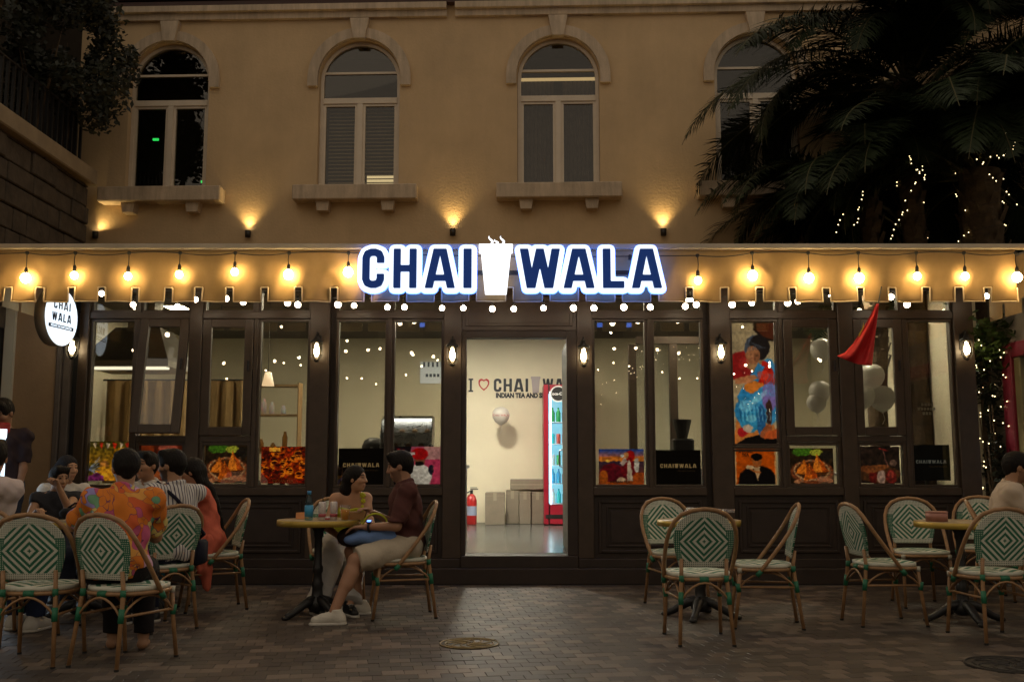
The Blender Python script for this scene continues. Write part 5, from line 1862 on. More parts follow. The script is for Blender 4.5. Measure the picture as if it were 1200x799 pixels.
def half_w(z):
    if z <= ZM_:
        t = (z - ZB_) / (ZM_ - ZB_)
        return .158 + .042 * math.sin(t * math.pi / 2)
    t = (z - ZM_) / (ZTp - ZM_)
    return .200 * math.sqrt(max(0, 1 - t ** 2.3))
def back_y(x, z):
    return -.205 - .075 * (z - ZB_) / (ZTp - ZB_) + .35 * x * x
def make_chair():
    t = thing('bistro_chair', 'chair', 'chair')
    # woven back panel: front and back skins with a rim
    nu, nv = 26, 34
    vs, pats, fs = [], [], []
    rows = [ZB_ + (ZTp - .0015 - ZB_) * j / nv for j in range(nv + 1)]
    th = .011
    for side in (0, 1):
        for z in rows:
            w = half_w(z)
            for i in range(nu + 1):
                x = -w + 2 * w * i / nu
                y = back_y(x, z) + (th if side == 0 else 0)
                vs.append((x, y, z))
                # distance to the outline
                dx = w - abs(x)
                db = min(dx, z - ZB_, (ZTp - z) * .9)
                if z > ZM_:
                    rr = math.hypot(x / .2, (z - ZM_) / (ZTp - ZM_))
                    db = min(dx if rr < .3 else 9, (1 - rr) * .17, z - ZB_)
                pats.append((x, z - .675, max(0.0, min(1.0, (.040 - db) / .004 + .5))))
    n1 = (nu + 1) * (nv + 1)
    for j in range(nv):
        for i in range(nu):
            a = j * (nu + 1) + i
            fs.append([a + nu + 1, a + nu + 2, a + 1, a])
            fs.append([n1 + a, n1 + a + 1, n1 + a + nu + 2, n1 + a + nu + 1])
    for j in range(nv):
        a, b = j * (nu + 1), (j + 1) * (nu + 1)
        fs.append([a, n1 + a, n1 + b, b])
        a, b = a + nu, b + nu
        fs.append([b, n1 + b, n1 + a, a])
    for i in range(nu):
        fs.append([i, i + 1, n1 + i + 1, n1 + i])
        a = nv * (nu + 1) + i
        fs.append([a + 1, a, n1 + a, n1 + a + 1])
    link('backrest', pat_mesh('backrest', vs, fs, pats, M_wback), t)
    # woven seat pad
    vs, pats, fs = [], [], []
    nr, na = 9, 40
    def seat_xy(a, r):
        # rounded square, wider at the front
        c, s = math.cos(a), math.sin(a)
        k = (abs(c) ** 3.0 + abs(s) ** 3.0) ** (-1 / 3.0)
        x, y = c * k * r * .215, s * k * r * .205
        return x * (1 + .10 * (y / .205)), y
    for z_, dome in ((.462, .012), (.438, 0.0)):
        vs.append((0, 0, z_ + dome)); pats.append((0, 0, 0))
        for i in range(1, nr + 1):
            r = i / nr
            for k in range(na):
                x, y = seat_xy(2 * math.pi * k / na, r)
                vs.append((x, y, z_ + dome * (1 - r ** 3)))
                pats.append((x, y, 1.0 if r > .98 else 0.0))
    n1 = 1 + nr * na
    for lay in (0, 1):
        o = lay * n1
        for k in range(na):
            f = [o, o + 1 + k, o + 1 + (k + 1) % na]
            fs.append(f if lay == 0 else f[::-1])
        for i in range(nr - 1):
            for k in range(na):
                l = (k + 1) % na
                f = [o + 1 + i * na + k, o + 1 + (i + 1) * na + k, o + 1 + (i + 1) * na + l, o + 1 + i * na + l]
                fs.append(f if lay == 0 else f[::-1])
    for k in range(na):
        l = (k + 1) % na
        a = 1 + (nr - 1) * na
        fs.append([a + k, n1 + a + k, n1 + a + l, a + l])
    link('seat', pat_mesh('seat', vs, fs, pats, M_wseat), t)
    # seat ring and hoop
    ring = [(*seat_xy(2 * math.pi * k / 32, 1.0), .424) for k in range(32)]
    MB().tube(ring, .0125, 8, closed=True).build('seat_ring', M_rattan, t, True)
    hoop = []
    left = [(-.222, .060, .385), (-.230, .005, .455), (-.236, -.055, .53), (-.238, -.115, .61), (-.234, -.165, .68), (-.222, -.205, .745), (-.196, -.236, .805), (-.150, -.258, .853), (-.08, -.272, .880), (0, -.277, .889)]
    hoop = left + [(-x, y, z) for x, y, z in left[:-1][::-1]]
    MB().tube(hoop, .0145, 9).build('back_hoop', M_rattan, t, True)
    for s in (-1, 1):
        MB().tube([(s * .186, .175, .425), (s * .190, .190, .25), (s * .198, .225, 0.004)], [.0135, .0135, .0125], 9).build('leg', M_rattan, t, True)
        MB().tube([(s * .150, back_y(.15, .56) - .012, .56), (s * .150, -.205, .455), (s * .156, -.215, .36), (s * .178, -.262, .004)], [.0125, .0135, .0135, .0125], 9).build('leg', M_rattan, t, True)
    # arched braces between neighbouring legs
    foot = lambda sx, fr, z: (sx * (.19 if fr else .160), .192 if fr else -.225, z)
    def brace(a, b):
        a, b = Vector(a), Vector(b)
        pts = []
        for k in range(9):
            u = k / 8
            p = a.lerp(b, u)
            p.z += .115 * math.sin(math.pi * u) ** .8
            pts.append(p)
        MB().tube(pts, .0075, 7).build('brace', M_rattan, t, True)
    brace(foot(-1, 0, .29), foot(1, 0, .29)); brace(foot(-1, 1, .29), foot(1, 1, .29))
    brace(foot(-1, 0, .29), foot(-1, 1, .29)); brace(foot(1, 0, .29), foot(1, 1, .29))
    MB().tube([foot(-1, 0, .30), foot(-1, 1, .30)], .0085, 7).build('stretcher', M_rattan, t, True)
    MB().tube([foot(1, 0, .30), foot(1, 1, .30)], .0085, 7).build('stretcher', M_rattan, t, True)
    for s in (-1, 1):
        MB().tube([(s * .189, .188, .265), (s * .1905, .196, .325)], .0175, 9).build('green_wrap', M_bindg, t, True)
        MB().tube([(s * .161, -.229, .265), (s * .157, -.217, .345)], .0175, 9).build('green_wrap', M_bindg, t, True)
        MB().tube([(s * .222, .060, .383), (s * .2265, .03, .42)], .0185, 9).build('green_wrap', M_bindg, t, True)
        MB().tube([(s * .150, -.205, .452), (s * .150, -.207, .408)], .0172, 9).build('green_wrap', M_bindg, t, True)
    MB().tube([(-.03, -.205, .424), (.03, -.205, .424)], .019, 9).build('green_wrap', M_bindg, t, True)
    MB().tube([(-.186, .178, .40), (-.186, .178, .436)], .0172, 9).build('white_wrap', M_bindw, t, True)
    MB().tube([(.186, .178, .40), (.186, .178, .436)], .0172, 9).build('white_wrap', M_bindw, t, True)
    for p in ((-.198, .225), (.198, .225), (-.178, -.262), (.178, -.262)):
        MB().lathe([(.0, .0), (.0145, .0), (.0145, .016), (.0, .016)], p[0], p[1], 0, 10).build('foot_cap', M_black, t)
    return t
chair0 = make_chair()
chairs = [
    (-2.87, 6.22, 95, 'green and white woven chair standing beside the one holding the floral shirt wearer'),
    (-3.42, 6.98, 70, 'woven chair holding the person in a white top with an arm raised'),
    (-2.34, 6.20, 69, 'green and white woven chair under the person in the floral shirt'),
    (-2.60, 7.46, 138, 'green and white woven chair under the person in the striped white shirt'),
    (-2.49, 8.42, 206, 'woven chair under the woman in the coral tunic'),
    (-.88, 8.00, 192, 'woven chair under the man in the maroon shirt at the drinks table'),
    (-1.50, 8.72, -72, 'woven chair under the woman in the yellow-green top at the drinks table'),
    (1.27, 6.95, 91, 'empty woven chair with its back turned at the table with the menu sheet'),
    (1.38, 8.56, -76, 'empty woven chair between the table with the menu sheet and the cafe wall'),
    (1.86, 7.55, 172, 'empty woven chair drawn up sideways to the table with the menu sheet'),
    (2.80, 7.66, 6, 'empty woven chair set sideways to the table with the round tin'),
    (3.47, 8.62, -96, 'empty woven chair between the table with the round tin and the poster wall'),
    (3.29, 7.02, 93, 'empty woven chair with its back turned at the table with the round tin'),
    (4.22, 9.05, -110, 'empty woven chair beyond the man in the pale shirt'),
    (3.93, 8.05, -25, 'woven chair under the man in the pale shirt near the vine'),
    (-2.95, 8.75, -80, 'woven chair under the moustached man across the crowded table'),
    (-3.85, 8.60, -60, 'woven chair under the boy at the crowded table'),
]
for i, (x, y, hd, lbl) in enumerate(chairs):
    c = chair0 if i == 0 else copy_tree(chair0)
    c.location = (x, y, 0.001)
    c.rotation_euler = (0, 0, R(hd - 90))
    tag(c, lbl, 'chair', 'woven bistro chairs on the terrace')

# ================================================================ cafe tables
M_top = pm('table_top_laminate', (.40, .30, .17), .35, var=.15, vscale=5)
M_edge = pm('brass_table_edge', (.48, .33, .06), .35, metal=.35, var=.15, vscale=8)
def make_table():
    t = thing('cafe_table', 'table', 'table')
    r = .325
    MB().lathe([(.0, .735), (r - .004, .735), (r - .004, .7505), (.0, .7505)], n=44).build('table_top', M_top, t, True)
    MB().lathe([(r - .004, .705), (r, .705), (r + .002, .728), (r, .750), (r - .004, .750)], n=44).build('edge_band', M_edge, t, True)
    MB().lathe([(.0, .690), (.10, .690), (.10, .70), (.0, .7345)], n=16).build('mount_plate', M_black, t)
    prof = [(.0, .05), (.05, .05), (.075, .07), (.07, .12), (.045, .16), (.040, .22), (.048, .25), (.036, .28), (.032, .33), (.042, .35), (.042, .38), (.032, .40), (.030, .60), (.040, .63), (.040, .66), (.06, .69), (.0, .69)]
    MB().lathe(prof, n=18).build('pedestal', M_black, t, True)
    for k in range(4):
        a = R(45 + 90 * k)
        c, s = math.cos(a), math.sin(a)
        pts = [(.03, .13), (.10, .115), (.17, .075), (.22, .045), (.26, .03), (.285, .022)]
        MB().tube([(u * c, u * s, v) for u, v in pts], [.04, .036, .030, .027, .027, .022], 8).build('foot', M_black, t, True)
        m = MB(); m.sphere((.285 * c, .285 * s, .018), (.032, .032, .018), 10, 6); m.build('paw', M_black, t, True)
    return t
table0 = make_table()
TABS = [(-1.53, 8.00, 'round cafe table with a gold edge carrying drinks cans and an amber drink'), (1.47, 7.95, 'round cafe table with a menu sheet among three empty chairs'), (3.43, 7.75, 'round cafe table with a round tin among empty chairs'), (-3.30, 7.80, 'round cafe table with a dark bag crowded by seated people'), (4.62, 7.95, 'round cafe table in front of the man in the pale shirt')]
for i, (x, y, lbl) in enumerate(TABS):
    c = table0 if i == 0 else copy_tree(table0)
    c.location = (x, y, .001)
    c.rotation_euler = (0, 0, R(23 * i))
    tag(c, lbl, 'table', 'round cafe tables on the terrace')
ZTAB = .7525
# things on the drinks table
def on_table(px, Y):
    return at(px, 600, Y)[0], Y
M_water = glass('water_bottle_plastic', (.55, .80, .90), 1.4, .03, 1.2)
x, y = on_table(362, 7.86)
t = thing('water_bottle', 'clear water bottle with a blue label and cap', 'bottle', (x, y, ZTAB))
MB().lathe([(.0, .0), (.03, .0), (.033, .012), (.033, .13), (.030, .15), (.014, .185), (.013, .2)], n=18).build('body', M_water, t, True)
MB().lathe([(.0338, .03), (.0338, .115)], n=18).build('label_wrap', pm('bottle_label', (.04, .30, .55), .35), t, True)
MB().lathe([(.0, .226), (.016, .226), (.016, .198), (.0135, .198)][::-1], n=14).build('cap', pm('cap_blue', (.05, .25, .5), .4), t, True)
M_can = pm('pale_can', (.62, .55, .52), .3, metal=.3, var=.25, vscale=25)
for px, yy, lbl in ((377.5, 7.86, 'slim pale drinks can with a straw'), (391, 7.90, 'slim pale drinks can next to the amber glass')):
    x, y = on_table(px, yy)
    t = thing('drinks_can', lbl, 'can', (x, y, ZTAB))
    MB().lathe([(.0, .0), (.024, .0), (.029, .008), (.029, .132), (.024, .142), (.0, .140)], n=18).build('body', M_can, t, True)
    MB().lathe([(.0295, .025), (.0295, .05)], n=18).build('print_band', pm('can_red', (.40, .07, .08), .35), t, True)
    if 'straw' in lbl:
        MB().tube([(.008, 0, .12), (.004, 0, .17), (.0, 0, .196)], .0032, 6).build('straw', M_black, t, True)
    else:
        MB().box(-.008, .008, -.012, .008, .1405, .1425).build('pull_tab', M_steel, t)
x, y = on_table(404.5, 7.84)
t = thing('tea_glass', 'plastic cup of amber tea at the table edge', 'cup', (x, y, ZTAB))
MB().lathe([(.0, .002), (.031, .002), (.041, .118), (.0395, .118), (.0295, .004), (.0, .004)], n=20).build('cup', M_clear, t, True)
M_amber = pm('amber_tea', (.80, .36, .05), .5, spec=.1)
M_amber.node_tree.nodes['Principled BSDF'].inputs['Subsurface Weight'].default_value = .6
MB().lathe([(.0, .005), (.0288, .005), (.0355, .085), (.0, .085)], n=20).build('tea', M_amber, t, True)
x, y = on_table(418, 7.98)
t = thing('snack_tray', 'small brown paper tray of snacks beside the amber cup', 'tray', (x, y, ZTAB))
m = MB(); m.add([(-.06, -.04, .001), (.06, -.04, .001), (.06, .04, .001), (-.06, .04, .001), (-.08, -.055, .06), (.08, -.055, .06), (.08, .055, .06), (-.08, .055, .06)], [[0, 1, 2, 3], [0, 4, 5, 1], [1, 5, 6, 2], [2, 6, 7, 3], [3, 7, 4, 0]]); m.build('tray', pm('kraft_paper', (.45, .25, .10), .8), t)
for k in range(4):
    m = MB(); m.sphere((-.04 + .027 * k, 0, .045), (.022, .03, .02), 8, 6); m.build('snack', MATS['pastry_brown'], t, True)
x, y = on_table(355, 8.05)
t = thing('paper_wrapper', 'small orange paper wrapper behind the water bottle', 'wrapper', (x, y, ZTAB))
m = MB(); m.add([(-.05, -.03, .001), (.05, -.03, .001), (.04, .03, .001), (-.04, .03, .001), (-.055, .0, .05), (.03, .02, .055)], [[0, 1, 5, 4], [1, 2, 5], [2, 3, 4, 5], [3, 0, 4]]); m.build('paper', pm('wrapper_orange', (.55, .22, .07), .7), t)
x, y = on_table(384, 7.80)
t = thing('sauce_pot', 'little lidded sauce pot with a red print between the cans', 'pot', (x, y, ZTAB))
MB().lathe([(.0, .0), (.016, .0), (.02, .032), (.0, .032)], n=14).build('pot', pm('pot_white', (.6, .55, .5), .4), t, True)
MB().lathe([(.0185, .008), (.0200, .022)], n=14).build('print_band', MATS['can_red'], t, True)
# menu sheet
t = thing('menu_sheet', 'laminated menu sheet held upright off the table by its stand', 'menu', (1.47, 7.95, ZTAB))
m = MB(); m.cbox(-.19, .19, -.12, .12, .062, .066, .001); o = m.build('sheet', pm('menu_print_dark', (.22, .20, .19), .25, var=.4, vscale=30), t); o.rotation_euler = (R(3), R(2), R(-14)); o.location = (.09, 0, .012)
MB().lathe([(.0, .0), (.05, .0), (.05, .01), (.02, .02), (.02, .066), (.0, .066)], .05, 0, 0, 14).build('stand', M_black, t, True)
# tin
t = thing('round_tin', 'shallow round copper-coloured tin on the empty table', 'tin', (3.24, 7.70, ZTAB))
MB().lathe([(.0, .0), (.080, .0), (.080, .072), (.075, .072), (.075, .006), (.0, .006)], n=24).build('tin', pm('tin_copper', (.36, .17, .13), .4, metal=.4, var=.2), t, True)
MB().lathe([(.0805, .066), (.083, .072), (.080, .076), (.074, .073)], n=24).build('rim', MATS['tin_copper'], t, True)
# ================================================================ people
M_skin = vcol_mat('skin', .5, attr='Col', spec=.35, bump=.05, bscale=300)
def cloth(name, col, var=.12, vs=7): return pm(name, col, .85, spec=.2, var=var, vscale=vs, bump=.16, bscale=60)
M_hair = pm('black_hair', (.007, .005, .004), .6, spec=.2, var=.4, vscale=60, bump=.4, bscale=160)
for _n in list(M_hair.node_tree.nodes):
    if _n.type == 'TEX_NOISE':
        _mp = M_hair.node_tree.nodes.new('ShaderNodeMapping'); _mp.inputs['Scale'].default_value = (1.6, 1.6, .12)
        _src = _n.inputs["Vector"].links[0].from_socket
        M_hair.node_tree.links.new(_src, _mp.inputs[0]); M_hair.node_tree.links.new(_mp.outputs[0], _n.inputs['Vector'])
def nrm(v):
    v = V3(v); return v / (np.linalg.norm(v) + 1e-9)
def ik(a, c, l1, l2, pole):
    a, c = V3(a), V3(c)
    d = c - a
    L = np.linalg.norm(d)
    if L > (l1 + l2) * .995:
        c = a + d / L * (l1 + l2) * .995; d = c - a; L = np.linalg.norm(d)
    u = d / L
    x = (l1 * l1 - l2 * l2 + L * L) / (2 * L)
    h = math.sqrt(max(0, l1 * l1 - x * x))
    p = V3(pole) - u * V3(pole).dot(u)
    return a + u * x + nrm(p) * h, c
UP = V3((0, 0, 1))
def person(label, xy, heading, lean=8, seat=.47, headto=None, headpitch=0, lh=None, rh=None, lf=None, rf=None, s=1.0, bw=1.0,
           top=None, bottom=None, hair='short', skin=(.30, .165, .095), beard=0.0, tache=False, stand=False, shoes=None, elbow_l=None, elbow_r=None, curl=.5, sidelean=0, headdrop=0, neckline=0.0, extra=None):
    h = R(heading)
    f = V3((math.cos(h), math.sin(h), 0)); r = V3((math.sin(h), -math.cos(h), 0))
    base = V3((xy[0], xy[1], 0))
    P = base + UP * ((seat + .10 * s) if not stand else .93 * s)
    sp = nrm(f * math.sin(R(lean)) + UP * math.cos(R(lean)) + r * math.sin(R(sidelean)))
    sf = nrm(f - sp * f.dot(sp))
    N = P + sp * .455 * s
    hh_ = R(headto if headto is not None else heading)
    hp = R(headpitch)
    hf = V3((math.cos(hh_) * math.cos(hp), math.sin(hh_) * math.cos(hp), math.sin(hp)))
    hr = V3((math.sin(hh_), -math.cos(hh_), 0)); hu = np.cross(hr, hf)
    nd = nrm(sp * .6 + UP * .5 + f * .1)
    H = N + nd * (.150 - headdrop) * s + hf * .02
    def hd(a, b, c): return H + (hr * a + hf * b + hu * c) * s
    HA = [hr, hf, hu]; TA = [r, sf, sp]
    shl = N - sp * .055 * s - r * .165 * s * bw; shr = N - sp * .055 * s + r * .165 * s * bw
    hipl = P - r * .088 * s - UP * .02; hipr = P + r * .088 * s - UP * .02
    UA, FA, TH, SH = .275 * s, .245 * s, .43 * s, .42 * s
    lh = V3(lh) if lh is not None else P + f * .33 * s - r * .12 * s + UP * .06
    rh = V3(rh) if rh is not None else P + f * .33 * s + r * .12 * s + UP * .06
    ell_, lh = ik(shl, lh, UA, FA, elbow_l if elbow_l is not None else (-UP - r * .5 - f * .4))
    elr, rh = ik(shr, rh, UA, FA, elbow_r if elbow_r is not None else (-UP + r * .5 - f * .4))
    if stand:
        lf = V3(lf) if lf is not None else base - r * .09 + UP * .09
        rf = V3(rf) if rf is not None else base + r * .09 + f * .08 + UP * .09
    else:
        lf = V3(lf) if lf is not None else base + f * .46 * s - r * .10 + UP * .085
        rf = V3(rf) if rf is not None else base + f * .40 * s + r * .10 + UP * .085
    knl, lf = ik(hipl, lf, TH, SH, f + UP * .9); knr, rf = ik(hipr, rf, TH, SH, f + UP * .9)
    B = SDF()
    B.ell(P, V3((.155 * bw, .115, .115)) * s, TA, .03)
    B.ell(P + sp * .15 * s, V3((.135 * bw, .100, .14)) * s, TA, .05)
    B.ell(P + sp * .31 * s, V3((.155 * bw, .105, .150)) * s, TA, .05)
    for a in (shl, shr):
        B.cone(N - sp * .03 * s, a, .058 * s, .054 * s, .035)
    B.cone(N - sp * .03, hd(0, -.02, -.06), .056 * s, .050 * s, .03)
    B.ell(hd(0, -.006, .026), V3((.074, .093, .090)) * s, HA, .02)
    B.ell(hd(0, .026, -.042), V3((.058, .062, .074)) * s, HA, .03)
    B.ell(hd(0, .060, -.092), V3((.024, .022, .020)) * s, HA, .02)
    B.cone(hd(0, .086, .018), hd(0, .106, -.026), .010 * s, .0135 * s, .014)
    for q in (-1, 1):
        B.ell(hd(q * .012, .096, -.030), V3((.010, .010, .008)) * s, HA, .008)
        B.ell(hd(q * .042, .056, -.022), V3((.024, .026, .024)) * s, HA, .02)
        B.ell(hd(q * .075, -.006, -.004), V3((.011, .021, .031)) * s, HA, .006)
        B.sub(hd(q * .031, .094, .012), V3((.018, .013, .011)) * s, HA, .012)
        B.ell(hd(q * .031, .076, .011), V3((.0135, .0135, .0105)) * s, HA, .003)
    B.cone(hd(-.040, .074, .032), hd(.040, .074, .032), .011 * s, .011 * s, .014)
    B.cone(hd(-.020, .082, -.059), hd(.020, .082, -.059), .0085 * s, .0085 * s, .008)
    B.cone(hd(-.016, .081, -.072), hd(.016, .081, -.072), .0085 * s, .0085 * s, .008)
    for a, e, w in ((shl, ell_, lh), (shr, elr, rh)):
        B.cone(a, e, .048 * s, .038 * s, .03)
        B.cone(e, w, .038 * s, .026 * s, .02)
    for a, k, w in ((hipl, knl, lf), (hipr, knr, rf)):
        B.cone(a, k, .086 * s, .056 * s, .03)
        B.cone(k, w, .054 * s, .036 * s, .02)
        B.cone(k * .75 + w * .25 - f * .012, k * .55 + w * .45 - f * .014, .055 * s, .050 * s, .03)
        d = nrm(f * 1.0 - UP * .25)
        B.cone(w - f * .03 - UP * .045 * s, w + f * .14 * s - UP * .062 * s, .034 * s, .022 * s, .02)
    # hands
    for q, e, w in ((-1, ell_, lh), (1, elr, rh)):
        d = nrm(w - e)
        n = nrm(-UP + d * d[2]) if abs(d[2]) < .9 else nrm(-r * q)
        n = nrm(n - d * n.dot(d))
        sd = np.cross(n, d) * (1 if q > 0 else -1)
        if sd.dot(-r * q) < 0: sd = -sd              # thumb points to the body's middle
        for i, o in enumerate((.026, .009, -.009, -.026)):
            kn = w + d * (.088 - .004 * abs(i - 1)) * s + sd * o * s
            B.cone(w + sd * o * .6 * s, kn, .0145 * s, .0115 * s, .008)
            c1, c2, c3 = curl * .7, curl * 1.5, curl * 2.2
            lens = ((.040, .026, .020), (.044, .029, .021), (.041, .027, .020), (.032, .021, .017))[i]
            p0 = kn
            for L_, cc, rr in zip(lens, (c1, c2, c3), ((.0098, .0088), (.0088, .0080), (.0080, .0072))):
                p1 = p0 + (d * math.cos(cc) + n * math.sin(cc)) * L_ * s
                B.cone(p0, p1, rr[0] * s, rr[1] * s, .002)
                p0 = p1
        t0 = w + d * .022 * s + sd * .022 * s
        t1 = t0 + nrm(d * .7 + sd * .65 + n * .25) * .042 * s
        t2 = t1 + nrm(d * .95 + sd * .25 + n * .3) * .030 * s
        B.cone(t0, t1, .014 * s, .0105 * s, .006); B.cone(t1, t2, .0102 * s, .0085 * s, .003)
    v, fc = B.mesh(.0075)
    # pigment
    rel = (v - H) / s
    a, b, c = rel @ hr, rel @ hf, rel @ hu
    col = np.tile(np.array(skin) * 1.18, (len(v), 1))
    rr_ = np.random.default_rng(int(abs(xy[0]) * 1000))
    col *= (1 + .06 * np.sin(v[:, :1] * 41) * np.sin(v[:, 2:3] * 37))
    front = b > .055
    def paint(mask, cc, k=1.0):
        col[mask] = col[mask] * (1 - k) + np.array(cc) * k
    paint(front & (np.abs(np.abs(a) - .031) < .0150) & (np.abs(c - .011) < .0075), (.11, .085, .07), .6)
    paint(front & (np.abs(np.abs(a) - .031) < .0065) & (np.abs(c - .011) < .0075), (.010, .007, .006), 1)
    paint((b > .05) & (np.abs(np.abs(a) - .032) < .023) & (np.abs(c - .034) < .0065), (.012, .008, .006), .85)
    paint((b > .068) & (np.abs(a) < .023) & (np.abs(c + .066) < .010), (.20, .065, .05), .6)
    if beard:
        paint((c < -.028) & (c > -.125) & (b > .0) & (np.abs(a) < .085) & ~((np.abs(a) < .02) & (np.abs(c + .066) < .009)) & ((np.abs(a) > .036) | (c < -.075)), (.010, .008, .007), beard)
    if tache or beard > .5:
        paint((b > .06) & (np.abs(a) < .034) & (np.abs(c + .046) < .0085), (.010, .008, .007), .9)
    root = thing('person', label, 'person', base)
    np_mesh('body', v, fc, M_skin, root, base, col)
    # hair
    Hs = SDF()
    if hair:
        Hs.ell(hd(0, -.010, .030), V3((.086, .104, .100)) * s, HA, .0)
        if hair == 'short':
            Hs.cone(hd(-.04, .06, .092), hd(.04, .055, .094), .030 * s, .030 * s, .03)
            Hs.cone(hd(0, -.055, -.01), hd(0, -.058, -.045), .055 * s, .036 * s, .02)
        if hair in ('long', 'braid', 'scarf', 'pony'):
            w0 = .050 if hair == 'scarf' else .036
            for q in (-1, 1):
                Hs.cone(hd(q * .055, -.045, .0), hd(q * .05, -.075, -.09), w0 * s, w0 * .8 * s, .03)
            Hs.cone(hd(0, -.07, .0), hd(0, -.090, -.12), .062 * s, .05 * s, .03)
        if hair == 'long':
            b0 = N - sf * .085 * s
            Hs.cone(hd(0, -.09, -.10), b0 - sp * .10 * s - sf * .03, .07 * s, .06 * s, .03)
            Hs.cone(b0 - sp * .10 * s - sf * .03, b0 - sp * .24 * s - sf * .035, .06 * s, .03 * s, .03)
        if hair == 'braid':
            b0 = N - sf * .10 * s
            pp = [hd(0, -.09, -.10), b0 - sp * .05 * s, b0 - sp * .2 * s - sf * .02, b0 - sp * .36 * s - sf * .02, b0 - sp * .5 * s - sf * .03]
            for k_, (p, q) in enumerate(zip(pp[:-1], pp[1:])):
                for w_ in range(3):
                    p_, q_ = p + (q - p) * w_ / 3, p + (q - p) * (w_ + 1) / 3
                    Hs.cone(p_, q_, (.052 - .008 * k_) * s, (.044 - .008 * k_) * s, .015)
        Hs.sub(hd(0, .135, -.035), V3((.090, .100, .108)) * s, HA, .012)
        Hs.sub(hd(0, .045, -.135), V3((.075, .085, .10)) * s, HA, .01)
        for q in (-1, 1):
            if hair == 'short':
                Hs.sub(hd(q * .085, .015, -.055), V3((.03, .06, .06)) * s, HA, .01)
        wv = lambda X_, Y_, Z_: .0022 * np.sin(X_ * 210 + Z_ * 60) * np.sin(Y_ * 190 + Z_ * 45)
        hv, hfc = Hs.mesh(.0075, wv)
        np_mesh('hair', hv, hfc, cloth('dark_headscarf', (.02, .02, .025)) if hair == 'scarf' else M_hair, root, base)
    fold = lambda k: (lambda X_, Y_, Z_: k * (.0055 * np.sin(X_ * 31 + Z_ * 23 + Y_ * 11 + 2 * np.sin(Z_ * 9)) + .0045 * np.sin(Y_ * 47 - Z_ * 35 + 2 * np.sin(X_ * 13)) + .0018 * np.sin(X_ * 61 + Y_ * 43 + Z_ * 51 + 1.5 * np.sin(Z_ * 31))))
    if top:
        T = SDF()
        inf = top.get('inf', .016)
        hem = [(P - sp * top.get('hem', .05), -sp)]
        nk = [(N + sp * top.get('neck', .012), sp)]
        T.ell(P, V3((.155 * bw, .118, .115)) * s, TA, .03, hem, inf + .006)
        T.ell(P + sp * .15 * s, V3((.137 * bw, .104, .14)) * s, TA, .05, hem, inf + .004)
        T.ell(P + sp * .31 * s, V3((.155 * bw, .105, .150)) * s, TA, .05, nk, inf)
        sl = top.get('sleeve', .75)
        if sl >= 0:
            for a in (shl, shr):
                T.cone(N - sp * .035 * s, a, .056 * s, .056 * s, .035, nk, inf)
            for a, e, w in ((shl, ell_, lh), (shr, elr, rh)):
                u = nrm(e - a)
                if sl <= 1:
                    T.cone(a, e, .050 * s, .046 * s, .025, [(a + (e - a) * sl, u)], inf)
                else:
                    T.cone(a, e, .050 * s, .041 * s, .025, (), inf)
                    u2 = nrm(w - e)
                    T.cone(e, w, .040 * s, .030 * s, .02, [(e + (w - e) * (sl - 1), u2)], inf * .8)
        if top.get('skirt'):
            for a, k_, w in ((hipl, knl, lf), (hipr, knr, rf)):
                T.cone(a, k_, .10 * s, .085 * s, .05, (), inf)
                T.cone(k_, k_ - UP * .12 - f * .02, .085 * s, .075 * s, .05, [(k_ - UP * .12, -UP)], inf)
            T.cone((hipl + hipr) / 2, (knl + knr) / 2, .09, .08, .05)
        if top.get('collar'):
            for k_ in range(14):
                a0, a1 = 2 * math.pi * k_ / 14, 2 * math.pi * (k_ + 1) / 14
                if abs(math.sin((a0 + a1) / 2) - 1) < .08: continue
                pc = lambda q: N + sp * (.018 + .010 * -math.sin(q)) * s + r * .066 * math.cos(q) * s + sf * .062 * math.sin(q) * s
                T.cone(pc(a0), pc(a1), .016 * s, .016 * s, .008)
        tv, tf = T.mesh(.009, fold(1.0))
        o = np_mesh(top.get('name', 'shirt'), tv, tf, top['mat'], root, base)
    if bottom:
        Bt = SDF()
        inf = bottom.get('inf', .016)
        cutp = [(P + sp * .07, sp)]
        Bt.ell(P, V3((.155 * bw, .116, .115)) * s, TA, .03, cutp, inf - .004)
        ln = bottom.get('len', 1.95)
        for a, k_, w in ((hipl, knl, lf), (hipr, knr, rf)):
            if ln <= 1:
                Bt.cone(a, k_, .088 * s, .074 * s, .04, [(a + (k_ - a) * ln, nrm(k_ - a))], inf)
            else:
                Bt.cone(a, k_, .088 * s, .062 * s, .04, (), inf)
                Bt.cone(k_, w, .060 * s, bottom.get('cuff', .046) * s, .03, [(k_ + (w - k_) * (ln - 1), nrm(w - k_))], inf)
        bv, bf = Bt.mesh(.009, fold(.6))
        np_mesh(bottom.get('name', 'trousers'), bv, bf, bottom['mat'], root, base)
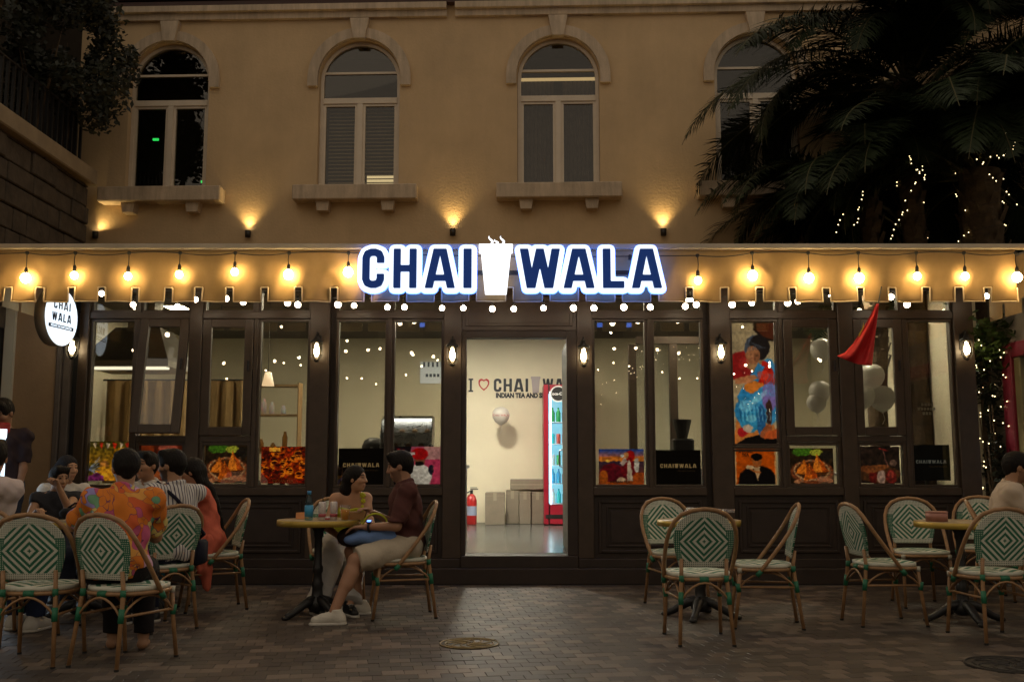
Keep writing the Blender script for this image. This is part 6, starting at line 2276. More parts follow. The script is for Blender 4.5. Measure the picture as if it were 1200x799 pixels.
    if shoes:
        for w in (lf, rf):
            S = SDF()
            g0 = V3((w[0], w[1], 0))
            fl = [(g0 + UP * .004, -UP)]
            S.cone(g0 - f * .045 + UP * .045, g0 + f * .13 * s + UP * .034, .043 * s, .036 * s, .02, fl)
            S.cone(g0 - f * .045 + UP * .03, g0 - f * .02 + UP * .10, .045 * s, .042 * s, .03, fl + [(g0 + UP * .115, UP)])
            S.cone(g0 + UP * .06, g0 + f * .08 * s + UP * .05, .042 * s, .036 * s, .02, fl)
            sv, sfc = S.mesh(.007)
            so = np_mesh('shoe', sv, sfc, shoes, root, base)
            for k_ in range(4):
                c0 = g0 + f * (.015 + .022 * k_) + UP * (.104 - .010 * k_)
                MB().tube([tuple(c0 - r * .024 - UP * .008 - base), tuple(c0 - base), tuple(c0 + r * .024 - UP * .008 - base)], .0042, 5).build('lace', pm('lace_grey', (.42, .40, .36), .8), so, True)
            S = SDF(); S.cone(g0 - f * .05 + UP * .012, g0 + f * .135 * s + UP * .012, .050 * s, .044 * s, .01, [(g0 + UP * .002, -UP), (g0 + UP * .022, UP)])
            sv, sfc = S.mesh(.006); np_mesh('sole', sv, sfc, pm('sole_white', (.55, .52, .46), .6), so, (0, 0, 0)) if False else np_mesh('sole', sv, sfc, pm('sole_white', (.55, .52, .46), .6), root, base)
    J = dict(P=P, N=N, H=H, f=f, r=r, sp=sp, sf=sf, shl=shl, shr=shr, ell=ell_, elr=elr, lh=lh, rh=rh, knl=knl, knr=knr, base=base, hf=hf, hr=hr, hu=hu, root=root, lf=lf, rf=rf, hipl=hipl, hipr=hipr)
    return J
# printed shirt materials
def floral():
    m = bpy.data.materials.new('floral_shirt_print')
    m.use_nodes = True
    nt = m.node_tree
    b = nt.nodes['Principled BSDF']; b.inputs['Roughness'].default_value = .8; b.inputs['Specular IOR Level'].default_value = .2
    tc = nt.nodes.new('ShaderNodeTexCoord')
    nz = nt.nodes.new('ShaderNodeTexNoise'); nz.inputs['Scale'].default_value = 5.5; nz.inputs['Detail'].default_value = 1.5
    nt.links.new(tc.outputs['Object'], nz.inputs['Vector'])
    mx = nt.nodes.new('ShaderNodeMix'); mx.data_type = 'VECTOR'; mx.inputs[0].default_value = .42
    nt.links.new(tc.outputs['Object'], mx.inputs[4]); nt.links.new(nz.outputs['Color'], mx.inputs[5])
    vo = nt.nodes.new('ShaderNodeTexVoronoi'); vo.inputs['Scale'].default_value = 13.0
    nt.links.new(mx.outputs[1], vo.inputs['Vector'])
    sp = nt.nodes.new('ShaderNodeSeparateColor'); nt.links.new(vo.outputs['Color'], sp.inputs[0])
    rp = nt.nodes.new('ShaderNodeValToRGB'); rp.color_ramp.interpolation = 'CONSTANT'
    e = rp.color_ramp.elements
    e[0].position = 0; e[0].color = (.66, .20, .03, 1)
    e[1].position = .70; e[1].color = (.62, .50, .16, 1)
    for p, c in ((.26, (.62, .12, .04, 1)), (.36, (.38, .56, .62, 1)), (.46, (.70, .34, .08, 1)), (.54, (.50, .10, .20, 1)), (.62, (.16, .34, .20, 1)), (.80, (.62, .36, .50, 1)), (.90, (.30, .26, .55, 1))):
        k = e.new(p); k.color = c
    nt.links.new(sp.outputs[0], rp.inputs[0])
    v2 = nt.nodes.new('ShaderNodeTexVoronoi'); v2.feature = 'DISTANCE_TO_EDGE'; v2.inputs['Scale'].default_value = 13.0
    nt.links.new(mx.outputs[1], v2.inputs['Vector'])
    lt = nt.nodes.new('ShaderNodeMath'); lt.operation = 'LESS_THAN'; lt.inputs[1].default_value = .014; nt.links.new(v2.outputs[0], lt.inputs[0])
    m2 = nt.nodes.new('ShaderNodeMix'); m2.data_type = 'RGBA'; nt.links.new(lt.outputs[0], m2.inputs[0]); nt.links.new(rp.outputs[0], m2.inputs[6]); m2.inputs[7].default_value = (.16, .05, .10, 1)
    nt.links.new(m2.outputs[2], b.inputs['Base Color'])
    return m
def stripes():
    m = bpy.data.materials.new('striped_shirt_cloth')
    m.use_nodes = True
    nt = m.node_tree
    b = nt.nodes['Principled BSDF']; b.inputs['Roughness'].default_value = .85; b.inputs['Specular IOR Level'].default_value = .2
    tc = nt.nodes.new('ShaderNodeTexCoord')
    mp = nt.nodes.new('ShaderNodeMapping'); mp.inputs['Rotation'].default_value = (0, 0, R(-48)); nt.links.new(tc.outputs['Object'], mp.inputs[0])
    wv = nt.nodes.new('ShaderNodeTexWave'); wv.inputs['Scale'].default_value = 13.0; wv.inputs['Distortion'].default_value = 1.2; wv.inputs['Detail'].default_value = 1; nt.links.new(mp.outputs[0], wv.inputs[0])
    rp = nt.nodes.new('ShaderNodeValToRGB'); rp.color_ramp.elements[0].position = .12; rp.color_ramp.elements[0].color = (.07, .06, .10, 1); rp.color_ramp.elements[1].position = .3; rp.color_ramp.elements[1].color = (.60, .58, .55, 1)
    nt.links.new(wv.outputs[0], rp.inputs[0]); nt.links.new(rp.outputs[0], b.inputs['Base Color'])
    return m
M_denim = cloth('dark_denim', (.02, .024, .04))
M_whitec = cloth('white_cotton', (.55, .53, .50), .06)
TZ = .765     # resting height on a table top
Ja = person('person in a bright floral shirt seated with the back turned at the crowded table', (-2.41, 6.20), 100, lean=13, headto=118, headpitch=-8, lh=(-2.88, 6.62, .80), rh=(-2.42, 6.66, .72),
       top=dict(mat=floral(), sleeve=.85, hem=.09, collar=True, inf=.022), bottom=dict(mat=cloth('dark_trousers', (.015, .013, .014))), beard=.8, bw=1.08, shoes=None)
Jb = person('person in a striped white shirt with a dark shoulder strap seated at the crowded table', (-2.50, 7.45), 142, lean=0, headto=165, headpitch=-2, lh=(-3.05, 7.50, TZ + .02), rh=(-2.85, 7.90, TZ + .02),
       top=dict(mat=stripes(), sleeve=.9, hem=.08, collar=True, inf=.020), bottom=dict(mat=M_denim), beard=.85, bw=1.05, shoes=M_black)
# its shoulder strap
pts = [Jb['shl'] + Jb['sp'] * .085 + Jb['r'] * .03, Jb['shl'] * .7 + Jb['shr'] * .3 - Jb['sf'] * .125 - Jb['sp'] * .03, Jb['shl'] * .35 + Jb['shr'] * .65 - Jb['sf'] * .155 - Jb['sp'] * .17, Jb['shr'] - Jb['sf'] * .14 - Jb['sp'] * .30]
t = thing('shoulder_bag', 'small dark shoulder bag and strap worn over the striped white shirt', 'bag', tuple(Jb['P'] + Jb['r'] * .22))
L0 = V3(t.location)
MB().tube([tuple(p - L0) for p in [Jb['shl'] + Jb['sp'] * .02 + Jb['sf'] * .09] + pts + [Jb['P'] + Jb['r'] * .21 + Jb['sp'] * .05]], [.013] * 6, 6).build('strap', cloth('strap_navy', (.015, .016, .03)), t, True)
MB().cbox(-.05, .05, -.11, .11, -.13, .05, .02).build('pouch', cloth('strap_navy', (.015, .016, .03)), t, True)
Jc = person('woman in a coral tunic with a long dark braid seated at the crowded table', (-2.52, 8.40), 204, lean=14, headto=190, headpitch=-4, lh=(-2.95, 8.12, .73), rh=(-2.90, 8.42, .74),
       top=dict(mat=cloth('coral_tunic', (.60, .14, .085)), sleeve=1.5, hem=.12, skirt=True, name='tunic', inf=.017), bottom=dict(mat=cloth('teal_trousers', (.02, .12, .16))), hair='braid', bw=.92, s=.95, skin=(.28, .15, .09), shoes=M_black)
# hanging end of the tunic beside the chair
T = SDF(); hp_ = Jc['P'] + (-Jc['r']) * .16 + Jc['f'] * .02
T.cone(hp_, hp_ - UP * .22 + Jc['f'] * .03, .05, .06, .03); T.cone(hp_ - UP * .22, hp_ - UP * .36, .05, .035, .03)
v_, f_ = T.mesh(.009, lambda X_, Y_, Z_: .006 * np.sin(X_ * 90) + .004 * np.sin(Y_ * 80)); np_mesh('tunic_hem', v_, f_, MATS['coral_tunic'], Jc['root'], Jc['base'])
t = thing('blue_folder', 'bright blue folder lying on the lap of the woman in coral', 'folder', tuple(Jc['P'] + Jc['f'] * .22 - Jc['r'] * .15 + UP * .05))
o = MB().cbox(-.13, .13, -.09, .09, 0, .045, .006).build('folder', pm('folder_blue', (.01, .14, .28), .4), t); o.rotation_euler = (0, R(-3), R(20))
Jd = person('moustached man in a white shirt seated facing the street across the crowded table', (-3.12, 8.66), -85, lean=6, headto=-115, headpitch=4, lh=(-3.02, 8.20, TZ + .02), rh=(-3.30, 8.22, TZ + .02),
       top=dict(mat=M_whitec, sleeve=1.6, hem=.04, collar=True), bottom=dict(mat=M_denim), tache=True, shoes=M_black)
Je = person('boy in a dark vest with a hand at his mouth at the crowded table', (-3.86, 8.52), -62, lean=10, headto=-38, headpitch=-6, s=.86, lh=(-3.70, 8.20, 1.0), rh=(-3.82, 8.10, .80),
       top=dict(mat=cloth('dark_vest', (.03, .03, .035)), sleeve=.25, hem=.04), bottom=dict(mat=M_denim), skin=(.34, .19, .11), shoes=M_black, curl=.9)
Jf = person('woman in a dark headscarf seated behind the boy', (-4.03, 9.05), -60, lean=4, headto=-30, top=dict(mat=M_whitec, sleeve=1.7, hem=.05), bottom=dict(mat=M_denim), hair='scarf', s=.96, skin=(.36, .20, .12), shoes=M_black, bw=.92)
c = copy_tree(chair0); c.location = (-4.05, 9.08, .001); c.rotation_euler = (0, 0, R(-150)); tag(c, 'woven chair under the woman in the dark headscarf', 'chair', 'woven bistro chairs on the terrace')
Jg = person('person in a white top with one elbow raised at the end of the crowded table', (-3.60, 6.93), 78, lean=0, s=1.05, seat=.485, headto=110, headpitch=4, lh=(-3.95, 7.25, .70), rh=(-3.53, 6.88, .92), elbow_r=(UP * 1.1 + V3((1, -.1, 0))),
       top=dict(mat=cloth('blush_white_top', (.58, .49, .47), .06), sleeve=.8, hem=.08, collar=False, inf=.024), bottom=dict(mat=cloth('blue_trousers', (.02, .03, .07))), beard=.2, bw=1.02, shoes=MATS['sole_white'] if 'sole_white' in MATS else M_black)
Jh = person('dark-haired person standing behind the red-framed light box', (-4.66, 9.15), -70, stand=True, s=1.08, lean=3, headto=-100, headpitch=-22, top=dict(mat=cloth('dark_shirt', (.03, .02, .025)), sleeve=.8), bottom=dict(mat=M_denim), skin=(.24, .13, .08), shoes=M_black, lh=(-4.50, 9.10, .80), rh=(-4.88, 9.0, .80))
Ji = person('man in a maroon shirt and cream shorts leaning towards his companion at the drinks table', (-.83, 8.00), 192, lean=3, s=1.0, headto=178, headpitch=-12, lh=(-1.13, 7.80, .705), rh=(-1.10, 8.03, .80), lf=(-1.33, 7.60, .085), rf=(-1.22, 8.12, .085),
       top=dict(mat=cloth('maroon_polo', (.088, .034, .030)), sleeve=.92, hem=.10, collar=True, inf=.022), bottom=dict(mat=cloth('cream_shorts', (.50, .43, .33), .06), len=.97, name='shorts', inf=.022), beard=.4, bw=1.06, skin=(.31, .165, .10), shoes=cloth('white_sneaker', (.60, .56, .48), .06), curl=.45)
Jj = person('woman in a yellow-green top and white trousers seated behind the drinks table', (-1.42, 8.62), -62, lean=21, headto=-15, headpitch=2, lh=(-1.18, 8.22, .70), rh=(-1.42, 8.18, .62), lf=(-1.28, 8.05, .085), rf=(-1.55, 8.10, .085),
       top=dict(mat=cloth('lime_top', (.50, .50, .04)), sleeve=-1, hem=.02, neck=-.10, name='top', inf=.012), bottom=dict(mat=M_whitec, inf=.03, cuff=.07), hair='long', s=.90, bw=.90, skin=(.38, .21, .125), shoes=M_black, headdrop=.01)
# ruffled strap over one shoulder
T = SDF()
for k in range(5):
    q = Jj['shl'] + Jj['r'] * (.035 + .004 * k) + Jj['sf'] * (.075 - .012 * k) + Jj['sp'] * (-.14 + .045 * k)
    T.ell(q, (.034, .034, .026), None, .004)
v_, f_ = T.mesh(.006, lambda X_, Y_, Z_: .005 * np.sin(X_ * 260) * np.sin(Z_ * 240)); np_mesh('ruffle_strap', v_, f_, MATS['lime_top'], Jj['root'], Jj['base'])
Jk = person('man in a pale short-sleeved shirt seated near the vine with his back half turned', (3.90, 8.05), -18, lean=11, headto=-5, headpitch=-10, lh=(4.32, 8.14, .80), rh=(4.30, 7.84, .78),
       top=dict(mat=cloth('pale_shirt', (.56, .46, .36), .05), sleeve=.85, hem=.09, collar=True, inf=.024), bottom=dict(mat=M_denim), beard=.4, bw=1.08, shoes=M_black)

# blue cushion bag on the man's lap and his watch
t = thing('lap_bag', 'pale blue padded bag held on the lap of the man in maroon', 'bag', (-1.12, 7.86, .585))
T = SDF(); T.ell((-1.10, 7.88, .635), (.21, .10, .060), [V3((.97, .15, .18)), V3((-.15, .98, .0)), V3((-.18, .0, .97))], .02); T.ell((-1.02, 7.90, .615), (.17, .10, .05), None, .03)
v_, f_ = T.mesh(.008, lambda X_, Y_, Z_: .004 * np.sin(X_ * 40 + Z_ * 30)); np_mesh('padded_body', v_, f_, cloth('bag_blue', (.16, .27, .55), .08), t, V3(t.location))
T = SDF(); T.ell((-1.27, 7.92, .62), (.10, .09, .075), None, .02); v_, f_ = T.mesh(.008); np_mesh('dark_flap', v_, f_, cloth('bag_dark', (.03, .018, .015)), t, V3(t.location))
cs = V3((-1.02, 7.92, .70))
MB().tube([tuple(cs + V3((.10 * math.cos(a) - .05, 0, .10 * math.sin(a))) - V3(t.location)) for a in [math.pi * k / 10 for k in range(11)]], .008, 6).build('cord_handle', MATS['lime_top'], t, True)
w_ = Ji['lh']; d_ = nrm(Ji['lh'] - Ji['ell'])
t = thing('wrist_watch', 'smart watch with a glowing blue face on the wrist of the man in maroon', 'watch', tuple(w_ - d_ * .03))
ctr = V3((0, 0, 0)); s1 = nrm(np.cross(d_, UP)); s2 = np.cross(s1, d_)
MB().tube([tuple((s1 * math.cos(a) + s2 * math.sin(a)) * .033 + d_ * k_) for k_ in (0,) for a in [2 * math.pi * k / 20 for k in range(20)]], .010, 6, closed=True).build('band', M_black, t, True)
m = MB(); m.cbox(-.019, .019, -.017, .017, -.004, .006, .003); o = m.build('case', M_black, t); o.location = tuple(s2 * .040 - V3((0, .012, 0))); o.rotation_euler = (R(25), 0, 0)
m = MB(); m.box(-.015, .015, -.013, .013, .0062, .0072); o2 = m.build('screen', emat('watch_glow', (.05, .25, 1.0), 2.5), o)
# dark bag on the crowded table
t = thing('table_bag', 'soft dark bag lying on the crowded table', 'bag', (-3.30, 7.74, ZTAB))
T = SDF(); T.ell((-3.30, 7.74, ZTAB + .058), (.17, .10, .058), None, .02); T.ell((-3.24, 7.72, ZTAB + .065), (.12, .09, .060), None, .03)
v_, f_ = T.mesh(.008, lambda X_, Y_, Z_: .004 * np.sin(X_ * 50 + Y_ * 40)); np_mesh('body', v_, f_, cloth('bag_black', (.014, .013, .014)), t, V3(t.location))
MB().tube([(-.1, -.02, .10), (-.05, -.02, .135), (.05, -.02, .135), (.1, -.02, .10)], .008, 6).build('handle', MATS['bag_black'], t, True)
# ================================================================ palms with fairy lights
M_frond = pm('palm_frond', (.020, .032, .011), .55, spec=.3, var=.35, vscale=3)
M_rach = pm('palm_rachis', (.09, .08, .03), .6)
M_trunk = pm('palm_trunk', (.10, .065, .035), .9, var=.4, vscale=9, bump=.8, bscale=25)
def frond_mesh(seed, L, droop):
    rr = random.Random(seed)
    mb = MB()
    n = 26
    pts = []
    p = Vector((0, 0, 0)); ang = R(38)
    for k in range(n + 1):
        pts.append(p.copy())
        p = p + Vector((math.cos(ang), 0, math.sin(ang))) * (L / n)
        ang -= droop / n * (0.6 + 1.0 * k / n)
    mb.cur = 1
    mb.tube(pts, [.022 * (1 - .85 * k / n) for k in range(n + 1)], 5)
    mb.cur = 0
    per = 7
    for k in range(3 * per, n * per):
        u = k / per
        i = int(u); fr = u - i
        c = pts[i].lerp(pts[min(i + 1, n)], fr)
        tdir = (pts[min(i + 1, n)] - pts[i]).normalized()
        t_ = k / (n * per)
        ll = L * .21 * math.sin(math.pi * min(1, t_ * .93 + .10)) ** .6 * rr.uniform(.8, 1.1)
        for s in (-1, 1):
            side = Vector((0, s, 0))
            d = (tdir * rr.uniform(.55, .8) + side * rr.uniform(.65, .9) + Vector((0, 0, rr.uniform(-.28, .22)))).normalized()
            wv = tdir.cross(d).cross(d).normalized() * .0085
            m1 = c + d * ll * .5 + Vector((0, 0, -.02 * ll)); e = c + d * ll + Vector((0, 0, -.16 * ll))
            mb.add([c - wv * .6, c + wv * .6, m1 + wv, m1 - wv, e], [[0, 1, 2, 3], [3, 2, 4]])
    return mb.mesh('frond', [M_frond, M_rach])
fm_ = [frond_mesh(s, L, d) for s, L, d in ((1, 2.9, R(95)), (2, 2.6, R(110)), (3, 3.1, R(85)), (4, 2.3, R(125)))]
def fairy(name, label, pts, parent_loc, group=None):
    t = thing(name, label, 'string lights', parent_loc, 0, group)
    L0 = Vector(parent_loc)
    MB().tube([tuple(Vector(p) - L0) for p in pts], .0025, 4).build('wire', M_cable, t)
    m = MB()
    for i in range(len(pts) - 1):
        a, b = Vector(pts[i]), Vector(pts[i + 1])
        q = a.lerp(b, random.random()) - L0
        m.sphere(tuple(q), .0068, 6, 4)
    o = m.build('lamps', M_fairy, t); o['kind'] = 'stuff'
    return t
def palm(x, y, h, label, nfr, seed, rt=.22):
    rr = random.Random(seed)
    t = thing('palm_tree', label, 'palm', (x, y, 0))
    pts = [(.02 * math.sin(k), .02 * math.cos(k * 1.3), h * k / 12) for k in range(13)]
    MB().tube(pts, [rt * (1.05 - .12 * k / 12) for k in range(13)], 14).build('trunk', M_trunk, t, True)
    # old leaf bases on the upper trunk
    for k in range(70):
        a = k * 2.4; z = h * (.55 + .45 * k / 70)
        c, s = math.cos(a), math.sin(a)
        m = MB(); m.add([(c * rt * .9 - s * .06, s * rt * .9 + c * .06, z - .09), (c * rt * .9 + s * .06, s * rt * .9 - c * .06, z - .09), (c * (rt + .05) + s * .035, s * (rt + .05) - c * .035, z + .06), (c * (rt + .05) - s * .035, s * (rt + .05) + c * .035, z + .06), (c * (rt + .01), s * (rt + .01), z + .08)], [[0, 1, 2, 3], [3, 2, 4]])
        m.build('leaf_base', M_trunk, t)
    for k in range(nfr):
        o = link('frond', fm_[k % 4], t, (0, 0, h + rr.uniform(-.15, .1)))
        o.rotation_euler = (rr.uniform(-.25, .25), R(-38 + 104 * ((k * .618) % 1.0)) + R(rr.uniform(-8, 8)), k * 2.399 + rr.uniform(-.2, .2))
    return t
p1 = (at(1150, 240, 11.2)[0], 11.2)
p2 = (at(1068, 240, 11.5)[0], 11.5)
palm(p1[0], p1[1], 4.55, 'thick date palm trunk wrapped in fairy lights beside the cafe', 60, 3, .24)
palm(p2[0], p2[1], 5.75, 'slimmer palm with arching fronds against the house wall', 52, 9, .14)
lowp = palm(at(1020, 240, 11.6)[0], 11.6, 4.35, 'low palm half hidden behind the canopy under the arching fronds', 46, 17, .11)
for o_ in lowp.children:
    if o_.name.startswith('frond'):
        o_.scale = (.80, .95, .80)
palm(6.9, 10.9, 5.6, 'tall palm whose fronds hang in from beyond the vine', 44, 12, .2)
pts = []
for k in range(44):
    a = k * .9; z = 3.1 + 1.7 * k / 44
    pts.append((p1[0] + .27 * math.cos(a), p1[1] + .27 * math.sin(a), z))
fairy('fairy_lights', 'fairy light string spiralling up the thick palm trunk', pts, (p1[0], p1[1], 3.1))
pts = []
for k in range(24):
    a = k * 1.1; z = 3.0 + 1.8 * k / 24
    pts.append((p2[0] + .17 * math.cos(a), p2[1] + .17 * math.sin(a), z))
fairy('fairy_lights', 'fairy light string wound round the slimmer palm trunk', pts, (p2[0], p2[1], 3.0))
def hang(pxs, Y, label):
    pts = []
    for (a, b) in zip(pxs[:-1], pxs[1:]):
        for k in range(4):
            u = k / 4
            pts.append(tuple(P3(a[0] + (b[0] - a[0]) * u + random.uniform(-2, 2), a[1] + (b[1] - a[1]) * u + random.uniform(-2, 2), Y + random.uniform(-.1, .1))))
    fairy('fairy_lights', label, pts, pts[0])
hang([(975, 283), (992, 240), (1012, 222), (1005, 255), (1000, 275)], 10.9, 'short fairy light string among the lowest palm fronds over the canopy')
hang([(1040, 285), (1052, 262), (1062, 234), (1080, 195), (1085, 214), (1066, 190), (1068, 180)], 10.8, 'fairy light string looping up through the fronds above the flag')
hang([(1145, 150), (1165, 142), (1190, 165), (1185, 178), (1150, 190), (1172, 218), (1198, 250)], 10.7, 'fairy light string in the fronds over the thick palm trunk')

# ================================================================ terrace with stone wall, railing and shrubs
TX = at(103, 205, 12.2)[0]
M_stone = pm('dark_terrace_stone', (.085, .065, .045), .9, var=.35, vscale=5, bump=.5, bscale=18)
M_mort = pm('terrace_mortar', (.035, .028, .02), .95)
zcop = at(103, 199, 12.2)[1]
t = thing('terrace_wall', 'dark stone block terrace wall with a pale coping running up to the house', 'wall', (TX, 11, 0))
MB().box(TX - .4, TX - .03, 6.5, W - .25, 0, zcop - .2).build('core', M_mort, t, world=True)
rowz = 2.6; rr_ = random.Random(4)
while rowz < zcop - .22:
    hgt = min(rr_.uniform(.22, .32), zcop - .2 - rowz)
    y = 8.2 + rr_.uniform(-.3, .2)
    while y < W - .3:
        ln = rr_.uniform(.28, .6)
        y1 = min(y + ln, W - .27)
        if y1 - y > .05:
            m = MB(); m.cbox(TX - .03, TX + rr_.uniform(.0, .03), y + .008, y1 - .008, rowz + .008, rowz + hgt - .008, .012); m.build('stone', M_stone, t, world=True)
        y = y1
    rowz += hgt
MB().cbox(TX - .45, TX + .10, 6.5, W - .24, zcop - .2, zcop, .015).build('coping', pm('coping_stone', (.34, .26, .16), .8, var=.15, vscale=4, bump=.2), t, world=True)
t = thing('iron_railing', 'dark iron railing on top of the terrace wall', 'railing', (TX, 10, zcop))
MB().tube([(-.05, -2.0, .62), (-.05, 2.1, .62)], .02, 6).build('top_rail', M_black, t)
for k in range(32):
    MB().box(-.065, -.035, -2.0 + k * .13, -1.97 + k * .13, .0, .62).build('baluster', M_black, t)
M_leaf = pm('dark_shrub_leaf', (.017, .021, .009), .6, var=.4, vscale=5)
def shrub(name, label, cen, rad, n, leaf=.05, mat=None, seed=1, cat='shrub', base=None, stems=True):
    rr = random.Random(seed)
    b = base if base is not None else (cen[0], cen[1], cen[2] - rad[2])
    t = thing(name, label, cat, b)
    if stems:
        m = MB()
        for k in range(7):
            e = Vector((rr.uniform(-.6, .6) * rad[0], rr.uniform(-.6, .6) * rad[1], (cen[2] - b[2]) + rr.uniform(-.2, .5) * rad[2]))
            m.tube([(0, 0, 0), tuple(e * .5 + Vector((.03, 0, .03))), tuple(e)], [.022, .015, .006], 5)
        m.build('stem', M_trunk, t)
    m = MB()
    lob = [(rr.uniform(-.8, .8), rr.uniform(-.75, .75), rr.uniform(-.65, .75), rr.uniform(.16, .42)) for _ in range(18)]
    for k in range(n):
        lx, ly, lz, lr = rr.choice(lob)
        d = Vector((rr.gauss(0, 1), rr.gauss(0, 1), rr.gauss(0, 1))).normalized() * lr * rr.random() ** .4
        c = Vector(((lx + d.x) * rad[0], (ly + d.y) * rad[1], (lz + d.z) * rad[2])) + Vector(cen) - Vector(b)
        u = Vector((rr.gauss(0, 1), rr.gauss(0, 1), rr.gauss(0, .6))).normalized()
        w = u.orthogonal().normalized() * leaf * .35
        L_ = leaf * rr.uniform(.5, 1.7)
        m.add([c - u * L_ * .5, c + w, c + u * L_ * .5, c - w], [[0, 1, 2, 3]])
    m.build('foliage', mat or M_leaf, t)
    return t
shrub('terrace_shrub', 'dense dark shrub spilling over the iron railing', (TX - .15, 11.2, zcop + 1.15), (.75, 1.3, .85), 5200, .075, seed=3, base=(TX - .25, 11.2, zcop))
shrub('terrace_shrub', 'tall dark leafy tree rising above the terrace shrub', (TX - .6, 10.2, zcop + 2.2), (1.1, 1.5, 1.3), 6500, .085, seed=8, base=(TX - .35, 10.2, zcop))
shrub('terrace_shrub', 'loose dark shrub between the railing and the house wall', (TX + .05, 12.0, zcop + 1.2), (.5, .45, .8), 1800, .07, seed=11, base=(TX - .2, 11.9, zcop))
# dark tiled roof behind the terrace
M_rooft = pm('dark_roof_tile', (.035, .022, .016), .8, var=.3, vscale=6)
t = thing('terrace_house', 'dark neighbouring house with a tiled roof edge above the terrace', 'house', (TX - 2.4, 12.0, 0))
MB().box(-2.5, 1.0, -4, .999, 0, 7.6).build('wall', pm('dark_house_wall', (.06, .045, .03), .9, var=.2), t)
for k in range(30):
    m = MB(); m.tube([(1.55, -3.9 + k * .2, 7.5), (-.6, -3.9 + k * .2, 8.9)], .10, 7); m.build('roof_tile', M_rooft, t)
MB().box(-6.5, 2.36, 1.0, 1.2, 0, 9.4).build('dark_backing', MATS['dark_house_wall'], t)  # dark sheet added to shut off the bright sky behind the shrubs
MB().box(-2.6, 1.35, -4.1, .95, 7.601, 7.68).build('eaves', M_rooft, t)

# ================================================================ passage at the end of the cafe
M_beige = pm('beige_side_wall', (.40, .26, .14), .85, var=.1, vscale=2, bump=.15, bscale=30)
t = thing('side_passage_wall', 'beige plaster wall with a grey pilaster beside a dark doorway', 'wall', (at(30, 500, 10.45)[0], 10.45, 0))
x65, x79 = at(63, 500, 10.45)[0], at(79, 500, 10.45)[0]
MB().box(-9, x65, 10.45, 10.55, 0, 3.3).build('plaster', M_beige, t, world=True)
m = MB(); m.cbox(x65 + .001, x65 + .06, 10.41, 10.55, 0, 3.3, .01); m.cbox(x65 + .062, x79, 10.44, 10.55, 0, 3.3, .01); m.build('pilaster', pm('grey_pilaster', (.16, .13, .11), .8, var=.15), t, world=True)
MB().box(x79 + .002, X(92) - .002, 10.5, 10.53, 0, 3.2).build('door', pm('dark_door', (.012, .012, .013), .5), t, world=True)
# light box with a red frame
t = thing('light_box', 'standing light box with a red frame glowing pale blue at the passage', 'light box', (-4.79, 8.75, 0), R(62))
MB().cbox(-.40, .40, -.05, .05, .25, 1.56, .01).build('frame', pm('red_frame', (.30, .012, .016), .4), t)
MB().box(-.36, .36, -.056, -.0505, .30, 1.50).build('screen', emat('light_box_glow', (.62, .80, .95), 1.6), t)
for sx_ in (-.3, .3):
    MB().box(sx_ - .02, sx_ + .02, -.12, .12, 0, .249).build('foot', M_black, t)

# ================================================================ neighbour on the other side
t = thing('neighbour_shop', 'neighbouring shop side with a crimson window frame and pale lit blinds', 'shop', (5.12, 9.2, 0))
MB().box(5.12, 5.3, 5.0, 10.6, 0, .75).build('wall_base', M_beige, t, world=True)
MB().box(5.12, 5.3, 5.0, 10.6, 2.42, 3.3).build('wall_head', pm('grey_render', (.26, .22, .17), .85, var=.1), t, world=True)
MB().box(5.12, 5.3, 10.25, 10.6, .751, 2.419).build('corner_pier', pm('grey_render', (.26, .22, .17), .85), t, world=True)
M_crim = pm('crimson_paint', (.22, .012, .03), .4, var=.1)
m = MB()
m.cbox(5.06, 5.25, 10.05, 10.249, .751, 2.41, .01); m.cbox(5.06, 5.25, 5.0, 10.049, 2.26, 2.41, .01); m.cbox(5.06, 5.25, 5.0, 10.049, .751, .88, .01)
fr = m.build('window_frame', M_crim, t, world=True)
for ya_, yb_ in ((9.93, 10.048), (8.6, 8.7)):
    MB().cbox(5.09, 5.2, ya_, yb_, .881, 2.259, .008).build('inner_frame', pm('olive_frame', (.22, .18, .08), .5), t, world=True)
MB().box(5.14, 5.146, 8.701, 9.929, .881, 2.259).build('pane', M_clear, t, world=True)
for k in range(26):
    MB().box(5.18, 5.20, 8.7, 9.93, .90 + k * .052, .94 + k * .052).build('blind_slat', pm('blue_white_blind', (.55, .60, .66), .6), t, world=True)
MB().box(5.29, 5.295, 8.7, 9.93, .9, 2.25).build('lit_interior', emat('shop_glow', (.65, .75, .9), .55), t, world=True)

# vine with fairy lights
vx, vy = at(1156, 460, 10.32)[0], 10.32
M_vine = pm('vine_leaf', (.045, .080, .012), .5, var=.4, vscale=6)
t = shrub('climbing_vine', 'leafy climbing vine wrapped in fairy lights at the cafe corner', (vx, vy, 1.35), (.17, .14, 1.25), 1500, .06, M_leaf, seed=21, cat='vine', base=(vx, vy, 0))
m = MB(); rr_ = random.Random(2)
for k in range(420):
    c = Vector((rr_.gauss(.06, .16), rr_.gauss(-.1, .10), 2.45 + rr_.gauss(0, .13)))
    u = Vector((rr_.gauss(0, 1), rr_.gauss(0, .6), rr_.gauss(-.4, .5))).normalized(); w = u.orthogonal().normalized() * .022
    m.add([c - u * .05, c + w, c + u * .06, c - w], [[0, 1, 2, 3]])
m.build('leaves', M_vine, t)
pts = [(vx + .16 * math.cos(k * .9), vy - .12 + .10 * math.sin(k * .9), 2.55 - 2.0 * k / 56) for k in range(56)]
fairy('fairy_lights', 'fairy light string zigzagging down the climbing vine', pts, (vx, vy - .2, .5))

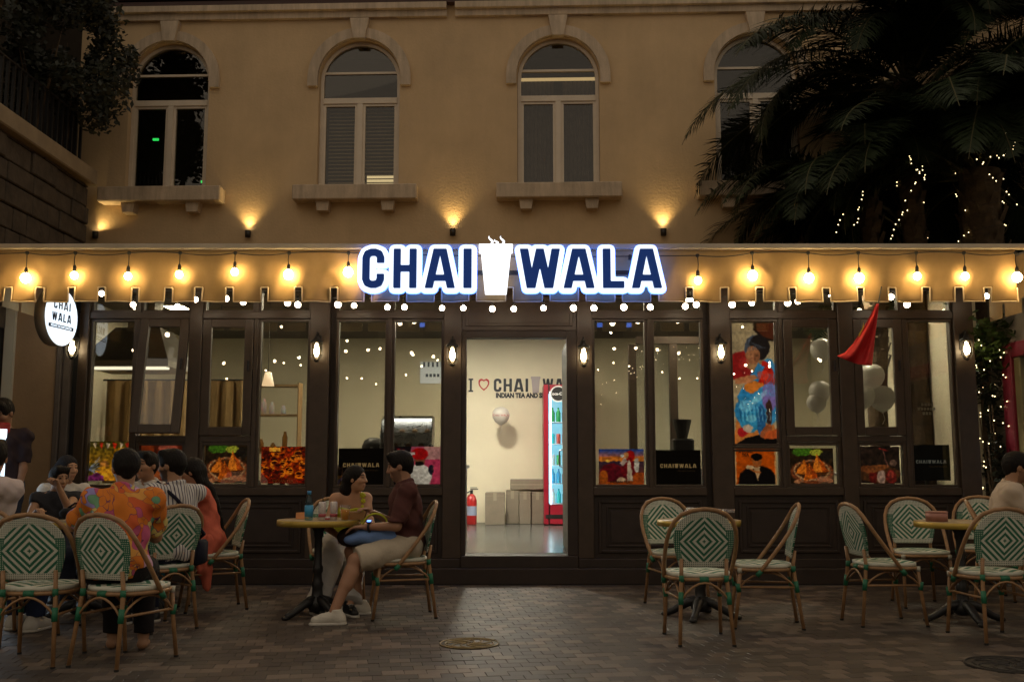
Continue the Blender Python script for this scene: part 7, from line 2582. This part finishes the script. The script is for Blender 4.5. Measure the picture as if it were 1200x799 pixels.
# ================================================================ red flag hanging from the canopy
t = thing('red_flag', 'red flag with a yellow star hanging folded from the canopy edge', 'flag', tuple(P3(1029, 356, VY - .06)))
M_flag = pm('flag_red', (.50, .012, .012), .75, var=.1, vscale=6)
poly_l = [(1027, 356), (1021, 368), (1012, 384), (1000, 402), (990, 413), (981, 417)]
poly_r = [(1030, 356), (1028, 372), (1026, 388), (1024.5, 404), (1023, 418), (1022, 428)]
vs, fs = [], []
nu, nv = 14, 20
for j in range(nv + 1):
    v_ = j / nv * 5
    i = min(int(v_), 4); fr = v_ - i
    lp = [poly_l[i][q] + (poly_l[i + 1][q] - poly_l[i][q]) * fr for q in (0, 1)]
    rp = [poly_r[i][q] + (poly_r[i + 1][q] - poly_r[i][q]) * fr for q in (0, 1)]
    for k in range(nu + 1):
        u = k / nu
        px, py = lp[0] + (rp[0] - lp[0]) * u, lp[1] + (rp[1] - lp[1]) * u
        py += 3.0 * math.sin(u * math.pi) * j / nv
        Yd = VY - .07 + .05 * (j / nv) * math.sin(u * 10 + j * .16) + .018 * (j / nv) * math.sin(u * 23 - j * .1)
        vs.append(tuple(P3(px, py, Yd) - t.location))
for j in range(nv):
    for k in range(nu):
        a = j * (nu + 1) + k
        fs.append([a, a + nu + 1, a + nu + 2, a + 1])
m = MB(); m.add(vs, fs); o = m.build('cloth', M_flag, t, True)
sol = o.modifiers.new('thickness', 'SOLIDIFY'); sol.thickness = .002
st = [(1012, 377), (1010.5, 385), (1006.5, 391), (1006, 396), (1009.5, 389), (1012.5, 383)]
m = MB(); m.add([tuple(P3(a, b, VY - .128) - t.location) for a, b in st], [[0, 1, 2, 3, 4, 5]]); m.build('star', pm('star_yellow', (.75, .50, .03), .7), t)
MB().tube([tuple(P3(1029, 357, VY - .06) - t.location), tuple(P3(1031, 346, VY - .05) - t.location), tuple(P3(1033, 336, VY - .03) - t.location)], .006, 6).build('pole', M_black, t)
# ================================================================ the lit lane behind the camera, mirrored in the panes
lane = thing('lane_lights', 'string of festoon bulbs across the lane seen mirrored in the panes', 'string lights', (0, -3.2, 3.6), 0, 'festoon strings over the lane')
cbl = []
for k in range(38):
    x = -10 + 20 * k / 37
    z = 3.75 + .35 * math.cos(k * .52) * .6
    cbl.append((x, -3.2 + .5 * math.sin(k * .4), z + .09))
    m = MB(); m.sphere((x, -3.2 + .5 * math.sin(k * .4), z), .035, 10, 7); m.build('bulb', M_lane, lane, True, world=True)
MB().tube(cbl, .005, 4).build('cable', M_cable, lane, world=True)
lane2 = thing('lane_lights', 'higher string of festoon bulbs across the lane seen mirrored in the panes', 'string lights', (0, -7, 4.6), 0, 'festoon strings over the lane')
cbl = []
for k in range(25):
    x = -11 + 22 * k / 24
    z = 4.6 + .5 * math.sin(k * .45)
    cbl.append((x, -7, z + .09))
    m = MB(); m.sphere((x, -7, z), .035, 10, 7); m.build('bulb', M_lane, lane2, True, world=True)
MB().tube(cbl, .005, 4).build('cable', M_cable, lane2, world=True)

t = thing('lane_building', 'dark building across the lane seen only mirrored in the panes', 'building', (0, -15, 0))
MB().box(-24, 24, -1, 0, 0, 9).build('wall', pm('lane_wall', (.05, .042, .034), .9, var=.2, vscale=1), t)
for k in range(9):
    MB().box(-18 + k * 4.4, -16.4 + k * 4.4, .002, .06, 4.2, 6.4).build('window_frame', pm('lane_frame', (.16, .13, .10), .6), t)

pts = []
for k in range(80):
    u = k / 79
    pts.append((1.5 + 5.5 * u + .3 * math.sin(k), -4.5 - 2 * u, 2.2 + 1.9 * math.sin(u * 3.0) + .25 * math.sin(k * 1.7)))
fairy('arc_lights', 'loose drape of fairy lights across the lane seen mirrored in the panes', pts, (4, -5, 2.2))
for o_ in list(bpy.data.objects):
    if o_.parent and o_.parent.name.startswith('arc_lights') and o_.name.startswith('lamps'):
        o_.data.materials[0] = M_lane

lane3 = thing('lane_lights', 'low dense string of small bulbs across the lane seen mirrored in the panes', 'string lights', (0, -1.6, 3.3), 0, 'festoon strings over the lane')
cbl = []
for k in range(54):
    x = -9.5 + 19 * k / 53
    y_ = -1.6 + .7 * math.sin(k * .33)
    z = 3.25 + .22 * math.sin(k * .61) + .05 * math.sin(k * 2.7)
    cbl.append((x, y_, z + .05))
    m = MB(); m.sphere((x, y_, z), .021, 8, 6); m.build('bulb', M_lane, lane3, True, world=True)
MB().tube(cbl, .004, 4).build('cable', M_cable, lane3, world=True)
